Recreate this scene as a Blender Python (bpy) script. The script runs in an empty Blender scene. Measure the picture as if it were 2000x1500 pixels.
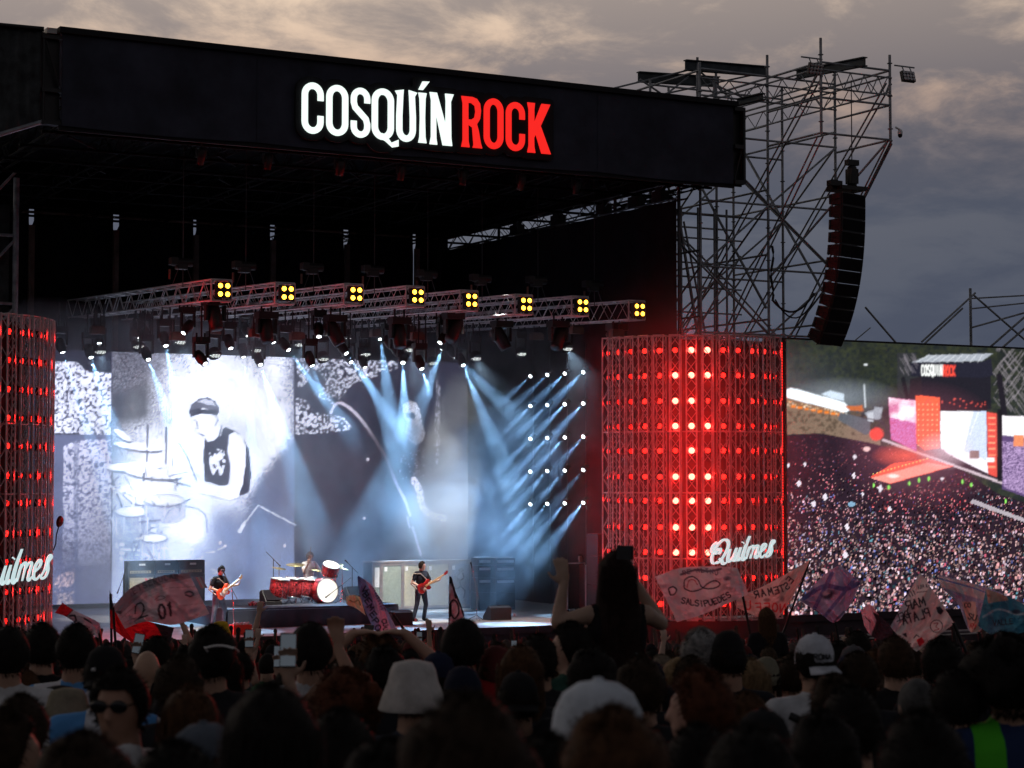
import bpy, math, random
import numpy as np
from mathutils import Vector, Matrix, noise as mnoise
from mathutils.geometry import tessellate_polygon
random.seed(7)
S = bpy.context.scene
COL = S.collection
R = math.radians
# ------------------------------------------------------------------ camera, world, sun, exposure
F = 3900.0                      # focal length in photo pixels (photo is 2000 x 1500)
HOR = 945.0                     # horizon row in the photo
PITCH = math.atan((HOR - 750) / F)
YAW = R(28.5)                   # stage width runs along +X, stage depth along +Y
CZ = 5.75
cam_d = bpy.data.cameras.new('camera'); cam = bpy.data.objects.new('camera', cam_d); COL.objects.link(cam)
cam.location = (0, 0, CZ); cam.rotation_euler = (R(90) + PITCH, 0, -YAW)
cam_d.sensor_width = 36; cam_d.lens = F / 2000 * 36
cam_d.clip_start = 0.1; cam_d.clip_end = 6000
cam_d.dof.use_dof = True; cam_d.dof.focus_distance = 57; cam_d.dof.aperture_fstop = 5.6
S.camera = cam
W = bpy.data.worlds.new('World'); S.world = W; W.use_nodes = True
nt = W.node_tree; nt.nodes.clear()
def N(tree, t, **kw):
    n = tree.nodes.new(t)
    for k, v in kw.items():
        if k.startswith('i_'): n.inputs[k[2:].replace('_', ' ')].default_value = v
        elif k.startswith('n_'): n.inputs[int(k[2:])].default_value = v
        else: setattr(n, k, v)
    return n
def ramp(tree, stops):
    r = tree.nodes.new('ShaderNodeValToRGB'); e = r.color_ramp.elements
    while len(e) > 1: e.remove(e[-1])
    e[0].position = stops[0][0]; e[0].color = (*stops[0][1], 1)
    for p, c in stops[1:]:
        x = e.new(p); x.color = (*c, 1)
    return r
SUN_AZ = YAW - R(38)            # afterglow direction, left of the view
def world():
    L = nt.links.new
    sky = N(nt, 'ShaderNodeTexSky', sky_type='NISHITA', sun_disc=False)
    sky.sun_elevation = R(2); sky.sun_rotation = SUN_AZ; sky.air_density = 1.5; sky.dust_density = 3
    tc = N(nt, 'ShaderNodeTexCoord'); sep = N(nt, 'ShaderNodeSeparateXYZ'); L(tc.outputs['Generated'], sep.inputs[0])
    zc = N(nt, 'ShaderNodeMath', operation='MAXIMUM', n_1=0.03); L(sep.outputs[2], zc.inputs[0])
    za = N(nt, 'ShaderNodeMath', operation='ADD', n_1=0.22); L(zc.outputs[0], za.inputs[0])
    dx = N(nt, 'ShaderNodeMath', operation='DIVIDE'); L(sep.outputs[0], dx.inputs[0]); L(za.outputs[0], dx.inputs[1])
    dy = N(nt, 'ShaderNodeMath', operation='DIVIDE'); L(sep.outputs[1], dy.inputs[0]); L(za.outputs[0], dy.inputs[1])
    cv = N(nt, 'ShaderNodeCombineXYZ'); L(dx.outputs[0], cv.inputs[0]); L(dy.outputs[0], cv.inputs[1])
    n1 = N(nt, 'ShaderNodeTexNoise', i_Scale=5.0, i_Detail=9.0, i_Roughness=0.62, i_Distortion=0.35); L(cv.outputs[0], n1.inputs['Vector'])
    n2 = N(nt, 'ShaderNodeTexNoise', i_Scale=1.8, i_Detail=4.0, i_Roughness=0.5); L(cv.outputs[0], n2.inputs['Vector'])
    # cloud deck: slate near the skyline, warm under-lit grey higher up
    base = ramp(nt, [(0.0, (.078, .094, .138)), (.08, (.088, .105, .152)), (.135, (.098, .113, .156)), (.165, (.128, .130, .162)), (.195, (.235, .208, .218)), (.25, (.43, .355, .315)), (.4, (.18, .17, .17)), (1.0, (.07, .073, .088))])
    L(zc.outputs[0], base.inputs[0])
    lit = ramp(nt, [(0.0, (.092, .110, .155)), (.08, (.108, .126, .172)), (.135, (.142, .152, .188)), (.165, (.28, .235, .235)), (.19, (.62, .44, .34)), (.25, (1.0, .77, .57)), (.4, (.32, .28, .24)), (1.0, (.10, .10, .11))])
    L(zc.outputs[0], lit.inputs[0])
    mm = N(nt, 'ShaderNodeMath', operation='MULTIPLY_ADD', n_1=.45, n_2=0); L(n2.outputs[0], mm.inputs[0])
    ma = N(nt, 'ShaderNodeMath', operation='MULTIPLY_ADD', n_1=.55); L(n1.outputs[0], ma.inputs[0]); L(mm.outputs[0], ma.inputs[2])
    mr = N(nt, 'ShaderNodeMapRange'); mr.inputs[1].default_value = .44; mr.inputs[2].default_value = .60; mr.interpolation_type = 'SMOOTHSTEP'
    L(ma.outputs[0], mr.inputs[0])
    mx = N(nt, 'ShaderNodeMix', data_type='RGBA'); L(mr.outputs[0], mx.inputs[0]); L(base.outputs[0], mx.inputs[6]); L(lit.outputs[0], mx.inputs[7])
    # the afterglow is ahead on the left; the dome falls off to slate away from it
    fl = N(nt, 'ShaderNodeVectorMath', operation='MULTIPLY'); fl.inputs[1].default_value = (1, 1, 0); L(tc.outputs['Generated'], fl.inputs[0])
    nm = N(nt, 'ShaderNodeVectorMath', operation='NORMALIZE'); L(fl.outputs[0], nm.inputs[0])
    dt = N(nt, 'ShaderNodeVectorMath', operation='DOT_PRODUCT'); dt.inputs[1].default_value = (math.sin(SUN_AZ), math.cos(SUN_AZ), 0); L(nm.outputs[0], dt.inputs[0])
    ar = N(nt, 'ShaderNodeMapRange'); ar.interpolation_type = 'SMOOTHSTEP'; ar.inputs[1].default_value = .05; ar.inputs[2].default_value = 1.0; L(dt.outputs['Value'], ar.inputs[0])
    dk = N(nt, 'ShaderNodeMix', data_type='RGBA', blend_type='MULTIPLY', n_0=1.0); dk.inputs[7].default_value = (.44, .47, .54, 1); L(mx.outputs[2], dk.inputs[6])
    az = N(nt, 'ShaderNodeMix', data_type='RGBA'); L(ar.outputs[0], az.inputs[0]); L(dk.outputs[2], az.inputs[6]); L(mx.outputs[2], az.inputs[7])
    bg1 = N(nt, 'ShaderNodeBackground', i_Strength=1.0); L(az.outputs[2], bg1.inputs[0])
    bg2 = N(nt, 'ShaderNodeBackground', i_Strength=.05); L(sky.outputs[0], bg2.inputs[0])
    ms = N(nt, 'ShaderNodeMixShader', n_0=.05); L(bg1.outputs[0], ms.inputs[1]); L(bg2.outputs[0], ms.inputs[2])
    out = N(nt, 'ShaderNodeOutputWorld'); L(ms.outputs[0], out.inputs[0])
world()
sun_d = bpy.data.lights.new('sun', 'SUN'); sun_d.energy = .06; sun_d.angle = R(20); sun_d.color = (1, .85, .7)
sun = bpy.data.objects.new('sun', sun_d); COL.objects.link(sun); sun.location = (-30, 10, 40)
_sd = Vector((math.sin(SUN_AZ), math.cos(SUN_AZ), math.tan(R(14))))
sun.rotation_euler = _sd.to_track_quat('Z', 'Y').to_euler()
S.view_settings.view_transform = 'Standard'; S.view_settings.look = 'None'
S.view_settings.exposure = 0.0; S.view_settings.gamma = 1.0; S.view_settings.use_curve_mapping = False
S.render.engine = 'CYCLES'
cy = S.cycles
cy.use_denoising = True; cy.use_adaptive_sampling = True; cy.adaptive_threshold = .015
cy.max_bounces = 5; cy.diffuse_bounces = 2; cy.glossy_bounces = 2; cy.transmission_bounces = 2; cy.volume_bounces = 0; cy.transparent_max_bounces = 6
cy.sample_clamp_indirect = 4; cy.sample_clamp_direct = 0
cy.volume_step_rate = 2.0; cy.volume_max_steps = 128
cy.caustics_reflective = False; cy.caustics_refractive = False
S.render.use_persistent_data = False

# ------------------------------------------------------------------ pixel <-> place
_fw = Vector((math.sin(YAW), math.cos(YAW), 0)); _rt = Vector((math.cos(YAW), -math.sin(YAW), 0)); _up = Vector((0, 0, 1))
_cf = _fw * math.cos(PITCH) + _up * math.sin(PITCH); _cu = _up * math.cos(PITCH) - _fw * math.sin(PITCH)
CAM = Vector((0, 0, CZ))
def ray(px, py): return _cf + _rt * ((px - 1000) / F) + _cu * ((750 - py) / F)
def atY(px, py, Y): d = ray(px, py); return CAM + d * (Y / d.y)
def atX(px, py, X): d = ray(px, py); return CAM + d * (X / d.x)
def atZ(px, py, Z): d = ray(px, py); return CAM + d * ((Z - CZ) / d.z)
def atD(px, py, D): d = ray(px, py); return CAM + d * (D / d.dot(_fw))
def proj(p):
    v = Vector(p) - CAM; z = v.dot(_cf)
    return 1000 + F * v.dot(_rt) / z, 750 - F * v.dot(_cu) / z
GS = .074
def gz(x, y):
    d = x * _fw.x + y * _fw.y
    if d < -12: d = -12 - (1 - math.exp((d + 12) / 60)) * 20
    z = 3.9 - GS * d
    return z if z > .25 else max(0.0, .25 * math.exp((z - .25) / .25)) if z > -3 else 0.0
STZ = 1.70                      # stage floor
LIP = 50.0

# ------------------------------------------------------------------ materials
MATS = {}
def pmat(name, col, rough=.6, metal=0., var=.12, scale=6., bump=.0, objcol=False, spec=.4, sub=0, coat=0):
    m = bpy.data.materials.new(name); m.use_nodes = True; t = m.node_tree; b = t.nodes['Principled BSDF']; L = t.links.new
    b.inputs['Roughness'].default_value = rough; b.inputs['Metallic'].default_value = metal; b.inputs['Specular IOR Level'].default_value = spec
    if coat: b.inputs['Coat Weight'].default_value = coat
    tc = N(t, 'ShaderNodeTexCoord'); nz = N(t, 'ShaderNodeTexNoise', i_Scale=scale, i_Detail=5.0, i_Roughness=.6); L(tc.outputs['Object'], nz.inputs['Vector'])
    mr = N(t, 'ShaderNodeMapRange'); mr.inputs[1].default_value = .3; mr.inputs[2].default_value = .7; mr.inputs[3].default_value = 1 - var * 1.6; mr.inputs[4].default_value = 1 + var
    L(nz.outputs[0], mr.inputs[0])
    mul = N(t, 'ShaderNodeMix', data_type='RGBA', blend_type='MULTIPLY', n_0=1.0)
    L(mr.outputs[0], mul.inputs[7])
    if objcol:
        oi = N(t, 'ShaderNodeObjectInfo'); L(oi.outputs['Color'], mul.inputs[6])
    else: mul.inputs[6].default_value = (*col, 1)
    L(mul.outputs[2], b.inputs['Base Color'])
    if bump:
        bp = N(t, 'ShaderNodeBump', i_Strength=bump, i_Distance=.02); nb = N(t, 'ShaderNodeTexNoise', i_Scale=scale * 4, i_Detail=4.0); L(tc.outputs['Object'], nb.inputs['Vector'])
        L(nb.outputs[0], bp.inputs['Height']); L(bp.outputs[0], b.inputs['Normal'])
    MATS[name] = m; return m
def emat(name, col, strength, sampling='AUTO'):
    m = bpy.data.materials.new(name); m.use_nodes = True; t = m.node_tree; b = t.nodes['Principled BSDF']
    b.inputs['Base Color'].default_value = (*[min(1, c * .3) for c in col], 1); b.inputs['Roughness'].default_value = .4
    b.inputs['Emission Color'].default_value = (*col, 1); b.inputs['Emission Strength'].default_value = strength
    try: m.cycles.emission_sampling = sampling
    except Exception: pass
    MATS[name] = m; return m
def attrmat(name, emit=0., rough=.8, sampling='NONE', trans=0.):
    m = bpy.data.materials.new(name); m.use_nodes = True; t = m.node_tree; b = t.nodes['Principled BSDF']; L = t.links.new
    a = N(t, 'ShaderNodeAttribute', attribute_name='paint')
    b.inputs['Roughness'].default_value = rough; b.inputs['Specular IOR Level'].default_value = .2
    if emit:
        b.inputs['Base Color'].default_value = (.01, .01, .012, 1)
        L(a.outputs['Color'], b.inputs['Emission Color']); b.inputs['Emission Strength'].default_value = emit
        try: m.cycles.emission_sampling = sampling
        except Exception: pass
    else:
        L(a.outputs['Color'], b.inputs['Base Color'])
        if trans:
            tr = N(t, 'ShaderNodeBsdfTranslucent'); L(a.outputs['Color'], tr.inputs[0])
            ms = N(t, 'ShaderNodeMixShader', n_0=trans); L(b.outputs[0], ms.inputs[1]); L(tr.outputs[0], ms.inputs[2])
            L(ms.outputs[0], t.nodes['Material Output'].inputs[0])
    MATS[name] = m; return m
M = MATS
pmat('black_metal', (.012, .012, .014), .45, .0, .2, 8)
pmat('black_plastic', (.014, .014, .016), .5, 0, .2, 10, bump=.1)
pmat('drape', (.010, .009, .012), .95, 0, .3, 1.5, bump=.2, spec=.1)
pmat('fascia', (.040, .043, .066), .75, 0, .30, .7, bump=.6, spec=.3)
pmat('fascia_dark', (.012, .012, .016), .8, 0, .2, 2)
pmat('void_metal', (.004, .004, .005), .7, 0, .2, 8, spec=.1)
pmat('tarp', (.050, .056, .058), .8, 0, .45, 2.2, bump=.35)
pmat('steel', (.34, .36, .38), .5, .35, .3, 3)
pmat('alu', (.60, .59, .60), .42, .25, .18, 5)
pmat('alu_dark', (.07, .07, .075), .5, .4, .2, 5)
pmat('ibeam', (.06, .075, .085), .6, .3, .3, 3)
pmat('rust_post', (.17, .10, .08), .7, .2, .3, 3)
pmat('deck', (.33, .32, .31), .32, 0, .25, 1.2, bump=.05, spec=.5)
pmat('skirt', (.045, .03, .04), .7, 0, .25, 2)
pmat('trim', (.5, .48, .46), .5, .2, .2, 4)
pmat('riser', (.028, .034, .05), .8, 0, .25, 1.6, bump=.15)
pmat('ground', (.06, .05, .035), .95, 0, .4, .7, bump=.4)
pmat('sheet', (.02, .02, .024), .8, 0, .2, 2)
pmat('skin', (.42, .25, .17), .55, 0, .08, 12, objcol=True)
pmat('cloth', (.1, .1, .1), .9, 0, .18, 9, bump=.25, objcol=True, spec=.15)
pmat('hair', (.02, .015, .012), .7, 0, .3, 30, objcol=True, spec=.12)
pmat('gloss_black', (.01, .01, .011), .18, 0, .1, 5)
pmat('chrome', (.8, .8, .82), .15, 1, .05, 5)
pmat('cymbal', (.75, .55, .22), .28, 1, .12, 25)
pmat('drum_red', (.50, .05, .06), .3, .1, .95, 26, coat=.5)
pmat('drum_head', (.72, .74, .70), .5, 0, .06, 4)
pmat('wood_neck', (.45, .28, .13), .4, 0, .2, 20)
pmat('guitar_red', (.85, .09, .03), .25, 0, .06, 6, coat=.6)
pmat('guitar_dark_red', (.30, .02, .02), .2, 0, .15, 8, coat=.7)
pmat('white_plastic', (.8, .8, .78), .35, 0, .05, 5)
pmat('grille_cream', (.42, .38, .26), .85, 0, .14, 14, bump=.3)
pmat('grille_green', (.23, .26, .21), .85, 0, .18, 14, bump=.3)
pmat('grille_grey', (.16, .16, .19), .85, 0, .18, 14, bump=.3)
pmat('tolex', (.022, .022, .024), .7, 0, .2, 20, bump=.2)
pmat('case_trim', (.26, .2, .17), .5, .3, .2, 6)
pmat('amp_panel', (.5, .42, .25), .4, .4, .1, 8)
pmat('amp_silver', (.55, .56, .58), .35, .6, .1, 8)
pmat('red_paint', (.75, .06, .03), .4, 0, .1, 6)
pmat('flower', (.45, .28, .32), .8, 0, .4, 30, bump=.4)
pmat('leaf', (.05, .09, .03), .7, 0, .3, 20)
pmat('paper', (.75, .74, .72), .8, 0, .08, 5)
pmat('phone', (.015, .015, .018), .25, 0, .1, 5)
emat('sign_white', (.86, 1.0, .93), 1.15, 'NONE')
emat('sign_red', (1.0, .02, .015), .95, 'NONE')
emat('script_white', (.66, .84, .86), .85, 'NONE')
emat('red_lamp', (1.0, .014, .009), 6.0)
emat('red_lamp_hot', (1.0, .075, .05), 16.0)
emat('red_lamp_dim', (1.0, .010, .006), 3.5)
emat('red_strip', (1.0, .02, .012), 2.2, 'NONE')
emat('amber', (1.0, .42, .025), 11.0)
emat('lens_white', (.88, .97, 1.0), 14.0, 'NONE')
emat('led_white', (.92, .97, .94), 2.4, 'NONE')
emat('phone_screen', (.35, .42, .5), .14, 'NONE')
attrmat('led_main', 2.1); attrmat('led_side', 1.35); attrmat('flag', 0, .9, trans=.6); attrmat('print', 0, .8)

# ------------------------------------------------------------------ object helpers
MW = {}
def _xf(o): return MW.get(o.name, Matrix.Identity(4))
def tag(o, label=None, cat=None, group=None, kind=None):
    if label: o['label'] = label
    if cat: o['category'] = cat
    if group: o['group'] = group
    if kind: o['kind'] = kind
    return o
def thing(name, label, cat, loc=(0, 0, 0), rotz=0, group=None, scale=1):
    o = bpy.data.objects.new(name, None); o.empty_display_size = .2; COL.objects.link(o)
    o.location = loc; o.rotation_euler = (0, 0, rotz); o.scale = (scale,) * 3
    MW[o.name] = Matrix.LocRotScale(Vector(loc), o.rotation_euler, Vector((scale,) * 3))
    return tag(o, label, cat, group)
def link_mesh(name, me, mat, parent=None, mats=None):
    o = bpy.data.objects.new(name, me); COL.objects.link(o)
    if parent is not None: o.parent = parent; MW[o.name] = _xf(parent)
    if mat is not None and not me.materials: me.materials.append(M[mat])
    return o
def copy_tree(o, parent=None):
    c = o.copy(); COL.objects.link(c); c.parent = parent
    for ch in list(o.children): copy_tree(ch, c)
    return c
def rot_to(d):
    return Vector(d).to_track_quat('Z', 'Y').to_matrix()
class MB:
    def __init__(s): s.v = []; s.f = []; s.sm = []
    def add(s, vs, fs, smooth=False):
        b = len(s.v); s.v += [tuple(v) for v in vs]; s.f += [tuple(i + b for i in f) for f in fs]; s.sm += [smooth] * len(fs); return s
    def box(s, c, d, m=None):
        x, y, z = [k / 2 for k in d]; c = Vector(c)
        vs = [Vector(p) for p in ((-x, -y, -z), (x, -y, -z), (x, y, -z), (-x, y, -z), (-x, -y, z), (x, -y, z), (x, y, z), (-x, y, z))]
        if m is not None: vs = [m @ v for v in vs]
        return s.add([v + c for v in vs], [(3, 2, 1, 0), (4, 5, 6, 7), (0, 1, 5, 4), (1, 2, 6, 5), (2, 3, 7, 6), (3, 0, 4, 7)])
    def bx(s, a, b): return s.box([(p + q) / 2 for p, q in zip(a, b)], [abs(q - p) for p, q in zip(a, b)])
    def tube(s, a, b, r, n=6, r2=None, caps=True):
        a = Vector(a); b = Vector(b); r2 = r if r2 is None else r2
        if (b - a).length < 1e-6: return s
        m = rot_to(b - a); vs = []
        for p, q in ((a, r), (b, r2)):
            for i in range(n):
                t = 2 * math.pi * i / n; vs.append(p + m @ Vector((q * math.cos(t), q * math.sin(t), 0)))
        fs = [(i, (i + 1) % n, n + (i + 1) % n, n + i) for i in range(n)]
        s.add(vs, fs, n > 5)
        if caps: s.add(vs, [tuple(range(n - 1, -1, -1)), tuple(range(n, 2 * n))])
        return s
    def path(s, pts, r, n=6):
        pts = [Vector(p) for p in pts]; vs = []; k = len(pts)
        for i, p in enumerate(pts):
            d = pts[min(i + 1, k - 1)] - pts[max(i - 1, 0)]; m = rot_to(d); q = r[i] if isinstance(r, (list, tuple)) else r
            vs += [p + m @ Vector((q * math.cos(2 * math.pi * j / n), q * math.sin(2 * math.pi * j / n), 0)) for j in range(n)]
        fs = [(i * n + j, i * n + (j + 1) % n, (i + 1) * n + (j + 1) % n, (i + 1) * n + j) for i in range(k - 1) for j in range(n)]
        s.add(vs, fs, True)
        return s.add(vs, [tuple(range(n - 1, -1, -1)), tuple(range((k - 1) * n, k * n))])
    def lathe(s, prof, c=(0, 0, 0), m=None, n=20, smooth=True, caps=True):
        c = Vector(c); vs = []; k = len(prof)
        for r, z in prof:
            for j in range(n):
                v = Vector((r * math.cos(2 * math.pi * j / n), r * math.sin(2 * math.pi * j / n), z)); vs.append(c + (m @ v if m is not None else v))
        fs = [(i * n + j, i * n + (j + 1) % n, (i + 1) * n + (j + 1) % n, (i + 1) * n + j) for i in range(k - 1) for j in range(n)]
        s.add(vs, fs, smooth)
        if not caps: return s
        if prof[0][0] > 1e-5: s.add(vs[:n], [tuple(range(n - 1, -1, -1))])
        if prof[-1][0] > 1e-5: s.add(vs[-n:], [tuple(range(n))])
        return s
    def ell(s, c, r, m=None, nu=14, nv=9):
        prof = [(max(math.sin(math.pi * i / nv), 1e-4), -math.cos(math.pi * i / nv)) for i in range(nv + 1)]
        mm = Matrix.Diagonal(Vector(r)) if m is None else m @ Matrix.Diagonal(Vector(r))
        return s.lathe(prof, c, mm, nu)
    def prism(s, poly, a, b, fn):
        """extrude 2-D outlines (outer, holes...) between depths a and b; fn(u, v, w) -> point"""
        loops = poly if isinstance(poly[0][0], (list, tuple)) else [poly]
        flat = [p for l in loops for p in l]; tri = tessellate_polygon([[Vector((p[0], p[1], 0)) for p in l] for l in loops]); n = len(flat)
        vs = [fn(p[0], p[1], a) for p in flat] + [fn(p[0], p[1], b) for p in flat]
        fs = [tuple(t) for t in tri] + [tuple(i + n for i in reversed(t)) for t in tri]; k = 0
        for l in loops:
            m = len(l); fs += [(k + i, k + (i + 1) % m, n + k + (i + 1) % m, n + k + i) for i in range(m)]; k += m
        return s.add(vs, fs)
    def truss(s, A, B, w, h=None, pitch=.5, rc=.025, rl=.012, n=5, upv=(0, 0, 1), faces=(0, 1, 2, 3)):
        A = Vector(A); B = Vector(B); h = h or w; d = (B - A).normalized(); u = Vector(upv); sdd = d.cross(u).normalized(); u = sdd.cross(d)
        cs = [sdd * w / 2 + u * h / 2, sdd * -w / 2 + u * h / 2, sdd * -w / 2 - u * h / 2, sdd * w / 2 - u * h / 2]
        for c in cs: s.tube(A + c, B + c, rc, n)
        k = max(1, round((B - A).length / pitch))
        for fi in faces:
            a, b = cs[fi], cs[(fi + 1) % 4]
            for i in range(k):
                p, q = A.lerp(B, i / k), A.lerp(B, (i + 1) / k)
                s.tube(p + (a if i % 2 else b), q + (b if i % 2 else a), rl, 4, caps=False)
        return s
    def mesh(s, name, xf=None):
        me = bpy.data.meshes.new(name)
        vs = s.v if xf is None else [tuple(xf @ Vector(v)) for v in s.v]
        me.from_pydata(vs, [], s.f); me.update()
        me.polygons.foreach_set('use_smooth', s.sm); return me
    def build(s, name, mat, parent=None, world=True):
        xf = None
        if parent is not None and world:
            m = _xf(parent)
            if m != Matrix.Identity(4): xf = m.inverted()
        return link_mesh(name, s.mesh(name, xf), mat, parent)
def evalmesh(mb, name, voxel=None, smooth=0, disp=None):
    """closed pieces -> one continuous surface (voxel remesh), evaluated once"""
    me = mb.mesh(name + '_src'); o = bpy.data.objects.new(name + '_src', me); COL.objects.link(o)
    md = o.modifiers.new('r', 'REMESH'); md.mode = 'VOXEL'; md.voxel_size = voxel; md.use_smooth_shade = True
    if smooth:
        sm = o.modifiers.new('s', 'SMOOTH'); sm.iterations = smooth; sm.factor = .5
    dg = bpy.context.evaluated_depsgraph_get()
    out = bpy.data.meshes.new_from_object(o.evaluated_get(dg)); out.name = name
    bpy.data.objects.remove(o); bpy.data.meshes.remove(me); return out

# ------------------------------------------------------------------ painter for screens and printed cloth
def vnoise(h, w, cell, rng, octv=3):
    out = np.zeros((h, w)); amp = 1; tot = 0
    for o in range(octv):
        c = max(1.0, cell / 2 ** o); gh, gw = int(h / c) + 3, int(w / c) + 3; g = rng.random((gh, gw))
        ys = np.arange(h) / c; xs = np.arange(w) / c; y0 = ys.astype(int); x0 = xs.astype(int); fy = (ys - y0)[:, None]; fx = (xs - x0)[None]
        fy = fy * fy * (3 - 2 * fy); fx = fx * fx * (3 - 2 * fx)
        a = g[np.ix_(y0, x0)]; b = g[np.ix_(y0, x0 + 1)]; c2 = g[np.ix_(y0 + 1, x0)]; d = g[np.ix_(y0 + 1, x0 + 1)]
        out += amp * (a * (1 - fy) * (1 - fx) + b * (1 - fy) * fx + c2 * fy * (1 - fx) + d * fy * fx); tot += amp; amp *= .5
    return out / tot
class Img:
    def __init__(s, x0, y0, x1, y1, k=1.0, bg=(0, 0, 0)):
        s.x0, s.y0, s.k = x0, y0, k; s.w = int((x1 - x0) * k); s.h = int((y1 - y0) * k)
        s.a = np.zeros((s.h, s.w, 3)); s.a[:] = bg
        s.X, s.Y = np.meshgrid(x0 + (np.arange(s.w) + .5) / k, y0 + (np.arange(s.h) + .5) / k)
        s.rng = np.random.default_rng(5)
    def put(s, mask, col):
        col = np.asarray(col, float); m = np.clip(mask, 0, 1)[..., None]
        s.a = s.a * (1 - m) + (col if col.ndim == 3 else col[None, None]) * m; return s
    def pmask(s, pts):
        inside = np.zeros((s.h, s.w), bool); n = len(pts)
        for i in range(n):
            x1, y1 = pts[i]; x2, y2 = pts[(i + 1) % n]
            if y1 == y2: continue
            c = ((s.Y < y1) != (s.Y < y2)) & (s.X < (x2 - x1) * (s.Y - y1) / (y2 - y1) + x1); inside ^= c
        return inside.astype(float)
    def poly(s, pts, col, al=1.0): return s.put(s.pmask(pts) * al, col)
    def rect(s, x0, y0, x1, y1, col, al=1.0): return s.poly([(x0, y0), (x1, y0), (x1, y1), (x0, y1)], col, al)
    def emask(s, cx, cy, rx, ry, soft=.05, rot=0):
        c, n = math.cos(rot), math.sin(rot); dx = s.X - cx; dy = s.Y - cy
        d = np.sqrt(((dx * c + dy * n) / rx) ** 2 + ((-dx * n + dy * c) / ry) ** 2); return np.clip((1 - d) / soft, 0, 1)
    def ell(s, cx, cy, rx, ry, col, soft=.08, rot=0, al=1.0): return s.put(s.emask(cx, cy, rx, ry, soft, rot) * al, col)
    def smask(s, pts, w):
        best = np.full((s.h, s.w), 1e9)
        for (x1, y1), (x2, y2) in zip(pts, pts[1:]):
            dx, dy = x2 - x1, y2 - y1; L = dx * dx + dy * dy + 1e-9
            t = np.clip(((s.X - x1) * dx + (s.Y - y1) * dy) / L, 0, 1); best = np.minimum(best, (s.X - x1 - t * dx) ** 2 + (s.Y - y1 - t * dy) ** 2)
        return np.clip((w / 2 - np.sqrt(best)) * s.k + .5, 0, 1)
    def line(s, pts, w, col, al=1.0): return s.put(s.smask(pts, w) * al, col)
    def noise(s, cell, octv=3): return vnoise(s.h, s.w, cell * s.k, s.rng, octv)
    def text(s, txt, x, y, h, w, col, cw=.62, rot=0, mirror=False, gap=.2, al=1.0):
        c, n = math.cos(rot), math.sin(rot); ox = 0
        for ch in txt:
            for st in FONT.get(ch.upper(), []):
                pts = []
                for (u, v) in st:
                    px = (ox + u * cw) * h; px = -px if mirror else px; py = -v * h
                    pts.append((x + px * c - py * n, y + px * n + py * c))
                s.line(pts, w, col, al)
            ox += cw + gap
        return s
    def blur(s, r=1):
        for _ in range(r):
            p = np.pad(s.a, ((1, 1), (1, 1), (0, 0)), 'edge'); s.a = (p[:-2, 1:-1] + p[2:, 1:-1] + p[1:-1, :-2] + p[1:-1, 2:] + 2 * p[1:-1, 1:-1]) / 6
        return s
    def get(s, px, py):
        i = np.clip(((py - s.y0) * s.k).astype(int), 0, s.h - 1); j = np.clip(((px - s.x0) * s.k).astype(int), 0, s.w - 1); return s.a[i, j]
FONT = {'A': [[(0, 0), (.5, 1), (1, 0)], [(.2, .38), (.8, .38)]], 'B': [[(0, 0), (0, 1), (.8, .9), (.8, .6), (0, .52), (.95, .4), (.9, .08), (0, 0)]],
 'C': [[(1, .82), (.7, 1), (.25, 1), (0, .7), (0, .3), (.25, 0), (.7, 0), (1, .18)]], 'D': [[(0, 0), (0, 1), (.6, 1), (1, .7), (1, .3), (.6, 0), (0, 0)]],
 'E': [[(1, 1), (0, 1), (0, 0), (1, 0)], [(0, .52), (.8, .52)]], 'F': [[(1, 1), (0, 1), (0, 0)], [(0, .52), (.8, .52)]],
 'I': [[(.5, 0), (.5, 1)]], 'J': [[(.9, 1), (.9, .25), (.6, 0), (.2, .05), (0, .3)]], 'K': [[(0, 0), (0, 1)], [(1, 1), (.05, .45), (1, 0)]],
 'L': [[(0, 1), (0, 0), (.9, 0)]], 'M': [[(0, 0), (.08, 1), (.5, .35), (.92, 1), (1, 0)]], 'N': [[(0, 0), (0, 1), (1, 0), (1, 1)]],
 'O': [[(.3, 0), (0, .3), (0, .7), (.3, 1), (.7, 1), (1, .7), (1, .3), (.7, 0), (.3, 0)]], '0': [[(.3, 0), (0, .3), (0, .7), (.3, 1), (.7, 1), (1, .7), (1, .3), (.7, 0), (.3, 0)]],
 'P': [[(0, 0), (0, 1), (.8, 1), (1, .78), (.8, .5), (0, .48)]], 'Q': [[(.3, 0), (0, .3), (0, .7), (.3, 1), (.7, 1), (1, .7), (1, .3), (.7, 0), (.3, 0)], [(.6, .3), (1.05, -.12)]],
 'R': [[(0, 0), (0, 1), (.8, 1), (1, .78), (.8, .52), (0, .48)], [(.4, .48), (1, 0)]], 'S': [[(1, .85), (.6, 1), (.15, .95), (0, .74), (.3, .55), (.8, .45), (1, .22), (.7, 0), (.2, 0), (0, .18)]],
 'T': [[(0, 1), (1, 1)], [(.5, 1), (.5, 0)]], 'U': [[(0, 1), (0, .25), (.25, 0), (.75, 0), (1, .25), (1, 1)]], 'V': [[(0, 1), (.5, 0), (1, 1)]],
 'X': [[(0, 0), (1, 1)], [(0, 1), (1, 0)]], 'Y': [[(0, 1), (.5, .5), (1, 1)], [(.5, .5), (.5, 0)]], '1': [[(.2, .8), (.5, 1), (.5, 0)]], '2': [[(0, .75), (.3, 1), (.8, .95), (.95, .7), (0, 0), (1, 0)]],
 'G': [[(1, .82), (.7, 1), (.25, 1), (0, .7), (0, .3), (.25, 0), (.75, 0), (1, .2), (1, .45), (.6, .45)]], 'H': [[(0, 0), (0, 1)], [(1, 0), (1, 1)], [(0, .5), (1, .5)]], ' ': []}
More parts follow.
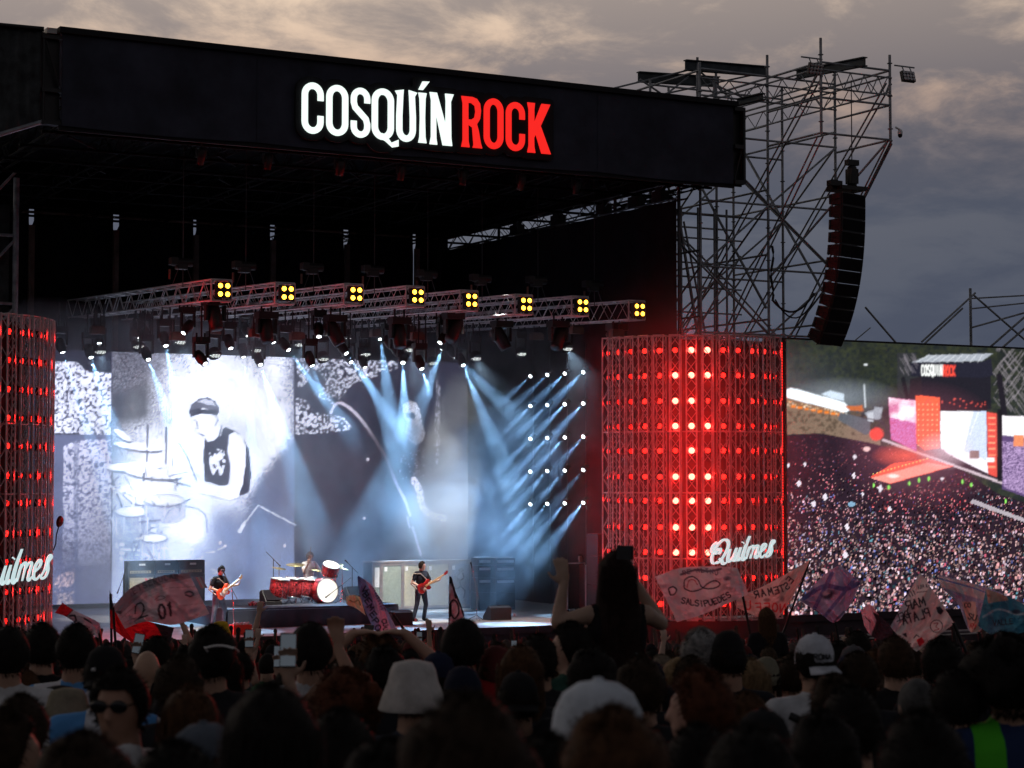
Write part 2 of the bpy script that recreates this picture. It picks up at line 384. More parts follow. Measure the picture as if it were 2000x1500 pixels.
def paint_mesh(me, cols):
    a = me.color_attributes.new('paint', 'FLOAT_COLOR', 'POINT' if len(cols) == len(me.vertices) else 'CORNER')
    buf = np.ones((len(cols), 4)); buf[:, :3] = cols; a.data.foreach_set('color', buf.ravel())

_ones = ['', 'first', 'second', 'third', 'fourth', 'fifth', 'sixth', 'seventh', 'eighth', 'ninth', 'tenth', 'eleventh', 'twelfth', 'thirteenth', 'fourteenth', 'fifteenth', 'sixteenth', 'seventeenth', 'eighteenth', 'nineteenth', 'twentieth']
def nth(k):
    if k <= 20: return _ones[k]
    tens = {2: 'twenty', 3: 'thirty', 4: 'forty', 5: 'fifty'}
    return tens[k // 10] + ('' if k % 10 == 0 else '-' + _ones[k % 10])

# ================================================================== THE SETTING: ground
def ground():
    xs = sorted(set([-3000, -1200, -500, -200, -100] + list(range(-60, 121, 3)) + [160, 250, 500, 1200, 3000]))
    ys = sorted(set([-3000, -1200, -500, -200, -100] + list(range(-60, 121, 3)) + [160, 250, 500, 1200, 3000]))
    mb = MB(); nx = len(xs)
    vs = [(x, y, gz(x, y) + (mnoise.noise(Vector((x * .2, y * .2, 0))) * .03 if abs(x) < 130 and abs(y) < 130 else 0) - .02) for y in ys for x in xs]
    fs = [(j * nx + i, j * nx + i + 1, (j + 1) * nx + i + 1, (j + 1) * nx + i) for j in range(len(ys) - 1) for i in range(nx - 1)]
    mb.add(vs, fs, True); tag(mb.build('ground', 'ground'), kind='structure')
ground()

# ================================================================== stage deck
SX0, SX1, SYB = 4.0, 54.0, 69.0
st = thing('stage', 'wide concert stage with pale floor and dark plum front edge', 'stage', (24, LIP, 0))
mb = MB(); px_ = SX0
mb.bx((SX0, LIP + .02, STZ - .16), (SX1, SYB, STZ)); mb.build('deck', 'deck', st)
mb = MB(); mb.bx((SX0, LIP + .10, -.3), (SX1, LIP + .16, STZ - .164)); mb.build('front_skirt', 'skirt', st)
mb = MB(); mb.bx((SX0, LIP - .02, STZ - .20), (SX1, LIP + .017, STZ + .004)); mb.build('lip_edge', 'skirt', st)
mb = MB(); mb.bx((SX0, LIP - 1.1, -.3), (SX1, LIP + .097, STZ - .62)); mb.build('camera_ledge', 'skirt', st)
mb = MB(); mb.bx((SX0, LIP - 1.14, STZ - .70), (SX1, LIP - 1.104, STZ - .655)); mb.build('ledge_rail', 'trim', st)
for i in range(9):                                        # short bright floor seams/ramps on the ledge
    x = 12 + i * 4.3
    mb = MB(); mb.bx((x, LIP - .9, STZ - .617), (x + 2.2, LIP - .75, STZ - .58)); mb.build('ledge_step', 'trim', st)

# ================================================================== roof with fascia
FB, FT = CZ + 9.15, CZ + 11.52
FX0, FX1 = 14.05, 34.85
roof = thing('stage_roof', 'black stage roof with plain dark navy front banner', 'roof', (24, LIP, FB))
seams = [FX0, 19.35, 24.6, 30.0, FX1]
for a, b in zip(seams, seams[1:]):
    mb = MB(); nx, nz = 24, 8; vs = []; fs = []
    for j in range(nz + 1):
        for i in range(nx + 1):
            u, v = i / nx, j / nz
            bulge = .05 * math.sin(math.pi * v) * math.sin(math.pi * u) * mnoise.noise(Vector((a + u * 3, v * 2, 3))) * 2
            sag = -.05 * math.sin(math.pi * u) if j == 0 else 0
            vs.append((a + .006 + (b - a - .012) * u, LIP + bulge, FB + sag + (FT - FB) * v))
    fs = [(j * (nx + 1) + i, j * (nx + 1) + i + 1, (j + 1) * (nx + 1) + i + 1, (j + 1) * (nx + 1) + i) for j in range(nz) for i in range(nx)]
    k = len(vs); vs += [(x, y + .05, z) for x, y, z in vs]; fs += [tuple(k + q for q in reversed(f)) for f in fs]
    mb.add(vs, fs, True); mb.build('banner_panel', 'fascia', roof)
mb = MB(); mb.bx((FX0 - .1, LIP - .12, FT + .004), (FX1 + .12, LIP + .35, FT + .16)); mb.build('top_rail', 'fascia_dark', roof)
mb = MB(); mb.bx((FX0 - .05, LIP + .06, FB - .12), (FX1 + .05, LIP + .16, FB + .1)); mb.build('bottom_rail', 'fascia_dark', roof)
mb = MB()
for z in (FB + .06, FB + 1.15, FT - .06): mb.bx((FX1 + .02, LIP - .06, z - .06), (FX1 + .4, LIP + .16, z + .06))
mb.bx((FX1 + .34, LIP - .05, FB), (FX1 + .42, LIP + .16, FT)); mb.tube((FX1 + .05, LIP + .05, FB + .1), (FX1 + .36, LIP + .05, FB + 1.1), .03)
mb.bx((FX1 + .02, LIP + .17, FB - .05), (FX1 + .42, LIP + .22, FT)); mb.build('end_frame', 'black_metal', roof)
mb = MB()
for z in (FB + .06, FB + .9, FT - .1): mb.bx((FX0 - .5, LIP + .05, z - .05), (FX0 - .01, LIP + .2, z + .05))
mb.tube((FX0 - .4, LIP + .1, FT - .2), (FX0 - .05, LIP + .1, FB + 1.0), .03); mb.tube((FX0 - .45, LIP + .1, FB), (FX0 - .45, LIP + .1, FT), .035)
mb.bx((FX0 - .5, LIP + .24, FB), (FX0 - .01, LIP + .28, FT)); mb.build('end_frame', 'black_metal', roof)
# ceiling: sloping dark sheet, beams and purlins
mb = MB(); mb.add([(FX0 - .4, LIP + .36, FT + .02), (FX1 + .1, LIP + .36, FT + .02), (FX1 + .1, 69, FT - .5), (FX0 - .4, 69, FT - .5), (FX0 - .4, LIP + .36, FT + .1), (FX1 + .1, LIP + .36, FT + .1), (FX1 + .1, 69, FT - .42), (FX0 - .4, 69, FT - .42)],
    [(0, 1, 2, 3), (7, 6, 5, 4), (0, 4, 5, 1), (1, 5, 6, 2), (2, 6, 7, 3), (3, 7, 4, 0)]); mb.build('roof_sheet', 'sheet', roof)
for i in range(9):
    x = FX0 + .3 + i * (FX1 - FX0 - .6) / 8
    mb = MB(); mb.truss((x, LIP + .5, FB + .45), (x, 68.5, FB + .15), .4, .7, .9, .03, .016, 5); mb.build('roof_truss', 'void_metal', roof)
for i in range(8):
    y = LIP + 1.2 + i * 2.2
    mb = MB(); mb.tube((FX0 - .2, y, FB + .02 - i * .02), (FX1, y, FB + .02 - i * .02), .045, 6); mb.build('purlin', 'void_metal', roof)
for i in range(14):
    x = FX0 + .6 + i * 1.5; y = LIP + 1.5 + (i * 37 % 11)
    mb = MB(); mb.tube((x, y, FB), (x + 1.3, y + 1.9, FB + .05), .03); mb.build('brace', 'void_metal', roof)

# left wing cover (ribbed tarpaulin) in front of the roof end
def wing():
    a, b = Vector((13.60, 50.25, 0)), Vector((5.0, 50.9, 0))
    w = thing('wing_cover', 'ribbed grey green tarpaulin wall at the far left of the roof', 'tarpaulin', (13.6, 50.25, FB))
    def low(u): return FB + .13 - .38 * min(u * 8.6, 2.2)
    mb = MB(); n = 110; vs = []; d = (b - a).normalized(); nrm = Vector((-d.y, d.x, 0))
    for i in range(n + 1):
        u = i / n; p = a.lerp(b, u) + nrm * (.05 * math.sin(u * 190) + .06 * mnoise.noise(Vector((u * 26, 0, 0))))
        for j in range(9):
            v = j / 8; q = p + nrm * .07 * mnoise.noise(Vector((u * 26, v * 4, 2))); vs.append((q.x, q.y, low(u) + (FT + .08 - low(u)) * v))
    fs = [(i * 9 + j, (i + 1) * 9 + j, (i + 1) * 9 + j + 1, i * 9 + j + 1) for i in range(n) for j in range(8)]
    mb.add(vs, fs, True); mb.build('tarp_sheet', 'tarp', w)
    mb = MB(); mb.path([a + Vector((0, -.12, low(0) - .05)), a.lerp(b, .256) + Vector((0, -.12, low(.256) - .05)), b + Vector((0, -.12, low(1) - .05))], .06, 8); mb.build('bottom_tube', 'steel', w)
    mb = MB(); mb.tube(a + Vector((0, -.1, FT + .1)), b + Vector((0, -.1, FT + .1)), .06, 8); mb.build('top_tube', 'black_metal', w)
    mb = MB(); mb.bx((13.65, 50.0, FT - .02), (13.9, 50.4, FT + .12)); mb.build('hinge_block', 'trim', w)
wing()
# left leg of the stage
def left_leg():
    t = thing('tower_leg', 'pale steel scaffold leg with grey cover under the left roof end', 'scaffold', (14.9, 58, 0))
    X1 = atY(31, 450, 58.0).x; X0 = X1 - 1.7
    for x in (X0, X1):
        mb = MB(); mb.tube((x, 58, 0), (x, 58, FB - .2), .09 if x > X0 else .06, 8); mb.build('standard', 'steel', t)
    for i in range(7):
        z = 1 + i * 2.0
        mb = MB(); mb.tube((X0, 58, z), (X1, 58, z), .05); mb.build('ledger', 'steel', t)
        mb = MB(); mb.tube((X0, 58, z), (X1, 58, z + 1.9), .045); mb.build('brace', 'steel', t)
    mb = MB(); n = 8; vs = []
    for j in range(25):
        for i in range(n + 1): vs.append((X1 - .15 - 3.4 * i / n, 58.15 + .07 * mnoise.noise(Vector((i * .7, j * .6, 5))), .2 + j * .57))
    mb.add(vs, [(j * (n + 1) + i, j * (n + 1) + i + 1, (j + 1) * (n + 1) + i + 1, (j + 1) * (n + 1) + i) for j in range(24) for i in range(n)], True); mb.build('cover_sheet', 'tarp', t)
left_leg()

# ================================================================== black rear wall with posts, side wall
YB = 67.5
bw = thing('rear_wall', 'black curtain wall high behind the lighting trusses', 'curtain', (24, YB, STZ))
posts = [58, 222, 378, 528, 672, 808]
pxs = [atY(p, 440, YB).x for p in posts]
ZT = CZ + 9.35
edges = [9.5] + pxs + [33.9]
for i, (a, b) in enumerate(zip(edges, edges[1:])):
    mb = MB(); n = 16; vs = []; ztop = ZT + .15
    for j, z in enumerate((STZ, CZ + 4, ZT - .75, ZT - .35, ztop)):
        for k in range(n + 1):
            u = k / n; x = a + (b - a) * u
            if j >= 3:
                if k == 0 and i > 0: x += .10 + .05 * (i % 3)
                if k == n and i < 6: x -= .02
            vs.append((x, YB + .04 * math.sin(u * 40 + i), z + (.05 * mnoise.noise(Vector((x, 3, 1))) if j == 4 else 0)))
    mb.add(vs, [(j * (n + 1) + k, j * (n + 1) + k + 1, (j + 1) * (n + 1) + k + 1, (j + 1) * (n + 1) + k) for j in range(4) for k in range(n)], True); mb.build('curtain', 'drape', bw)
for i, x in enumerate(pxs):
    mb = MB(); mb.bx((x - .09, YB - .35, STZ), (x + .09, YB - .2, ZT - .55)); mb.build('post', 'rust_post', bw)
mb = MB(); mb.tube((9.5, YB - .1, ZT - .08), (33.4, YB - .1, ZT - .08), .05); mb.build('top_pipe', 'rust_post', bw)
mb = MB(); mb.bx((9.5, YB + .3, ZT + .1), (34.2, YB + .5, FT)); mb.build('upper_wall', 'drape', bw)
SXW = 33.55
sw = thing('side_wall', 'tall black masking wall closing the right side of the stage', 'curtain', (SXW, 57, STZ))
mb = MB(); vs = []
for j, z in enumerate((STZ, 5, 9, CZ + 8.72)):
    for k in range(41): vs.append((SXW + .05 * math.sin(k * 1.1), 51.2 + k * .405, z - (.0 if j < 3 else .03 * mnoise.noise(Vector((k * .5, 0, 0))))))
mb.add(vs, [(j * 41 + k, j * 41 + k + 1, (j + 1) * 41 + k + 1, (j + 1) * 41 + k) for j in range(3) for k in range(40)], True); mb.build('curtain', 'drape', sw)
mb = MB(); mb.truss((SXW + .1, 51.0, CZ + 9.0), (SXW + .1, 67.4, CZ + 9.05), .35, .5, .8, .03, .018); mb.build('top_truss', 'black_metal', sw)
for y in (52.2, 53.6, 55.6, 58.6, 61.5):
    mb = MB(); mb.box((SXW + .05, y, CZ + 8.95), (.3, .55, .34)); mb.box((SXW + .05, y, CZ + 9.16), (.2, .3, .16)); mb.build('side_light_box', 'black_plastic', sw)
for y in (51.25, 55, 59, 63):
    mb = MB(); mb.tube((SXW + .12, y, STZ), (SXW + .12, y, CZ + 9.2), .06); mb.build('post', 'alu_dark', sw)
mb = MB(); mb.bx((SXW + .3, 50.5, CZ + 9.28), (SXW + .4, 67.9, FT - .1)); mb.build('upper_panel', 'drape', sw)
# left masking wall (dark inside face)
sl = thing('side_wall', 'black masking wall behind the left red light wall', 'curtain', (12.6, 58, STZ))
mb = MB(); mb.bx((9.0, 58.6, STZ), (9.1, 67.4, CZ + 9)); mb.build('curtain', 'drape', sl)

# ================================================================== letters
def arc(cx, cy, rx, ry, a0, a1, n=10): return [(cx + rx * math.cos(R(a0 + (a1 - a0) * i / n)), cy + ry * math.sin(R(a0 + (a1 - a0) * i / n))) for i in range(n + 1)]
def stroke2(pts, hw):
    n = len(pts); L = []; Rr = []
    for i in range(n):
        a = Vector(pts[max(i - 1, 0)]); b = Vector(pts[min(i + 1, n - 1)]); d = (b - a); d.normalize(); nn = Vector((-d.y, d.x)); p = Vector(pts[i]); w = hw[i] if isinstance(hw, list) else hw
        L.append(tuple(p + nn * w)); Rr.append(tuple(p - nn * w))
    return L + Rr[::-1]
def rrect(x0, y0, x1, y1, rx, ry): return arc(x1 - rx, y1 - ry, rx, ry, 0, 90) + arc(x0 + rx, y1 - ry, rx, ry, 90, 180) + arc(x0 + rx, y0 + ry, rx, ry, 180, 270) + arc(x1 - rx, y0 + ry, rx, ry, 270, 360)
def letter(ch, w):
    """outlines in a unit-high box of width w (in letter heights)"""
    t = .125; h = t / 2
    if ch == 'O': return [[rrect(0, 0, w, 1, w * .5, .24), rrect(t, .12, w - t, .88, w * .5 - t, .14)[::-1]]]
    if ch == 'Q': return [[rrect(0, 0, w - .02, 1, w * .48, .24), rrect(t, .12, w - t - .02, .88, w * .48 - t, .14)[::-1]], [[(w * .45, .13), (w * .62, .10), (w * .85, -.04), (w + .08, .03), (w + .08, -.10), (w * .9, -.13), (w * .6, -.02), (w * .42, .02)]]]
    if ch == 'C':
        p = [(w - h, .655)] + arc(w - h - (w / 2 - h), .76, w / 2 - h, .24 - h, 0, 180, 14) + arc(w / 2, .24, w / 2 - h, .24 - h, 180, 360, 14) + [(w - h, .36)]; return [[stroke2(p, [h] * len(p))]]
    if ch == 'S':
        p = [(w - h, .70)] + arc(w / 2, .78, w / 2 - h, .22 - h, 0, 180, 12) + [(h, .70), (h + .03, .60), (w * .5, .49), (w - h - .03, .38), (w - h, .28)] + arc(w / 2, .22, w / 2 - h, .22 - h, 0, -180, 12) + [(h, .33)]; return [[stroke2(p, h)]]
    if ch == 'U':
        p = [(h, 1.0), (h + .02, .9), (h, .5), (h, .24)] + arc(w / 2, .24, w / 2 - h, .24 - h, 180, 360, 12)[1:-1] + [(w - h, .24), (w - h, .5), (w - h - .02, .9), (w - h, 1.0)]; hw = [h + .03, h - .002] + [h] * (len(p) - 4) + [h - .002, h + .03]; return [[stroke2(p, hw)]]
    if ch == 'I': return [[[(0, 0), (w, 0), (w - .025, .12), (w - .035, .5), (w - .025, .88), (w, 1), (0, 1), (.025, .88), (.035, .5), (.025, .12)]], [[(.0, 1.06), (w * .55, 1.06), (w * 1.35, 1.24), (w * .5, 1.23)]]]
    if ch == 'N': return [[[(0, 0), (.16, 0), (.14, .12), (.135, .60), (w - .20, 0), (w, 0), (w - .02, .15), (w - .03, .85), (w + .03, 1), (w - .15, 1), (w - .135, .86), (w - .14, .40), (.15, 1), (0, 1), (.03, .85), (.03, .15)]]]
    if ch == 'R': return [[[(0, 0), (.18, 0), (.155, .12), (.15, .44), (.17, .44), (.24, .40), (w - .17, .06), (w - .19, 0), (w + .02, 0), (w - .015, .1), (w - .06, .34), (w - .10, .47), (w - .03, .58), (w - .01, .74), (w - .03, .88), (w - .10, .97), (w - .2, 1), (.0, 1), (.03, .86), (.03, .14)], [(.15, .55), (.15, .88), (.22, .88), (w - .145, .83), (w - .13, .72), (w - .15, .60), (.22, .55)]]]
    if ch == 'K': return [[[(0, 0), (.18, 0), (.155, .12), (.15, .30), (.19, .38), (w - .17, 0), (w + .04, 0), (.30, .55), (w + .03, 1), (w - .17, 1), (.155, .60), (.155, .88), (.17, 1), (0, 1), (.03, .86), (.03, .14)]]]
def sign():
    t = thing('lit_sign', 'illuminated sign reading COSQUÍN ROCK in white and red letters', 'sign', (24.4, LIP, FB))
    spec = [('C', 590, 633, 163, 259), ('O', 638, 681, 168, 263), ('S', 686, 724, 173, 267), ('Q', 727, 772, 175, 271), ('U', 775, 813, 179, 275), ('I', 818, 834, 182, 278), ('N', 840, 884, 184, 281),
            ('R', 902, 941, 191, 286), ('O', 946, 984, 194, 289), ('C', 989, 1026, 201, 293), ('K', 1031, 1073, 204, 297)]
    for k, (ch, x0, x1, y0, y1) in enumerate(spec):
        a = atY(x0, y1, LIP - .2); b = atY(x1, y0, LIP - .2); hgt = b.z - a.z; wid = (b.x - a.x) / hgt
        halo = MB(); face = MB()
        for q, loops in enumerate(letter(ch, wid)):
            o = loops[0]; cx = sum(p[0] for p in o) / len(o); cy = sum(p[1] for p in o) / len(o)
            face.prism(loops, -.19 - .003 * q, -.15, lambda u, v, w: (a.x + u * hgt, LIP + w, a.z + v * hgt))
        pad = .12
        halo.prism(rrect(-pad, -pad - (.12 if ch == 'Q' else 0), wid + pad, 1 + pad + (.2 if ch == 'I' else 0), .3 if ch in 'OCSQU' else .08, .3 if ch in 'OCSQU' else .08), -.145 + .002 * (k % 3), -.055, lambda u, v, w: (a.x + u * hgt, LIP + w, a.z + v * hgt))
        lo = face.build('letter', 'sign_white' if k < 7 else 'sign_red', t); tag(lo, ('white lit letter ' if k < 7 else 'red lit letter ') + ('Í' if ch == 'I' else ch))
        halo.build('letter_box', 'fascia_dark', lo)
sign()

# script sign: slanted brush strokes
def catmull(pts, n=6):
    P = [Vector(p) for p in pts]; P = [P[0] * 2 - P[1]] + P + [P[-1] * 2 - P[-2]]; out = []
    for i in range(1, len(P) - 2):
        for k in range(n):
            t = k / n; a, b, c, d = P[i - 1:i + 3]
            out.append(tuple(.5 * ((2 * b) + (c - a) * t + (2 * a - 5 * b + 4 * c - d) * t * t + (3 * b - a - 3 * c + d) * t ** 3)))
    return out + [tuple(P[-2])]
SCRIPT = [('Q', [[(.30, .08), (.12, .02), (.0, .3), (.08, .75), (.28, 1.05), (.5, 1.02), (.6, .75), (.52, .35), (.36, .05), (.22, .0)], [(.14, .42), (.16, .62), (.27, .66), (.31, .52), (.25, .42)], [(.28, .22), (.42, .16), (.55, -.06), (.68, -.02)], [(.02, .5), (-.08, .62), (-.06, .86), (.06, 1.02)]], .052),
 ('u', [[(.72, .60), (.70, .25), (.76, .02), (.88, .10), (.96, .30)], [(.98, .62), (.95, .22), (1.0, .02), (1.08, .10)]], .058),
 ('i', [[(1.16, .62), (1.13, .22), (1.18, .02), (1.26, .12)]], .058), ('dot', [[(1.19, .80), (1.22, .84)]], .062),
 ('l', [[(1.44, 1.10), (1.36, .60), (1.34, .15), (1.40, .0), (1.48, .12)]], .062),
 ('m', [[(1.54, .60), (1.50, .02)], [(1.51, .36), (1.60, .58), (1.70, .56), (1.69, .02)], [(1.70, .36), (1.80, .58), (1.91, .54), (1.88, .12), (1.94, .0), (2.02, .12)]], .044),
 ('e', [[(2.08, .26), (2.22, .40), (2.24, .56), (2.15, .62), (2.06, .42), (2.08, .10), (2.2, .0), (2.32, .14)]], .050),
 ('s', [[(2.36, .10), (2.44, .30), (2.46, .62), (2.52, .74), (2.58, .66), (2.5, .5), (2.56, .25), (2.52, .05), (2.40, .0), (2.34, .10)]], .050)]
def script_sign(label, a, b, up, off):
    HW = .92
    a = Vector(a); b = Vector(b); U = (b - a) / 2.62; Vv = Vector((0, 0, up)) + U * .22; nrm = U.cross(Vector((0, 0, 1))).normalized()
    t = thing('script_sign', label, 'sign', tuple(a))
    for ch, strokes, hw in SCRIPT:
        mb = MB(); bk = MB()
        for q, s in enumerate(strokes):
            c = catmull(s); n = len(c); w = [hw * HW * (.45 + .75 * abs(math.sin(math.pi * min(1, .12 + .8 * i / n)))) for i in range(n)]
            if ch == 'dot': w = [hw * 1.1] * n
            fn = lambda u, v, k: a + U * u + Vv * v + nrm * k
            pl = stroke2(c, w)
            for i in range(n - 1):
                quad = [pl[i], pl[i + 1], pl[2 * n - 2 - i], pl[2 * n - 1 - i]]; z = off + .003 * (q % 3)
                mb.add([fn(*p, z + .06) for p in quad] + [fn(*p, z) for p in quad], [(0, 1, 2, 3), (0, 4, 5, 1), (2, 6, 7, 3)])
                p2 = stroke2(c, [x + .018 for x in w]); quad = [p2[i], p2[i + 1], p2[2 * n - 2 - i], p2[2 * n - 1 - i]]
                bk.add([fn(*p, z - .03) for p in quad], [(0, 1, 2, 3)])
        lo = mb.build('letter_dot' if ch == 'dot' else 'letter', 'script_white', t); bk.build('letter_box', 'fascia_dark', lo)

pmat('red_lit_lining', (.05, .02, .02), .8, 0, .3, 2)  # dark lining colour with the lamps' red glow tinted in
# ================================================================== curved red light walls
RW = 3.2; WALLH = 8.5; ROWS = [684, 733, 783, 832, 880, 931, 978, 1030, 1079, 1130, 1180]
def lamp_proto(matn, seed):
    rng = random.Random(seed); mb = MB()
    for i in range(-2, 3):
        for j in range(-2, 3):
            if rng.random() < .10 or abs(i) + abs(j) == 4: continue
            x, z = i * .030, j * .030
            mb.add([(x - .0122, -.06, z - .0122), (x + .0122, -.06, z - .0122), (x + .0122, -.06, z + .0122), (x - .0122, -.06, z + .0122)], [(0, 1, 2, 3)])
    return mb.mesh('lamp_dots')
def hot_proto():
    mb = MB(); n = 12
    mb.add([(.095 * math.cos(2 * math.pi * i / n), -.062, .095 * math.sin(2 * math.pi * i / n)) for i in range(n)], [tuple(range(n))]); return mb.mesh('lamp_disc')
box_me = MB().box((0, 0, 0), (.21, .11, .21)).mesh('lamp_housing'); box_me.materials.append(M['black_plastic'])
dots = []
for i, mn in enumerate(['red_lamp', 'red_lamp_dim', 'red_lamp', 'red_lamp_dim']):
    me = lamp_proto(mn, i); me.materials.append(M[mn]); dots.append(me)
hot_me = hot_proto(); hot_me.materials.append(M['red_lamp_hot'])
def col_truss(hh):
    mb = MB(); w = .30
    for x in (-w / 2, w / 2):
        for y in (-.15, .15): mb.tube((x, y, 0), (x, y, hh), .024 if y < 0 else .02, 6)
    k = 22
    for i in range(k):
        z0, z1 = hh * i / k, hh * (i + 1) / k; a, b = (-w / 2, w / 2) if i % 2 else (w / 2, -w / 2)
        mb.tube((a, -.15, z0), (b, -.15, z1), .012, 4, caps=False); mb.tube((b, .15, z0), (a, .15, z1), .01, 4, caps=False)
        for x in (-w / 2, w / 2): mb.tube((x, -.15 if i % 2 else .15, z0), (x, .15 if i % 2 else -.15, z1), .01, 4, caps=False)
    for z in (0.02, hh * .215, hh * .445, hh * .66, hh - .02):
        for y in (-.15, .15): mb.tube((-w / 2, y, z), (w / 2, y, z), .02, 5)
        for x in (-w / 2, w / 2): mb.tube((x, -.15, z), (x, .15, z), .018, 5)
    return mb.mesh('column_truss')
tr_me = col_truss(WALLH); tr_me.materials.append(M['alu'])
def red_wall(label, c, a0, step, idx, hotcol, skip=(), gl=1.0):
    t = thing('light_wall', label, 'light wall', (c[0], c[1], STZ))
    rng = random.Random(3)
    zs = [atY(1351, y, 49.6).z for y in ROWS]
    for i in idx:
        if i in skip: continue
        a = a0 + R(step) * i; d = Vector((math.cos(a), math.sin(a), 0))
        tr = link_mesh('truss', tr_me, None, t); tr.location = d * RW; tr.rotation_euler = (0, 0, a + math.pi / 2)
        for z in zs:
            me = dots[rng.choice((0, 2)) if abs(i - hotcol) < 3.5 or rng.random() < .35 else rng.choice((1, 3))]; hot = abs(i - hotcol) < .5 or (abs(i - hotcol) < 1.5 and rng.random() < .7)
            b = link_mesh('lamp', lamp_me['hot' if hot else me.name], None, tr); b.location = (0, .02, z - STZ)
            if (zs.index(z) + i) % 2 == 0 and (gl == 1.0 or math.cos(a) > .2):
                l = bpy.data.lights.new('red_glow', 'SPOT'); l.energy = gl * (640 if hot else 120); l.color = (1, .010, .008); l.spot_size = R(140); l.spot_blend = 1; l.shadow_soft_size = .08
                lo = bpy.data.objects.new('red_glow', l); COL.objects.link(lo); lo.parent = tr; lo.location = (0, -.05, z - STZ); lo.rotation_euler = (R(-90), 0, 0)
    # ring hoops joining the columns
    for z in (WALLH * .215, WALLH * .445, WALLH * .66, WALLH - .03, .05):
        mb = MB(); pts = [(c[0] + (RW - .2) * math.cos(a0 + R(step) * k), c[1] + (RW - .2) * math.sin(a0 + R(step) * k), STZ + z) for k in np.linspace(idx[0], idx[-1], 24)]
        mb.path(pts, .022, 5); mb.build('hoop', 'alu', t)
    # dark lining behind the trusses, red lamp glow tinted into its colour
    mb = MB(); vs = []; ks = np.linspace(idx[0] - .4, idx[-1] + .4, 30)
    for k in ks:
        a = a0 + R(step) * k
        for z in (STZ + .1, STZ + WALLH - .12): vs.append((c[0] + (RW - .55) * math.cos(a), c[1] + (RW - .55) * math.sin(a), z))
    mb.add(vs, [(2 * i, 2 * i + 2, 2 * i + 3, 2 * i + 1) for i in range(29)], True); mb.build('lining', 'red_lit_lining', t)
    return t
lamp_me = {}
for me in dots + [hot_me]:
    mb = MB().box((0, 0, 0), (.21, .11, .21)); nb = len(mb.f); b0 = len(mb.v)
    mb.add([tuple(v.co) for v in me.vertices], [tuple(p.vertices) for p in me.polygons])
    nm = mb.mesh('lamp'); nm.materials.append(M['black_plastic']); nm.materials.append(me.materials[0])
    for p in list(nm.polygons)[nb:]: p.material_index = 1
    lamp_me['hot' if me is hot_me else me.name] = nm
u = Vector((ray(1351, 900).x, ray(1351, 900).y, 0)).normalized()
front = atY(1351, 900, 49.6); RC = Vector((front.x, front.y, 0)) + u * RW
A0R = math.atan2(-u.y, -u.x)
red_wall('tall curved wall of truss columns with red lamps right of the stage', (RC.x, RC.y), A0R, 8.5, list(range(-6, 7)), 0)
u2 = Vector((ray(104, 900).x, ray(104, 900).y, 0)).normalized(); perp = Vector((-u2.y, u2.x, 0))
LC = u2 * 56.0 + perp * (RW + .15)
A0L = math.atan2(-u2.y, -u2.x)
red_wall('curved wall of red lamp trusses cut off at the left edge', (LC.x, LC.y), A0L, 8.5, list(range(-3, 11)), 99, gl=1.4)
script_sign('white lit script sign reading Quilmes on the right red light wall', atY(1386, 1102, 48.95), atY(1506, 1086, 48.95), .62, 0.0)
pa = atY(-52, 1150, 49.9); pb = atY(93, 1128, 49.9)
script_sign('white lit script sign reading ilmes on the left red light wall', pa, pb, .74, 0.0)
# vertical red strip beside the right wall
stp = thing('led_strip', 'dark post with a vertical dashed red light strip beside the big screen', 'light strip', (36.5, 49.6, STZ))
mb = MB(); mb.bx((35.76, 49.5, STZ), (36.17, 49.8, STZ + 8.5)); mb.build('post', 'black_metal', stp)
for i, (z0, z1) in enumerate(((.1, 1.75), (1.8, 3.5), (3.55, 4.95), (5.0, 6.35), (6.6, 8.45))):
    mb = MB(); n = int((z1 - z0) / .085)
    for k in range(n): mb.bx((36.175, 49.46, STZ + z0 + k * .085), (36.235, 49.5, STZ + z0 + k * .085 + .055))
    mb.build('light_bar', 'red_strip', stp)

# ================================================================== video screens
def led_grid(o, ax0, ax1, z0, z1, Y, nx, nz, img, matn, name='display'):
    mb = MB(); xs = np.linspace(ax0, ax1, nx + 1); zs = np.linspace(z0, z1, nz + 1)
    X, Z = np.meshgrid(xs, zs); P = np.stack([X, np.full_like(X, Y), Z - CZ], -1)
    cf, rt, cu = (np.array(q) for q in (_cf, _rt, _cu)); d = P @ cf
    px = 1000 + F * (P @ rt) / d; py = 750 - F * (P @ cu) / d
    cols = img.get(px, py).reshape(-1, 3)
    me = bpy.data.meshes.new(name); L = np.array(o.location)
    v = np.stack([X - L[0], np.full_like(X, Y) - L[1], Z - L[2]], -1).reshape(-1, 3)
    idx = np.arange((nx + 1) * (nz + 1)).reshape(nz + 1, nx + 1)
    f = np.stack([idx[:-1, :-1], idx[:-1, 1:], idx[1:, 1:], idx[1:, :-1]], -1).reshape(-1, 4)
    me.vertices.add(len(v)); me.vertices.foreach_set('co', v.ravel()); me.loops.add(f.size); me.loops.foreach_set('vertex_index', f.ravel())
    me.polygons.add(len(f)); me.polygons.foreach_set('loop_start', np.arange(0, f.size, 4)); me.update(calc_edges=True)
    paint_mesh(me, cols); return link_mesh(name, me, matn, o)
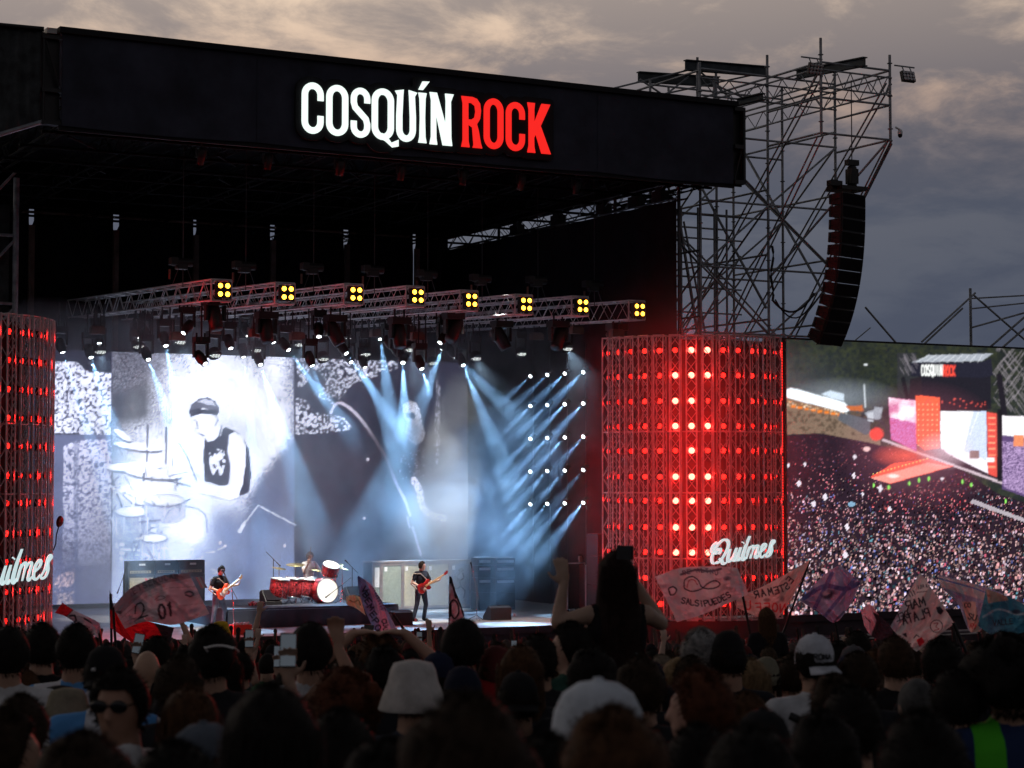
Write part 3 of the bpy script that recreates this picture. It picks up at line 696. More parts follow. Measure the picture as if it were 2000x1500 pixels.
def paint_main():
    im = Img(60, 660, 1060, 1230, 1.0, (.012, .012, .022)); nb = im.noise(60, 4); fine = im.rng.random((im.h, im.w)); X, Y = im.X, im.Y
    # speckled slabs
    leo = np.clip((im.noise(3.2, 1) - .30) * 5, 0, 1) * (.75 + .35 * fine); leo2 = np.clip((im.noise(3.2, 1) - .44) * 5, 0, 1) * (.6 + .4 * fine)
    wht = (.86, .85, .95)
    A = im.pmask([(100, 706), (150, 707), (168, 724), (217, 729), (217, 849), (100, 846)]); im.put(A, (.05, .05, .08)); im.put(A * leo, wht)
    im.rect(100, 849, 217, 1195, (.13, .14, .22))
    B = im.pmask([(124, 872), (150, 860), (217, 858), (217, 1100), (122, 1110)]); im.put(B * leo * np.clip((1130 - Y) / 190, 0, 1), (.66, .64, .75))
    im.put(im.pmask([(106, 1128), (146, 1110), (146, 1140), (106, 1160)]) * leo2, (.55, .4, .4)); im.put(im.pmask([(110, 1160), (146, 1155), (146, 1185), (112, 1190)]) * leo2, (.45, .36, .36))
    im.rect(144, 850, 153, 1190, (.10, .12, .2), .5)
    # drummer picture
    im.rect(218, 690, 576, 1190, (.06, .06, .09))
    D = ((X > 219) & (X < 574)).astype(float); glow = np.clip(1.72 - np.sqrt(((X - 440) / 150) ** 2 + ((Y - 850) / 165) ** 2) + (nb - .5) * .9, 0, 1)
    im.put(D * np.clip((glow - fine * .85) * 2.2, 0, 1), (.97, .96, 1.0))
    dm = D * np.clip((312 - X + (nb - .5) * 50) / 26, 0, 1) * np.clip((838 - Y + (nb - .5) * 40) / 30, 0, 1); im.put(dm * .95, np.stack([.022 + .03 * fine, .022 + .03 * fine, .034 + .03 * fine], -1))
    im.put(D * np.clip((330 - X) / 30, 0, 1) * np.clip((770 - Y + (nb - .5) * 30) / 25, 0, 1) * np.clip((fine - .5) * 1.5, 0, 1), (.38, .36, .40))
    for x in range(303, 335, 5): im.line([(x, 715), (x + 3, 835)], 1.4, (.25, .25, .3), .8)
    im.put(D * np.clip((Y - 940) / 90, 0, 1) * .75, (.52, .60, .80))  # blue-grey haze painted into the lower part of the picture
    im.put(D * np.clip(1.3 - np.sqrt(((X - 330) / 115) ** 2 + ((Y - 960) / 105) ** 2), 0, 1), (.93, .95, 1.0))
    edge = np.clip((X - (556 - .80 * np.clip(Y - 855, 0, 120)) + (nb - .5) * 40 + (fine - .5) * 26) / 22, 0, 1) * D
    im.put(edge * .92, (.055, .065, .12)); im.put(D * np.clip((Y - 985) / 60, 0, 1) * np.clip((X - 395) / 60, 0, 1) * .8, (.16, .20, .32))
    # cymbals, drums and stands in the picture
    for (cx, cy, rx, ry, rt_) in ((270, 872, 52, 9, .12), (262, 912, 58, 11, -.02), (300, 925, 60, 12, .1), (240, 850, 22, 8, .6)):
        im.ell(cx, cy + 3, rx, ry, (.10, .10, .14), .12, rt_); im.ell(cx, cy, rx - 1, ry - 2, (.93, .93, .97), .12, rt_)
    for p in (((281, 925), (279, 1050)), ((288, 830), (287, 900)), ((217, 930), (262, 1060)), ((325, 835), (324, 905)), ((345, 935), (352, 1000))): im.line(p, 4, (.07, .07, .11))
    im.ell(300, 965, 70, 26, (.9, .92, .97), .1, .08); im.line([(232, 960), (260, 985), (330, 992), (372, 975)], 3, (.1, .1, .16))
    for k in range(26):
        x, y = 225 + im.rng.random() * 120, 880 + im.rng.random() * 190; im.line([(x, y), (x + im.rng.normal() * 14, y + im.rng.normal() * 10)], 2.2, (.07, .07, .11) if k % 2 else (.95, .95, 1), .8)
    im.put(im.emask(278, 1050, 52, 58, .5) * .7, (.14, .17, .27))
    for k in range(30):
        x, y = 235 + im.rng.random() * 90, 1000 + im.rng.random() * 95; im.ell(x, y, 3 + 4 * im.rng.random(), 2 + 3 * im.rng.random(), (.75, .78, .88), .3)
    im.put(im.emask(362, 1030, 44, 40, .35, .3), (.86, .88, .97)); im.put(im.emask(350, 1085, 34, 50, .5), (.62, .68, .82)); im.line(catmull([(318, 1020), (335, 995), (372, 990), (400, 1005), (405, 1040)], 6), 3, (.2, .22, .32), .8)
    for (cx, cy, rx, ry, hh) in ((258, 1000, 38, 12, 46), (322, 978, 44, 13, 34), (300, 1052, 30, 10, 50)):
        im.put(np.maximum(im.pmask([(cx - rx, cy), (cx + rx, cy), (cx + rx - 4, cy + hh), (cx - rx + 4, cy + hh)]), im.emask(cx, cy + hh, rx - 4, ry, .2)) * .7, np.stack([.26 + .3 * nb, .30 + .3 * nb, .42 + .3 * nb], -1)); im.ell(cx, cy, rx + 1, ry + 1, (.12, .14, .2), .2, al=.8); im.ell(cx, cy - 1, rx - 2, ry - 2, (.92, .93, .98), .25)
        for k in range(5): x = cx - rx + 8 + k * (2 * rx - 16) / 4; im.line([(x, cy + 10), (x, cy + hh - 4)], 2, (.8, .82, .9), .6)
    for k in range(40):
        x, y = 222 + im.rng.random() * 110, 930 + im.rng.random() * 160; im.line([(x, y), (x + im.rng.normal() * 9, y + im.rng.normal() * 16)], 1.6 + im.rng.random() * 2, (.08, .09, .15) if k % 3 else (.9, .92, 1), .75)
    for k in range(18):
        x, y = 320 + im.rng.random() * 60, 840 + im.rng.random() * 100; im.line([(x, y), (x + im.rng.normal() * 5, y + 16)], 1.2, (.55, .55, .62), .6)
    im.put(im.emask(437, 1030, 44, 55, .7) * .75, (.15, .19, .31))
    # player
    im.poly([(400, 852), (428, 842), (440, 834), (452, 838), (470, 848), (486, 876), (491, 925), (486, 962), (470, 968), (440, 952), (400, 940), (397, 900)], (.02, .02, .035))
    im.poly([(378, 808), (385, 790), (402, 780), (420, 786), (431, 802), (430, 822), (424, 836), (412, 852), (396, 850), (384, 842), (378, 826)], (.97, .96, .99))
    im.poly([(368, 806), (374, 790), (388, 779), (406, 776), (420, 782), (428, 796), (428, 806), (398, 797), (384, 801), (374, 812)], (.10, .10, .13)); im.poly([(386, 784), (400, 779), (416, 784), (421, 793), (400, 789)], (.55, .55, .6))
    im.poly([(370, 802), (385, 798), (420, 801), (427, 804), (425, 812), (396, 808), (382, 811), (371, 815)], (.015, .015, .03))
    im.line([(379, 820), (384, 823), (386, 833)], 2.4, (.15, .15, .2)); im.line([(421, 814), (426, 821), (421, 830)], 3, (.3, .3, .36)); im.line([(388, 846), (398, 851), (410, 850)], 3.4, (.18, .18, .24)); im.line([(383, 836), (389, 838)], 2, (.3, .3, .35))
    im.poly([(398, 852), (424, 834), (436, 832), (432, 850), (420, 860), (405, 862)], (.96, .95, .98)); im.line([(433, 832), (428, 852), (418, 862)], 3, (.02, .02, .04))
    pr = im.pmask([(408, 885), (424, 876), (438, 880), (440, 905), (434, 926), (420, 936), (410, 915)]); im.put(pr * np.clip((im.noise(6, 2) - .42) * 8, 0, 1), (.85, .85, .9))
    im.poly([(446, 850), (458, 843), (472, 851), (480, 872), (479, 910), (474, 945), (464, 972), (448, 976), (392, 962), (374, 950), (378, 940), (420, 950), (446, 947), (450, 910), (444, 880)], (.98, .97, 1)); im.line([(447, 852), (444, 882), (450, 912), (447, 944)], 2, (.25, .25, .32), .8); im.line([(392, 964), (448, 978), (466, 972)], 2, (.3, .32, .4), .8)
    im.poly([(366, 932), (384, 926), (394, 940), (386, 960), (370, 956)], (.95, .94, .98)); im.line([(368, 930), (386, 927), (394, 940)], 1.6, (.3, .3, .36), .7)
    im.line([(350, 866), (366, 893), (384, 938)], 3.4, (.2, .2, .26)); im.line([(316, 936), (372, 950)], 3.4, (.10, .10, .14)); im.line([(330, 930), (366, 922)], 2.4, (.3, .3, .36))
    # right half: speckles, cable, face
    im.rect(576, 690, 1050, 1190, (.020, .020, .034))
    C1 = im.pmask([(578, 700), (690, 694), (770, 690), (778, 718), (735, 735), (690, 748), (668, 775), (650, 790), (612, 770), (636, 752), (628, 730), (605, 715), (600, 745), (582, 765)])
    C2 = im.pmask([(578, 775), (604, 785), (612, 805), (640, 810), (672, 815), (690, 838), (640, 845), (578, 849)]); im.put(np.maximum(C1 * .8, C2) * leo2, (.80, .78, .84))
    cab = catmull([(646, 806), (655, 790), (668, 788), (690, 803), (712, 828), (735, 862), (757, 900), (772, 940), (790, 975), (801, 1006)], 8); im.line(cab, 5.5, (.52, .45, .50)); im.line([(795, 1010), (800, 1030)], 4, (.4, .35, .4)); im.line([(806, 1030), (822, 1085)], 4, (.35, .30, .36))
    im.line([(470, 1033), (504, 987), (578, 1026)], 2, (.8, .8, .85)); im.poly([(464, 1038), (478, 1016), (480, 1024), (470, 1042)], (.8, .8, .85))
    im.put(im.emask(770, 850, 75, 130, .5) * .85, (.006, .006, .012)); fm = im.pmask([(786, 790), (800, 782), (812, 786), (820, 800), (824, 824), (830, 846), (826, 862), (812, 870), (800, 862), (792, 845), (795, 825), (788, 812)])
    im.put(fm * np.clip(nb * 1.4 - .1, 0, 1) * (.45 + .55 * (fine > .35)), (.80, .74, .74))
    im.poly([(792, 808), (806, 806), (814, 812), (808, 818), (794, 815)], (.02, .02, .03)); im.line([(796, 850), (806, 858)], 3, (.02, .02, .03)); im.line([(800, 826), (797, 840), (804, 843)], 2.5, (.03, .03, .04))
    nk = catmull([(808, 938), (818, 955), (824, 985), (840, 1005), (866, 1012)], 6); im.put(im.smask(nk, 14) * (fine > .35), (.85, .78, .80))
    for k in range(60): x, y = 855 + im.rng.normal() * 2.5, 740 + 170 * im.rng.random(); im.line([(x, y), (x, y + 5)], 1.3, (.4, .38, .42), .7)
    for k in range(40): x, y = 780 + 50 * im.rng.random(), 880 + 60 * im.rng.random(); im.ell(x, y, 1.5, 1.5, (.5, .46, .5), .5, al=.7)
    for x, y in ((718, 897), (711, 1012), (556, 1066), (430, 1060), (440, 1066)): im.ell(x, y, 3, 3.5, (.8, .7, .74), .4)
    for k in range(14): x, y = 265 + 170 * im.rng.random(), 1040 + 80 * im.rng.random(); im.line([(x, y), (x + 14, y + im.rng.normal() * 7)], 3, (.8, .75, .78), .6)
    im.blur(1); im.a *= (.86 + .28 * fine)[..., None] * np.array([.90, .96, 1.12]); return im
ms = thing('video_screen', 'huge back screen showing a black and white drummer', 'screen', (24.2, 64, STZ))
MX0, MX1, MZ0, MZ1 = 15.2, 32.9, STZ + .15, CZ + 4.35
led_grid(ms, MX0, MX1, MZ0, MZ1, 64.0, 420, 212, paint_main(), 'led_main')
mb = MB(); mb.bx((MX0 - .05, 64.01, MZ0 - .05), (MX1 + .05, 64.18, MZ1 + .05)); mb.build('cabinet_back', 'black_plastic', ms)
for x in np.linspace(MX0, MX1, 8):
    mb = MB(); mb.truss((x, 64.5, STZ), (x, 64.5, MZ1), .3, .3, .6, .025, .012); mb.build('support_truss', 'alu_dark', ms)

def paint_side():
    im = Img(1525, 640, 2300, 1215, .95, (.02, .016, .03)); X, Y = im.X, im.Y; rng = im.rng; fine = rng.random((im.h, im.w)); n20 = im.noise(16, 4); n6 = im.noise(5, 2)
    hz = np.clip((Y - 660) / 120, 0, 1)
    hill = np.stack([.008 + .026 * n20 * n6 * 2, .011 + .029 * n20 * n6 * 2, .010 + .016 * n20], -1) + (hz * np.clip((1700 - X) / 160, .1, 1))[..., None] * np.array([.05, .055, .07]); im.put(np.ones_like(X), hill)
    im.put(np.clip((n20 - .55) * 4, 0, 1) * (Y < 790) * .6, (.012, .018, .014))
    im.put(im.emask(1640, 775, 120, 40, 1.0) * .55, (.30, .34, .40))
    im.poly([(1525, 790), (1600, 800), (1690, 830), (1720, 860), (1700, 1200), (1525, 1200)], (.20, .14, .10)); im.put((Y > 800) * (Y < 850) * (X < 1700) * (n6 > .6), (.10, .07, .05))
    im.poly([(1533, 762), (1545, 757), (1600, 772), (1650, 786), (1662, 800), (1652, 806), (1600, 793), (1533, 776)], (.85, .92, .98)); im.poly([(1604, 770), (1622, 762), (1648, 770), (1648, 783), (1625, 778)], (.55, .65, .75))
    im.poly([(1533, 776), (1600, 793), (1650, 806), (1640, 812), (1533, 790)], (.22, .12, .07)); 
    for k in range(60): x = 1535 + 120 * rng.random(); y = 782 + (x - 1535) * .2 + 10 * rng.random(); im.ell(x, y, 1.6, 1.3, (1, .7, .4) if k % 3 else (1, .95, .85), .5)
    for k in range(8): x = 1545 + k * 13; im.rect(x, 792 + k * 2.2, x + 9, 797 + k * 2.2, (.75, .20, .03))
    im.poly([(1640, 805), (1700, 820), (1700, 845), (1690, 850), (1636, 820)], (.10, .11, .13)); im.poly([(1688, 806), (1708, 800), (1722, 804), (1720, 818), (1700, 822)], (.30, .33, .38)); im.poly([(1650, 793), (1685, 792), (1686, 803), (1660, 802)], (.50, .13, .04))
    im.line([(1688, 752), (1690, 795)], 3, (.55, .6, .65)); im.ell(1691, 712, 4, 2, (.9, .95, 1), .4)
    im.poly([(1694, 806), (1706, 806), (1706, 824), (1694, 822)], (.5, .54, .6)); im.poly([(1708, 794), (1724, 796), (1722, 806), (1708, 804)], (.32, .35, .4)); im.line([(1684, 816), (1722, 822)], 2.5, (.05, .05, .06)); im.blur(1)
    # crowd
    cm = im.pmask([(1525, 850), (1600, 846), (1700, 865), (1760, 880), (1830, 900), (1860, 905), (1950, 965), (2310, 1080), (2310, 1215), (1525, 1215)]); im.put(cm, (.022, .012, .021))
    pal = [(.85, .80, .86), (.62, .36, .34), (.85, .58, .60), (.35, .2, .22), (.02, .015, .02), (.55, .12, .18), (.16, .24, .6), (.75, .55, .5), (.02, .015, .025), (.01, .01, .015), (.7, .42, .36), (.1, .3, .34), (.8, .74, .8)]
    n = 17000; xs = 1530 + 770 * rng.random(n); ys = 846 + 352 * rng.random(n) ** .85; order = np.argsort(ys); a = im.a; k = im.k
    for i in order:
        x, y = xs[i], ys[i]
        jx, jy = int((x - im.x0) * k), int((y - im.y0) * k)
        if not (0 <= jx < im.w - 4 and 0 <= jy < im.h - 6) or cm[jy, jx] < .5: continue
        f = (y - 846) / 350; sz = 1.1 + 3.9 * f; c = np.array(pal[rng.integers(len(pal))]) * (.02 + 1.05 * rng.random() ** 2.9) * (.85 + .5 * f)
        if y < 960 and x < 1720: c = c * np.array([1, .62, .68])
        if y < 1000 and 1700 < x < 1900: c = c * np.array([1.1, .5, .52])
        c = c * np.array([1.08, .74, .86]) if f < .55 else c * np.array([1.02, .86, .94])
        w = max(1, int(sz * (.6 + .6 * rng.random()))); h = max(1, int(sz * (.7 + .9 * rng.random())))
        a[jy:jy + h, jx:jx + w] = c
        if f > .25 and rng.random() < .5: a[max(0, jy - 1 - int(f * 2)):jy, jx:jx + max(1, w // 2)] = (.35, .22, .2) if rng.random() < .5 else (.01, .01, .015)
    for x, y, r in ((1573, 908, 6), (1612, 972, 9), (1590, 985, 8), (1670, 893, 6), (1668, 930, 7), (1720, 955, 9), (1561, 945, 8), (1738, 995, 7), (1655, 1030, 8), (1652, 1085, 9), (1540, 910, 6), (1841, 935, 6), (1685, 965, 5)):
        r *= .75; im.poly([(x - r, y - r * .4), (x + r * .1, y - r * 1.3), (x + r * .7, y + r * .1), (x - r * .3, y + r)], (.70, .64, .72) if r != 7 else (.5, .55, .35))
    im.ell(1663, 985, 8, 5, (.2, .35, .5)); im.ell(1712, 848, 15, 14, (.75, .06, .04), .2); im.ell(1693, 877, 8, 5, (.8, .5, .5), .3)
    # stage in the picture
    im.poly([(1722, 856), (1745, 858), (2000, 968), (2310, 1085), (2310, 1040), (2000, 950), (1850, 880)], (.025, .02, .03)); im.poly([(1725, 857), (2000, 956), (2310, 1060), (2310, 1066), (2000, 961), (1722, 861)], (.55, .45, .5))
    im.poly([(1900, 975), (2000, 1012), (2310, 1110), (2310, 1118), (2000, 1020), (1895, 982)], (.38, .34, .38))
    im.poly([(1700, 932), (1745, 905), (1812, 896), (1862, 910), (1838, 922), (1740, 945)], (.92, .10, .06)); im.poly([(1702, 934), (1812, 903), (1858, 911), (1738, 944)], (.85, .30, .24)); im.ell(1745, 930, 14, 5, (1, .75, .7), .5)
    im.put(im.emask(1770, 890, 70, 26, 1.0) * .7, (1, .12, .06))
    for k in range(16): im.ell(1706 + k * 7, 926 - k * 2, 1.6, 1.4, (1, .7, .2), .4)
    im.poly([(1738, 945), (1862, 911), (1866, 925), (1750, 960)], (.03, .02, .03))
    im.poly([(1752, 690), (1790, 690), (1800, 800), (1752, 790)], (.03, .03, .04), .6)
    im.poly([(1778, 740), (1800, 735), (1800, 860), (1770, 850)], (.02, .015, .02)); im.rect(1800, 733, 1936, 800, (.014, .013, .02))
    im.poly([(1778, 708), (1918, 706), (1936, 700), (1940, 733), (1918, 738), (1780, 735)], (.016, .016, .028)); im.poly([(1780, 708), (1815, 694), (1940, 690), (1918, 705)], (.34, .37, .42))
    for k in range(9): im.line([(1790 + k * 15, 707), (1815 + k * 13, 693)], 1.2, (.62, .65, .7))
    im.text('COSQUIN', 1800, 733, 20, 2.2, (.95, .98, .95), cw=.21, gap=.09); im.text('ROCK', 1843, 734, 20, 2.2, (.95, .08, .05), cw=.21, gap=.09)
    for k in range(90):
        x0, y0 = 1938 + 70 * rng.random(), 680 + 120 * rng.random(); s_ = 1 if k % 2 else -1; im.line([(x0, y0), (x0 + 16, y0 + s_ * 22)], 1.0, (.30, .27, .30), .7)
    for k in range(26): x0, y0 = 1752 + 34 * rng.random(), 690 + 30 * rng.random(); im.line([(x0, y0), (x0 + 8, y0 + 14)], .9, (.22, .2, .23), .7)
    im.line([(1764, 740), (1774, 785)], 8, (.012, .012, .016)); im.line([(1952, 735), (1962, 812)], 12, (.014, .012, .018))
    im.poly([(1735, 776), (1790, 782), (1790, 882), (1740, 858)], (.55, .10, .26)); im.put(im.pmask([(1736, 777), (1789, 783), (1789, 826), (1737, 815)]) * np.clip(n20 * 2.2 - .5, .1, 1), (1, .88, .98)); im.put(im.pmask([(1740, 812), (1790, 822), (1790, 880), (1740, 856)]) * (fine > .6), (.55, .2, .5))
    im.ell(1762, 812, 10, 12, (1, .97, 1), .6)
    im.poly([(1788, 772), (1835, 776), (1836, 875), (1806, 880), (1790, 866)], (.95, .12, .05)); 
    for r_ in range(9):
        for c_ in range(5): im.ell(1794 + c_ * 9, 790 + r_ * 10, 1.5, 1.5, (1, .6, .3), .4)
    im.poly([(1836, 800), (1926, 802), (1928, 900), (1905, 905), (1838, 876)], (.55, .66, .88)); im.put(im.pmask([(1836, 800), (1900, 802), (1880, 890), (1838, 876)]) * .85, (.95, .98, 1)); im.put(im.pmask([(1842, 800), (1870, 840), (1850, 880), (1836, 860)]) * .8, (1, 1, 1))
    for k in range(7): im.line([(1846 + k * 11, 802), (1858 + k * 6, 850)], 2, (1, 1, 1), .5)
    im.poly([(1836, 872), (1905, 888), (1928, 902), (1930, 925), (1850, 886)], (.92, .86, .95)); im.rect(1893, 880, 1912, 896, (.25, .16, .16)); im.ell(1860, 872, 24, 10, (1, 1, 1), .8)
    im.put(im.emask(1845, 880, 60, 40, 1.0) * .5, (1, .75, .85))
    im.poly([(1836, 782), (1928, 783), (1928, 803), (1836, 803)], (.02, .01, .015)); 
    for k in range(40): im.ell(1790 + 138 * rng.random(), 776 + 22 * rng.random(), 1.6, 1.6, (.75, .10, .08), .4)
    im.poly([(1927, 805), (1947, 808), (1947, 932), (1930, 925)], (.70, .08, .06)); 
    for k in range(9): im.rect(1930, 815 + k * 12, 1944, 818 + k * 12, (1, .35, .2))
    im.rect(1926, 894, 1942, 902, (.95, .9, .9)); im.rect(1948, 800, 1958, 940, (.012, .01, .014))
    im.poly([(1958, 812), (2060, 815), (2060, 990), (1958, 955)], (.10, .06, .16)); im.poly([(1958, 812), (2060, 815), (2060, 862), (1958, 850)], (.9, .86, .9)); im.put(im.pmask([(1958, 862), (2060, 870), (2060, 985), (1958, 950)]) * (fine > .55), (.5, .35, .6)); im.rect(1980, 850, 2000, 872, (.75, .25, .12))
    for x, y in ((1706, 948), (1736, 952), (1776, 944), (1795, 938), (1814, 935), (1880, 941), (1897, 947), (1964, 979)): im.ell(x, y, 2.6, 5, (.25, .75, .12), .3)
    im.put(im.emask(1800, 870, 170, 130, 1.0) * .14, (1, .3, .45)); keep = im.a.copy(); im.blur(2); mk = (((Y < 905) | ((X > 1715) & (Y < 965))).astype(float))[..., None]; mk = mk * (.75 + .25 * (1 - cm[..., None])); im.a = im.a * mk + keep * (1 - mk); im.a *= (.9 + .2 * fine)[..., None]; return im
ss = thing('video_screen', 'big side screen showing the festival crowd from above', 'screen', (43, 50, STZ))
IX0, IX1, IZ0, IZ1 = 36.78, 52.5, STZ + .02, CZ + 4.46
led_grid(ss, IX0, IX1, IZ0, IZ1, 50.0, 400, 260, paint_side(), 'led_side')
mb = MB(); mb.bx((IX0 - .06, 50.01, IZ0 - .06), (IX1 + .06, 50.2, IZ1 + .06)); mb.build('cabinet_back', 'black_plastic', ss)
for i in range(4):
    x = 39 + i * 4; mb = MB(); mb.truss((x, 50.6, STZ), (x, 50.6, IZ1), .35, .35, .7, .025, .012); mb.build('support_truss', 'alu_dark', ss)

# ================================================================== scaffold tower right of the roof
def scaffold():
    t = thing('scaffold_tower', 'tall lattice of steel scaffold tubes rising right of the stage roof', 'scaffold', (38.8, 53, 0))
    gx = [34.9, 37.5, 40.2]; gy = [49.1, 51.9, 54.8, 57.7]
    top = {}
    def zt(i, j):
        if i == 0: return CZ + 12.9 if j > 0 else None
        return CZ + 13.15
    def part(name, a, b, r=.042, m='steel'):
        mb = MB(); mb.tube(a, b, r, 6); return mb.build(name, m, t)
    lev = [CZ - 3.5 + 2.08 * k for k in range(9)]             # ledger levels
    for i, x in enumerate(gx):
        for j, y in enumerate(gy):
            if j == 0 and i == 0: continue
            zb = CZ + 10.75 if j == 0 else 0
            tp = CZ + 13.25 + .25 * ((i * 5 + j * 3) % 3)
            part('standard', (x, y, zb), (x, y, tp), .048)
            mb = MB()
            z = zb + .4
            while z < tp:
                mb.lathe([(.05, -.012), (.085, -.012), (.085, .012), (.05, .012)], (x, y, z), None, 8); z += 1.04
            mb.build('rosette', 'steel', t)
    zs_front = [CZ + 10.8, CZ + 11.9, CZ + 13.0]
    for j, y in enumerate(gy):
        zl = zs_front if j == 0 else [CZ - 1.5 + 2.08 * k for k in range(8)]
        for z in zl:
            for i in range(2):
                if j == 0 and i == 0: continue
                part('ledger', (gx[i], y, z), (gx[i + 1], y, z + .0), .036)
    for i, x in enumerate(gx):
        for j in range(3):
            if i == 0 and j == 0: continue
            zl = zs_front if j == 0 else [CZ - 1.0 + 2.08 * k for k in range(7)] + [CZ + 13.0]
            for z in zl: part('ledger', (x, gy[j], z), (x, gy[j + 1], z), .036)
    for i, x in enumerate(gx):                                # crossing braces in depth
        for j in (1, 2):
            for k in range(6):
                z = CZ - 1.5 + 2.08 * k
                if (i + j + k) % 2: part('brace', (x, gy[j], z), (x, gy[j + 1], z + 2.08), .034)
                else: part('brace', (x, gy[j + 1], z), (x, gy[j], z + 2.08), .034)
    for j in (1, 2, 3):                                       # braces across
        for i in range(2):
            for k in range(6):
                z = CZ - 1.5 + 2.08 * k
                if (i + j + k) % 2: part('brace', (gx[i], gy[j] - .06, z), (gx[i + 1], gy[j] - .06, z + 2.08), .034)
                elif j != 2: part('brace', (gx[i + 1], gy[j] - .06, z), (gx[i], gy[j] - .06, z + 2.08), .034)
    for x in (37.40, 37.60, 40.10, 40.30):                    # long raking struts of the cantilever
        part('strut', (x, 49.15, CZ + 10.7), (x, 57.6, CZ + 1.2), .03)
        part('strut', (x, 49.15, CZ + 12.6), (x, 57.6, CZ + 4.6), .03)
    for x in (37.4, 40.1): part('strut', (x, 57.6, CZ + 12.4), (x, 51.9, CZ + 5.6), .045)
    part('strut', (37.5, 51.8, CZ + 6.6), (40.2, 49.2, CZ + 10.8), .04); part('strut', (40.2, 52, CZ + 7.4), (40.25, 49.1, CZ + 10.8), .04)
    for y in (49.1, 51.9):                                    # lattice girders at the top
        mb = MB(); x0 = 37.5 if y < 50 else 34.9
        mb.tube((x0, y - .08, CZ + 12.2), (40.2, y - .08, CZ + 12.2), .03); mb.tube((x0, y - .08, CZ + 12.75), (40.2, y - .08, CZ + 12.75), .03); n = 10
        for k in range(n): mb.tube((x0 + (40.2 - x0) * k / n, y - .08, CZ + (12.2 if k % 2 else 12.75)), (x0 + (40.2 - x0) * (k + 1) / n, y - .08, CZ + (12.75 if k % 2 else 12.2)), .02, 4)
        mb.build('girder', 'steel', t)
    for x in (37.5, 40.2):
        mb = MB(); mb.tube((x - .07, 49.1, CZ + 12.3), (x - .07, 57.7, CZ + 12.3), .03); mb.tube((x - .07, 49.1, CZ + 12.8), (x - .07, 57.7, CZ + 12.8), .03); n = 18
        for k in range(n): mb.tube((x - .07, 49.1 + 8.6 * k / n, CZ + (12.3 if k % 2 else 12.8)), (x - .07, 49.1 + 8.6 * (k + 1) / n, CZ + (12.8 if k % 2 else 12.3)), .02, 4)
        mb.build('girder', 'steel', t)
    def ib(a, b, h=.32, w=.2):
        a = Vector(a); b = Vector(b); d = (b - a).normalized(); sd_ = Vector((-d.y, d.x, 0)); mb = MB()
        m = Matrix((d, sd_, Vector((0, 0, 1)))).transposed(); L = (b - a).length; c = (a + b) / 2
        mb.box(c + Vector((0, 0, h / 2)), (L, w, .035), m); mb.box(c - Vector((0, 0, h / 2)), (L, w, .035), m); mb.box(c, (L, .03, h - .04), m); mb.build('steel_beam', 'ibeam', t)
    ib(atY(1338, 127, 54.8), atY(1500, 140, 54.8)); ib(atY(1246, 150, 56.5), atY(1404, 160, 56.5)); a = atX(1556, 146, 38.9); b = atX(1690, 120, 38.9); ib(a, b, .26, .18); ib(atX(1440, 200, 36.0), atX(1490, 188, 36.0), .18)
    for a, b in (((1362, 112), (1362, 200)), ((1395, 150), (1395, 205))): part('standard', atY(*a, 54.8), atY(*b, 54.8), .045)
    for a, b in (((1200, 172), (1365, 132)), ((1290, 185), (1500, 140)), ((1362, 135), (1430, 195)), ((1250, 155), (1290, 182)), ((1345, 150), (1300, 185)), ((1395, 165), (1450, 190))): part('brace', atY(*a, 55.2), atY(*b, 55.2), .034)
    # lower left side of the lattice, seen beside the masking wall
    for px in (1331, 1364, 1396, 1420): part('standard', (atY(px, 600, 53.4).x, 53.4, 0), (atY(px, 600, 53.4).x, 53.4, CZ + 8.9), .04)
    for k in range(7): part('ledger', (35.0, 53.4, CZ + 3.9 + k * .8), (37.5, 53.4, CZ + 3.9 + k * .8), .03)
    part('brace', (35.0, 53.35, CZ + 8.8), (35.9, 53.35, CZ + 4.0), .05); part('brace', (36.2, 53.3, CZ + 4), (35.2, 53.3, CZ + 8.4), .035); part('brace', (35.2, 53.3, CZ + 4.2), (37.4, 53.3, CZ + 7.4), .035)
    # drooping cables
    for (x0, x1, sag, r) in ((1508, 1590, 30, .035), (1514, 1596, 42, .025)):
        mb = MB(); pts = [atY(x0 + (x1 - x0) * q / 10, 585 + sag * (1 - (2 * q / 10 - 1) ** 2) - q * 1.2, 51.5) for q in range(11)]; mb.path(pts, r, 6); mb.build('cable', 'black_plastic', t)
    mb = MB(); mb.path([atY(1508, 480 + 12 * q, 51.6) + Vector((.05 * math.sin(q), 0, 0)) for q in range(10)], .04, 6); mb.build('cable', 'black_plastic', t)
scaffold()
def far_scaffold():
    t = thing('screen_scaffold', 'low grey scaffold frame showing above the big side screen', 'scaffold', (47, 53, 0))
    def seg(a, b, r, Y=53): mb = MB(); mb.tube(atY(*a, Y), atY(*b, Y), r, 6); mb.build('tube', 'steel', t)
    for a, b, r in (((1895, 563), (1897, 700), .05), ((1800, 668), (1905, 572), .035), ((1805, 672), (1880, 602), .035), ((1897, 603), (2040, 588), .03), ((1897, 583), (2040, 575), .03), ((1897, 640), (2040, 600), .035), ((1900, 575), (2020, 680), .035), ((1920, 690), (2040, 585), .04), ((1945, 690), (2060, 590), .04), ((2030, 560), (2030, 700), .05), ((1690, 600), (1752, 672), .035), ((1640, 690), (1700, 640), .02)): seg(a, b, r)
far_scaffold()

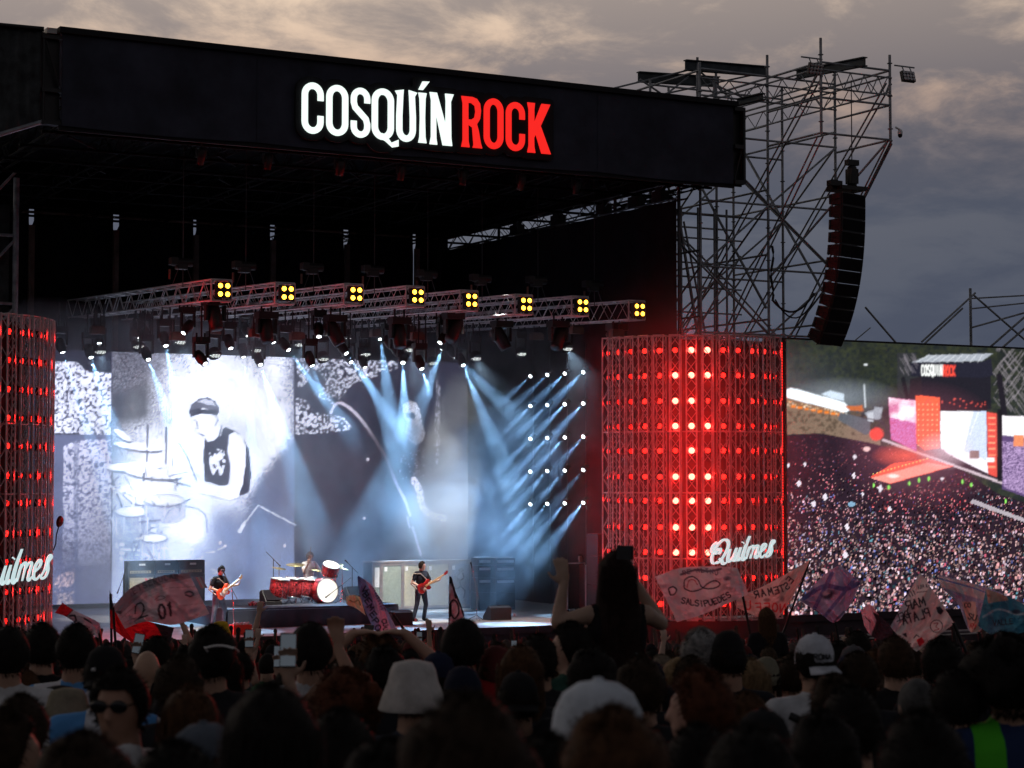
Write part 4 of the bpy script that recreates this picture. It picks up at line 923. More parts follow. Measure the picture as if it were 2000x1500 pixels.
# ------------------------------------------------------------------ line array
def line_array():
    t = thing('line_array', 'black curved column of stacked loudspeakers hanging from the scaffold tower', 'loudspeakers', tuple(atY(1662, 375, 49.0)))
    p = atY(1668, 378, 48.6); ang = 0.0; n = 12; hgt = .40
    fdir = Vector((.30, -.95, 0)).normalized(); sd = Vector((fdir.y, -fdir.x, 0)) * -1
    for k in range(n):
        ang = R(1.0 * k + .14 * k * k)
        fd = fdir * math.cos(ang) - Vector((0, 0, 1)) * math.sin(ang); upv = Vector((0, 0, 1)) * math.cos(ang) + fdir * math.sin(ang)
        def fn(u, v, w): return p + fd * u + upv * v + sd * w
        mb = MB(); hf, hb = hgt * .97, hgt * .74
        pr = [(0, 0), (0, -hf), (-.50, -hf / 2 - hb / 2), (-.50, -hf / 2 + hb / 2)]
        mb.prism(pr, -.62, .62, fn); b = mb.build('speaker_cabinet', 'black_plastic', t)
        mb = MB(); mb.add([fn(.012, -.03, -.58), fn(.012, -.03, .58), fn(.012, -hf + .03, .58), fn(.012, -hf + .03, -.58), fn(.002, -.03, -.58), fn(.002, -.03, .58), fn(.002, -hf + .03, .58), fn(.002, -hf + .03, -.58)], [(0, 1, 2, 3), (0, 4, 5, 1), (1, 5, 6, 2), (2, 6, 7, 3), (3, 7, 4, 0)]); mb.build('grille', 'drape', b)
        for w in (-.63, .63):
            mb = MB(); mb.tube(fn(-.05, -.02, w), fn(-.05, -hf - .03, w), .018, 5); mb.tube(fn(-.44, -hgt * .15, w), fn(-.44, -hgt * .9, w), .02, 5); mb.tube(fn(-.44, -hgt * .5, w), fn(-.05, -hgt * .5, w), .012, 5); mb.build('rigging_bar', 'black_metal', b)
        p = fn(0, -hgt, 0)
    q = atY(1662, 372, 48.9)
    mb = MB(); mb.box(q + Vector((0, .2, .06)), (1.0, .8, .12)); mb.box(q + Vector((-.55, .2, .16)), (.2, .3, .3)); mb.build('flying_frame', 'black_metal', t)
    h = thing('chain_hoist', 'dark chain hoist above the hanging loudspeaker column', 'hoist', tuple(atY(1664, 345, 48.9)))
    mb = MB(); a = atY(1664, 345, 48.9); mb.box(a, (.28, .3, .46)); mb.lathe([(.1, -.34), (.15, -.28), (.15, .28), (.1, .33)], a, None, 10); mb.build('motor', 'black_plastic', h)
    mb = MB(); mb.box(a + Vector((0, 0, .43)), (.42, .2, .17)); mb.build('hook_block', 'black_metal', h)
    mb = MB(); mb.tube(a + Vector((0, 0, .5)), a + Vector((0, 0, 3.0)), .018, 5); mb.tube(a - Vector((0, 0, .3)), a - Vector((0, 0, .6)), .02, 5); mb.build('chain', 'alu_dark', h)
    mb = MB(); c = atY(1630, 358, 48.9); mb.box(c, (.46, .2, .16)); mb.build('hook_block', 'black_metal', h)
line_array()
def floodlight(label, px, py, Y, tilt):
    p = atY(px, py, Y); t = thing('floodlight', label, 'floodlight', tuple(p)); m = Matrix.Rotation(tilt, 3, 'X')
    mb = MB(); mb.box(p, (.50, .12, .34), m); mb.build('housing', 'alu_dark', t)
    for i in range(4):
        for j in range(3):
            mb = MB(); mb.lathe([(.05, 0), (.056, .03), (.03, .035)], p + m @ Vector((-.18 + .12 * i, -.06, -.11 + .11 * j)), m @ Matrix.Rotation(R(90), 3, 'X'), 8); mb.build('lens', 'alu', t)
    mb = MB(); mb.tube(p + Vector((-.15, 0, .15)), p + Vector((-.15, .1, .34)), .02); mb.tube(p + Vector((.15, 0, .15)), p + Vector((.15, .1, .34)), .02); mb.tube(p + Vector((-.45, .1, .34)), p + Vector((.35, .1, .34)), .025); mb.build('bracket', 'steel', t)
floodlight('grey floodlight bank clamped near the middle top of the scaffold', 1592, 134, 49.0, R(20))
floodlight('grey floodlight bank hung out at the right scaffold corner', 1773, 150, 49.0, R(-15))
def dome():
    p = atY(1758, 262, 49.0); t = thing('dome_camera', 'white dome camera hanging from the scaffold corner', 'camera', tuple(p))
    mb = MB(); mb.lathe([(.075, .0), (.085, .06), (.06, .13), (.02, .16)], p, None, 14); mb.build('housing', 'white_plastic', t)
    mb = MB(); mb.ell(p - Vector((0, 0, .02)), (.075, .075, .10)); mb.build('dome', 'gloss_black', t)
    mb = MB(); mb.tube(p + Vector((0, 0, .14)), p + Vector((-.18, 0, .2)), .03); mb.build('arm', 'white_plastic', t)
dome()

# ================================================================== lighting trusses (eight fingers) with blinders, hoists
TY0, TY1 = 52.0, 66.0
tX = [19.1 + 1.92 * i for i in range(8)]
boxpx = [(432, 567), (556, 573), (690, 575), (810, 579), (915, 587), (1022, 595), (1132, 598), (1243, 606)]
tP = [atY(x, y, TY0) for x, y in boxpx]
TW = .58
def truss_proto():
    mb = MB(); L = TY1 - TY0; mb.truss((0, 0, 0), (0, L, .55), TW, TW, .55, .026, .013, 6); return mb.mesh('truss_tubes')
tme = truss_proto(); tme.materials.append(M['alu'])
ordn = ['first', 'second', 'third', 'fourth', 'fifth', 'sixth', 'seventh', 'last']
def blind_mesh():
    mb = MB()
    for x in (-.105, .105):
        for z in (-.115, .115): mb.lathe([(.001, .0), (.055, .0), (.062, .012)], (x, -.115, z), Matrix.Rotation(R(90), 3, 'X'), 14)
    return mb
for i, p in enumerate(tP):
    t = thing('lighting_truss', f'{ordn[i]} of eight box trusses from the left pointing at the crowd', 'truss', tuple(p), 0, 'box trusses over the stage')
    link_mesh('truss_tubes', tme, None, t)
    mb = MB(); h = TW / 2
    for a, b in (((-h, -h), (h, -h)), ((h, -h), (h, h)), ((h, h), (-h, h)), ((-h, h), (-h, -h))): mb.tube((a[0], -.02, a[1]), (b[0], -.02, b[1]), .03, 6)
    for sx in (-1, 1):
        for sz in (-1, 1): mb.tube((sx * h, -.02, sz * h * .6), (sx * h * .6, -.02, sz * h), .018, 5)
    link_mesh('end_frame', mb.mesh('end_frame'), 'alu', t)
    b = thing('blinder_light', f'four amber lamps in a square on the {ordn[i]} truss end', 'stage light', tuple(p + Vector((.03, -.05, 0))), 0, 'amber four lamp lights')
    mb = MB(); mb.box((0, 0, 0), (.42, .16, .45)); mb.box((0, .02, 0), (.36, .22, .38)); link_mesh('housing', mb.mesh('housing'), 'black_metal', b)
    for x in (-.105, .105):
        for z in (-.115, .115):
            mb = MB(); mb.lathe([(.001, .0), (.058, .0), (.066, .012)], (x, -.09, z), Matrix.Rotation(R(90), 3, 'X'), 14); link_mesh('lamp', mb.mesh('lamp'), 'amber', b)
    h_ = thing('chain_hoist', f'dim chain hoist over the {ordn[i]} lighting truss', 'hoist', tuple(p + Vector((-.55, 1.6, .9))), 0, 'hoists over the box trusses')
    mb = MB(); mb.tube((-.32, 0, 0), (.28, 0, 0), .12, 10); mb.box((-.05, 0, -.12), (.3, .26, .16)); mb.box((-.28, 0, .02), (.2, .28, .2)); link_mesh('motor', mb.mesh('motor'), 'black_plastic', h_)
    mb = MB(); mb.tube((0, 0, -.1), (0, 0, -.7), .015, 5); mb.tube((0, 0, .1), (0, 0, 3.4), .014, 5); mb.tube((-.1, 0, -.1), (-.3, 0, -.62), .012, 5); mb.tube((.1, 0, -.1), (.3, 0, -.62), .012, 5); link_mesh('chain', mb.mesh('chain'), 'alu_dark', h_)
    mb = MB(); mb.tube((-.42, -.1, -.5), (-.42, -.1, -.22), .035, 6); link_mesh('chain_bag', mb.mesh('chain_bag'), 'rust_post', h_)

# ================================================================== moving heads, wash lights, beams
def lamp_at(name, loc, d, energy, ang, col, parent, blend=.35, rad=.04):
    l = bpy.data.lights.new(name, 'SPOT'); l.energy = energy; l.spot_size = R(ang); l.spot_blend = blend; l.color = col; l.shadow_soft_size = rad
    o = bpy.data.objects.new(name, l); COL.objects.link(o); o.parent = parent
    o.location = Vector(loc) - Vector(parent.location); o.rotation_euler = (-Vector(d)).to_track_quat('Z', 'Y').to_euler(); return o
head_me = MB().lathe([(.06, -.30), (.12, -.28), (.15, -.1), (.15, .02), (.115, .10), (.115, .16)], (0, 0, 0), None, 14).mesh('head'); head_me.materials.append(M['black_plastic'])
lens_me = MB().lathe([(.001, .175), (.055, .168), (.066, .162)], (0, 0, 0), None, 14).mesh('lens'); lens_me.materials.append(M['lens_white'])
def yoke_mesh():
    mb = MB(); mb.box((0, 0, .46), (.40, .30, .16)); mb.box((0, 0, .36), (.30, .2, .06))
    for x in (-.19, .19): mb.box((x, 0, .17), (.05, .14, .42))
    mb.tube((-.12, 0, .53), (-.12, 0, .66), .03); mb.tube((.12, 0, .53), (.12, 0, .66), .03); return mb.mesh('yoke')
yoke_me = yoke_mesh(); yoke_me.materials.append(M['black_plastic'])
heads = [(123, 689, .25), (194, 672, 0), (178, 699, .15), (273, 662, -.8), (290, 703, .1), (324, 676, 0.02), (358, 651, -.8), (401, 711, .5), (451, 681, .1), (476, 698, 0), (509, 713, .03), (485, 656, .2), (535, 670, .4), (564, 684, .45), (623, 658, -.15), (610, 715, .25),
         (677, 691, .4), (743, 663, -.1), (713, 718, .22), (686, 708, .2), (767, 680, .5), (780, 695, .5), (787, 709, -.35), (824, 721, .12), (859, 670, -.9), (864, 682, -.8), (876, 685, .85), (890, 698, .6), (905, 714, .03)]
sweep = {0, 2, 4, 5, 7, 9, 10, 13, 15, 16, 17, 18, 21, 22, 23, 25, 26, 28}
def nearest_truss(px, want):
    best = None
    for i, p in enumerate(tP):
        d = ray(px, 690); Y = p.x / (d.x / d.y)
        if 52.6 < Y < 63.2:
            sc_ = abs(Y - want)
            if best is None or sc_ < best[0]: best = (sc_, i, Y)
    return best
def head_label(k): return f'black moving head light with white lens, number {k + 1} from the left under the trusses'
srt = sorted(range(len(heads)), key=lambda k: heads[k][0])
for rank, k in enumerate(srt):
    px, py, dx = heads[k]
    b = nearest_truss(px, 54.5 + (k * 7 % 8)); Y = b[2] if b else 60.0
    p = atY(px, py, Y); tz = tP[b[1]].z + .55 * (Y - TY0) / 14 - TW / 2 if b else CZ + 5.5
    t = thing('moving_head', None, 'stage light', tuple(p), 0, 'moving head lights under the trusses')
    t['label'] = f'black moving head light with glowing white lens, {nth(rank + 1)} from the left in the hanging rows'
    d = Vector((dx, -.30 - .25 * ((k * 5) % 3), -1)).normalized()
    h = link_mesh('head', head_me, None, t); q = d.to_track_quat('Z', 'Y'); h.rotation_mode = 'QUATERNION'; h.rotation_quaternion = q; h.location = d * -.17
    l = link_mesh('lens', lens_me, None, t); l.rotation_mode = 'QUATERNION'; l.rotation_quaternion = q; l.location = d * -.17; 
    y_ = link_mesh('yoke', yoke_me, None, t); y_.location = d * -.25 + Vector((0, 0, .04))
    drop = tz - (p.z + .66)
    if drop > .05:
        mb = MB(); mb.tube((-.12, 0, .6), (-.12, 0, .68 + drop), .025); mb.tube((.12, 0, .6), (.12, 0, .68 + drop), .025); mb.tube((-.12, 0, .62), (.12, 0, .62), .02); link_mesh('hanger', mb.mesh('hanger'), 'black_metal', t)
    if k in sweep: lamp_at('beam_lamp', p + d * .05, d, 17000, 9 + (k % 3) * 3, (.34, .64, 1.0), t, .6)
washes = [(196, 688), (271, 678), (352, 669), (430, 657), (420, 695), (500, 685), (586, 674), (632, 702), (679, 663), (714, 693), (802, 684), (846, 710), (930, 701), (1019, 692), (1109, 682)]
def wash_mesh():
    mb = MB()
    for i in range(-3, 4):
        for j in range(-1, 2):
            if abs(i) + abs(j) * 1.2 > 3.6: continue
            mb.lathe([(.001, 0), (.015, 0)], ((i + .5 * (j % 2)) * .052, j * .05, .151), None, 6)
    return mb.mesh('led_face')
wash_me = wash_mesh(); wash_me.materials.append(M['led_white'])
whead = MB().lathe([(.10, -.12), (.19, -.05), (.21, .1), (.205, .145)], (0, 0, 0), None, 14).mesh('head'); whead.materials.append(M['black_plastic'])
for k, (px, py) in enumerate(washes):
    b = nearest_truss(px, 57.5 + (k * 3 % 5)); Y = b[2] if b else 60.0; p = atY(px, py, Y); tz = tP[b[1]].z + .55 * (Y - TY0) / 14 - TW / 2 if b else CZ + 5.5
    t = thing('wash_light', f'round stage light with an oval of white dots, {nth(k + 1)} from the left in its row', 'stage light', tuple(p), 0, 'dotted wash lights under the trusses')
    d = Vector((.05, -.62, -.78)).normalized(); q = d.to_track_quat('Z', 'Y')
    for nm, me in (('head', whead), ('led_face', wash_me)):
        o = link_mesh(nm, me, None, t); o.rotation_mode = 'QUATERNION'; o.rotation_quaternion = q; o.location = d * -.15
    y_ = link_mesh('yoke', yoke_me, None, t); y_.location = d * -.2 + Vector((0, 0, .06))
    if k % 2 == 0: lamp_at('wash_lamp', p + d * .05, d, 320, 60, (.6, .8, 1.0), t, .8, .12)
    drop = tz - (p.z + .66)
    if drop > .05:
        mb = MB(); mb.tube((-.12, 0, .6), (-.12, 0, .7 + drop), .025); mb.tube((.12, 0, .6), (.12, 0, .7 + drop), .025); mb.tube((-.12, 0, .62), (.12, 0, .62), .02); link_mesh('hanger', mb.mesh('hanger'), 'black_metal', t)
# big dark follow heads right below the truss ends
for k, (px, py, tl) in enumerate(((420, 625, .1), (520, 650, .05), (655, 655, .45), (780, 660, .0), (885, 650, -.5), (980, 665, .5), (1090, 665, -.45), (1205, 670, .5))):
    Y = 53.0 + (k % 3) * .6; p = atY(px, py, Y)
    t = thing('profile_light', f'large unlit dark spotlight below the {ordn[k]} truss end', 'stage light', tuple(p), 0, 'unlit spotlights below the truss ends')
    d = Vector((tl, -.25, -1)).normalized(); q = d.to_track_quat('Z', 'Y')
    mb = MB(); mb.lathe([(.12, -.45), (.19, -.4), (.21, -.05), (.19, .22), (.17, .30), (.02, .29)], (0, 0, 0), None, 12); o = link_mesh('head', mb.mesh('head'), 'black_plastic', t); o.rotation_mode = 'QUATERNION'; o.rotation_quaternion = q
    mb = MB(); mb.box((0, 0, .50), (.6, .42, .2))
    for x in (-.26, .26): mb.box((x, 0, .22), (.07, .2, .5))
    mb.tube((-.15, 0, .55), (-.15, 0, .85), .03); mb.tube((.15, 0, .55), (.15, 0, .85), .03); link_mesh('yoke', mb.mesh('yoke'), 'black_plastic', t)
pass
# front spots hung under the roof edge light the band
for k, (x, tx, ty, tz_, en, an) in enumerate(((19.9, 19.6, 52.9, 2.6, 16000, 11), (22.0, 22.4, 54.5, 3.0, 17000, 14), (23.9, 23.5, 54.4, 3.0, 12000, 12), (18.0, 18.2, 58.3, 2.4, 14000, 14), (25.85, 25.9, 53.2, 2.7, 16000, 11), (27.75, 28.2, 58.2, 2.4, 30000, 15), (29.6, 28.6, 51.6, 1.7, 5000, 20), (22.05, 22.75, 56.0, 3.5, 13000, 7))):
    p = Vector((x, LIP + .55, FB - .42)); d = (Vector((tx, ty, tz_)) - p).normalized(); q = d.to_track_quat('Z', 'Y')
    t = thing('front_spot', f'small dark spotlight under the roof edge, {nth(k + 1)} hung from the front rail', 'stage light', tuple(p), 0, 'front spots under the roof edge')
    mb = MB(); mb.lathe([(.05, -.24), (.10, -.22), (.11, .05), (.09, .12), (.10, .2), (.085, .2), (.001, .18)], (0, 0, 0), None, 12); o = link_mesh('head', mb.mesh('head'), 'black_plastic', t); o.rotation_mode = 'QUATERNION'; o.rotation_quaternion = q
    mb = MB(); mb.box((0, 0, .24), (.3, .05, .03)); mb.box((-.14, 0, .1), (.02, .05, .26)); mb.box((.14, 0, .1), (.02, .05, .26)); mb.tube((0, 0, .25), (0, 0, .42), .02); link_mesh('yoke', mb.mesh('yoke'), 'black_metal', t)
    lamp_at('key_lamp', p + d * .28, d, en, an, (1.0, .95, .87), t, .6, .08)
# small junction boxes catching red light on the trusses
for k in range(14):
    px = 190 + k * 78; b = nearest_truss(px, 56 + k % 4); Y = b[2] if b else 58; p = atY(px, 646 + (k % 3) * 6, Y)
    t = thing('junction_box', f'small reddish box on the truss underside, {nth(k + 1)} from the left', 'box', tuple(p), 0, 'reddish boxes under the trusses')
    mb = MB(); mb.box((0, 0, 0), (.42, .25, .2)); mb.box((0, 0, .12), (.36, .2, .05)); link_mesh('case', mb.mesh('case'), 'rust_post', t)
    mb = MB(); mb.tube((-.1, 0, .12), (-.1, 0, .5), .02); mb.tube((.1, 0, .12), (.1, 0, .5), .02); link_mesh('clamp', mb.mesh('clamp'), 'black_metal', t)
# side torm wall of small spots
rowy = [(735, 727), (793, 788), (857, 853), (921, 918), (985, 982)]; colx = [1036, 1069, 1103, 1139]
torm = thing('spot_ladder', 'dark frame carrying twenty small white spots at stage right', 'light stand', (33.2, 58, STZ))
for px in colx:
    q = atX(px, 860, 33.25); mb = MB(); mb.truss((33.35, q.y, STZ), (33.35, q.y, CZ + 4.6), .22, .22, .4, .018, .01); mb.build('ladder_truss', 'alu_dark', torm)
for r_, (ya, yb) in enumerate(rowy):
    for c_, px in enumerate(colx):
        p = atX(px, ya + (yb - ya) * c_ / 3, 33.1)
        t = thing('spot_light', f'small bright spot, {nth(r_ + 1)} row down and {nth(c_ + 1)} column of the side spots', 'stage light', tuple(p), 0, 'white spots on the side ladder')
        d = Vector((-1, -.22 - .04 * c_, -.74 - .03 * r_)).normalized(); q = d.to_track_quat('Z', 'Y')
        mb = MB(); mb.lathe([(.05, -.22), (.09, -.2), (.10, 0), (.105, .02)], (0, 0, 0), None, 10); o = link_mesh('head', mb.mesh('head'), 'black_plastic', t); o.rotation_mode = 'QUATERNION'; o.rotation_quaternion = q; o.location = d * -.03
        mb = MB(); mb.ell((0, 0, .0), (.058, .058, .045)); o = link_mesh('lens', mb.mesh('lens'), 'lens_white', t); o.rotation_mode = 'QUATERNION'; o.rotation_quaternion = q
        lamp_at('beam_lamp', p + d * .06, d, 5500, 15, (.30, .58, 1.0), t, 1.0)
# front key light on the band: the front spots under the roof edge
# ================================================================== stage smoke
def smoke():
    mb = MB(); mb.bx((14.6, 54.7, STZ + .01), (33.0, 63.9, CZ + 5.2)); o = mb.build('smoke', None); tag(o, 'pale blue smoke drifting over the stage floor', 'smoke', kind='stuff')
    m = bpy.data.materials.new('smoke'); m.use_nodes = True; t = m.node_tree; t.nodes.clear(); L = t.links.new
    out = N(t, 'ShaderNodeOutputMaterial'); pv = N(t, 'ShaderNodeVolumePrincipled'); pv.inputs['Color'].default_value = (.80, .90, 1, 1); pv.inputs['Anisotropy'].default_value = .15
    tc = N(t, 'ShaderNodeTexCoord'); nz = N(t, 'ShaderNodeTexNoise', i_Scale=.62, i_Detail=4.0, i_Roughness=.55, i_Distortion=.6); L(tc.outputs['Object'], nz.inputs['Vector'])
    mr = N(t, 'ShaderNodeMapRange'); mr.inputs[1].default_value = .42; mr.inputs[2].default_value = .68; mr.inputs[3].default_value = .014; mr.inputs[4].default_value = .16; L(nz.outputs[0], mr.inputs[0])
    sp = N(t, 'ShaderNodeSeparateXYZ'); L(tc.outputs['Object'], sp.inputs[0])
    hz = N(t, 'ShaderNodeMapRange'); hz.inputs[1].default_value = STZ; hz.inputs[2].default_value = CZ + 5; hz.inputs[3].default_value = 1.25; hz.inputs[4].default_value = .75; L(sp.outputs[2], hz.inputs[0])
    puff = None
    for (c, r_, s_) in ((atY(905, 1015, 57.6), 2.3, .9), (atY(215, 1060, 60), 2.4, .22), (atY(650, 950, 58), 2.8, .22), (atY(800, 1010, 58), 1.8, .25), (atY(690, 1120, 57), 1.6, .20), (atY(480, 1080, 60), 2.0, .14)):
        vd = N(t, 'ShaderNodeVectorMath', operation='DISTANCE'); vd.inputs[1].default_value = tuple(c); L(tc.outputs['Object'], vd.inputs[0])
        pm = N(t, 'ShaderNodeMapRange'); pm.interpolation_type = 'SMOOTHSTEP'; pm.inputs[1].default_value = r_; pm.inputs[2].default_value = .2; pm.inputs[3].default_value = 0; pm.inputs[4].default_value = s_; L(vd.outputs['Value'], pm.inputs[0])
        if puff is None: puff = pm.outputs[0]
        else: ad = N(t, 'ShaderNodeMath', operation='ADD'); L(puff, ad.inputs[0]); L(pm.outputs[0], ad.inputs[1]); puff = ad.outputs[0]
    nm = N(t, 'ShaderNodeMapRange'); nm.inputs[1].default_value = .34; nm.inputs[2].default_value = .56; L(nz.outputs[0], nm.inputs[0])
    pmul = N(t, 'ShaderNodeMath', operation='MULTIPLY'); L(puff, pmul.inputs[0]); L(nm.outputs[0], pmul.inputs[1])
    mu = N(t, 'ShaderNodeMath', operation='MULTIPLY'); L(mr.outputs[0], mu.inputs[0]); L(hz.outputs[0], mu.inputs[1]); tot = N(t, 'ShaderNodeMath', operation='ADD'); L(mu.outputs[0], tot.inputs[0]); L(pmul.outputs[0], tot.inputs[1]); L(tot.outputs[0], pv.inputs['Density'])
    L(pv.outputs[0], out.inputs['Volume']); o.data.materials.append(m)
    return o
smoke()

def red_smoke(c, r, dens):
    mb = MB(); mb.bx((c.x - r[0], c.y - r[1], c.z - r[2]), (c.x + r[0], c.y + r[1], c.z + r[2])); o = mb.build('smoke', None); tag(o, 'thin smoke glowing red around a red light wall', 'smoke', kind='stuff')
    m = bpy.data.materials.new('red_smoke'); m.use_nodes = True; t = m.node_tree; t.nodes.clear(); L = t.links.new
    out = N(t, 'ShaderNodeOutputMaterial'); pv = N(t, 'ShaderNodeVolumePrincipled'); pv.inputs['Color'].default_value = (.9, .9, .9, 1); tc = N(t, 'ShaderNodeTexCoord')
    sub = N(t, 'ShaderNodeVectorMath', operation='SUBTRACT'); sub.inputs[1].default_value = tuple(c); L(tc.outputs['Object'], sub.inputs[0]); dv = N(t, 'ShaderNodeVectorMath', operation='DIVIDE'); dv.inputs[1].default_value = r; L(sub.outputs[0], dv.inputs[0])
    ln = N(t, 'ShaderNodeVectorMath', operation='LENGTH'); L(dv.outputs[0], ln.inputs[0]); mr = N(t, 'ShaderNodeMapRange'); mr.interpolation_type = 'SMOOTHSTEP'; mr.inputs[1].default_value = 1.0; mr.inputs[2].default_value = .25; mr.inputs[3].default_value = 0; mr.inputs[4].default_value = dens; L(ln.outputs['Value'], mr.inputs[0])
    L(mr.outputs[0], pv.inputs['Density']); L(pv.outputs[0], out.inputs['Volume']); o.data.materials.append(m)
red_smoke(Vector((33.2, 49.6, CZ + .2)), (5.2, 3.6, 7.5), .055)

# ================================================================== people: one continuous body mesh, clothes and hair as children
def V(*a): return Vector(a)
def cap_(mb, pts, rs, n=10):
    pts = [Vector(p) for p in pts]
    for i in range(len(pts) - 1): mb.tube(pts[i], pts[i + 1], rs[i], n, rs[i + 1])
    for p, r in zip(pts, rs): mb.ell(p, (r, r, r), None, n, 7)
def loft(mb, rings, n=18):
    vs = []
    for (c, rx, ry) in rings:
        for j in range(n):
            t = 2 * math.pi * j / n; ct, st_ = math.cos(t), math.sin(t)
            vs.append((c[0] + rx * math.copysign(abs(ct) ** .85, ct), c[1] + ry * math.copysign(abs(st_) ** .85, st_), c[2]))
    k = len(rings); mb.add(vs, [(i * n + j, i * n + (j + 1) % n, (i + 1) * n + (j + 1) % n, (i + 1) * n + j) for i in range(k - 1) for j in range(n)])
    mb.add(vs, [tuple(range(n - 1, -1, -1)), tuple(range((k - 1) * n, k * n))])
def hand(mb, w, d, pn, side, curl=.25, spread=.16, r=.0092):
    d = Vector(d).normalized(); pn = (Vector(pn) - d * Vector(pn).dot(d)).normalized(); s = d.cross(pn) * side
    m = Matrix((s, pn, d)).transposed(); c = Vector(w) + d * .045
    mb.ell(c, (.042, .019, .052), m); mb.ell(Vector(w), (.03, .024, .035), m)
    for k, (o, L, sp) in enumerate(((-.031, .062, -.9), (-.011, .078, -.3), (.010, .082, .2), (.030, .074, .75))):
        p0 = c + s * o + d * .035; dd = (d + s * spread * sp - pn * -curl * .5).normalized(); p1 = p0 + dd * L * .5; p2 = p1 + (dd + pn * curl).normalized() * L * .3; p3 = p2 + (dd + pn * curl * 2).normalized() * L * .25
        cap_(mb, [p0, p1, p2, p3], [r * 1.1, r, r * .95, r * .8], 7)
    p0 = c + s * .034 - d * .02; p1 = p0 + (s * .8 + d * .6 + pn * .2).normalized() * .04; p2 = p1 + (s * .35 + d * .9 + pn * .35).normalized() * .034
    cap_(mb, [p0, p1, p2], [r * 1.5, r * 1.2, r], 7)
DEF = dict(lean=0., head=(0., 0.), neckoff=(0, 0), le=(-.245, -.01, 1.13), lw=(-.235, .09, .90), re=(.245, -.01, 1.13), rw=(.235, .09, .90), lh=(0, .2, -1), rh=(0, .2, -1), ln=(1, 0, 0), rn=(-1, 0, 0), lk=(-.115, .02, .50), la=(-.12, 0, .08), rk=(.115, .02, .50), ra=(.12, 0, .08), curl=.3, hips=(0, 0), longsleeve=False, fem=False, sleeve=.62, voxel=.014, legs=True, pel=.0)
def human(key, **kw):
    P = dict(DEF); P.update(kw); ln = P['lean']; fem = P['fem']; vx = P['voxel']; hx, hy = P['hips']; dz = P['pel']
    def T(x, y, z):                                         # lean the torso forward about the hips
        zz = z - .95; return V(x + hx * (1 - max(0, zz) / .6), y + hy + math.sin(ln) * max(zz, 0), .95 + dz + (zz * math.cos(ln) if zz > 0 else zz))
    sw = .168 if fem else .188
    rings = [(T(0, 0, .80), .10, .08), (T(0, 0, .88), .17, .115), (T(0, 0, .97), .165, .112), (T(0, .005, 1.08), .135 if fem else .148, .10), (T(0, .01, 1.2), .148 if fem else .165, .112), (T(0, .005, 1.31), .165 if fem else .185, .118), (T(0, -.005, 1.39), .15 if fem else .172, .098), (T(0, -.01, 1.44), .10, .075), (T(0, 0, 1.48), .06, .058)]
    hc = T(0, .012, 1.632) + V(P['neckoff'][0], P['neckoff'][1], 0); Hm = Matrix.Rotation(P['head'][0], 3, 'Z') @ Matrix.Rotation(P['head'][1], 3, 'X')
    body = MB(); loft(body, rings); cap_(body, [T(0, -.005, 1.44), hc + Hm @ V(0, -.015, -.07)], [.070, .061], 12)
    body.ell(hc, (.074, .094, .112), Hm, 18, 12); body.ell(hc + Hm @ V(0, .022, -.062), (.056, .068, .062), Hm, 14, 9); body.ell(hc + Hm @ V(0, .06, -.10), (.028, .028, .022), Hm)
    cap_(body, [hc + Hm @ V(0, .088, .012), hc + Hm @ V(0, .112, -.028)], [.010, .015], 7); body.ell(hc + Hm @ V(0, .086, -.062), (.026, .014, .010), Hm); body.ell(hc + Hm @ V(0, .082, .026), (.05, .018, .012), Hm)
    for s in (-1, 1): body.ell(hc + Hm @ V(s * .078, -.008, -.012), (.010, .024, .034), Hm, 8, 6)
    sh = {-1: T(-sw, -.005, 1.405), 1: T(sw, -.005, 1.405)}
    shirt = MB(); g = .013
    loft(shirt, [(c, a + g, b + g) for c, a, b in rings[1:8]]); cap_(shirt, [T(0, 0, 1.40), T(0, 0, 1.465)], [.10, .075], 14)
    for s, e, w, hd, hn in ((-1, P['le'], P['lw'], P['lh'], P['ln']), (1, P['re'], P['rw'], P['rh'], P['rn'])):
        e = V(*e) + V(0, 0, dz); w = V(*w) + V(0, 0, dz); sp = sh[s]
        cap_(body, [T(s * .06, 0, 1.425), sp], [.055, .055]); cap_(body, [sp, sp.lerp(e, .5), e], [.054, .047, .040]); cap_(body, [e, e.lerp(w, .35), w], [.041, .040, .027]); hand(body, w, hd, hn, -s, P['curl'], r=max(.0092, vx * .85))
        cap_(shirt, [T(s * .06, 0, 1.42), sp.lerp(T(s * .06, 0, 1.42), .35 if P['sleeve'] < .2 else 0)], [.068, .070 if P['sleeve'] > .2 else .060])
        if P['longsleeve']: cap_(shirt, [sp, e], [.070, .056]); cap_(shirt, [e, e.lerp(w, .93)], [.056, .040])
        elif P['sleeve'] < .2: pass
        else: cap_(shirt, [sp, sp.lerp(e, P['sleeve'])], [.070, .064])
    trou = MB(); loft(trou, [(T(0, 0, .82), .15, .112), (T(0, 0, .88), .182, .128), (T(0, 0, .98), .175, .122)])
    shoes = []
    for s, k, a in ((-1, P['lk'], P['la']), (1, P['rk'], P['ra'])):
        hp = T(s * .095, 0, .89); k = V(*k); a = V(*a)
        cap_(body, [hp, k], [.085, .055]); cap_(body, [k, k.lerp(a, .3), a], [.055, .056, .036]); body.ell(a + V(0, .06, -.04), (.042, .11, .036))
        cap_(trou, [hp, hp.lerp(k, .5), k], [.10, .086, .070]); cap_(trou, [k, k.lerp(a, .4), a + V(0, 0, .02)], [.070, .066, .062])
        shoe = MB(); shoe.ell(a + V(0, .065, -.035), (.050, .135, .048)); shoe.ell(a + V(0, -.01, -.01), (.046, .06, .06)); shoes.append(shoe)
    D = dict(body=evalmesh(body, 'body', vx, 2), shirt=evalmesh(shirt, 'shirt', vx * 1.1, 3), hc=hc, hrot=Hm.to_quaternion())
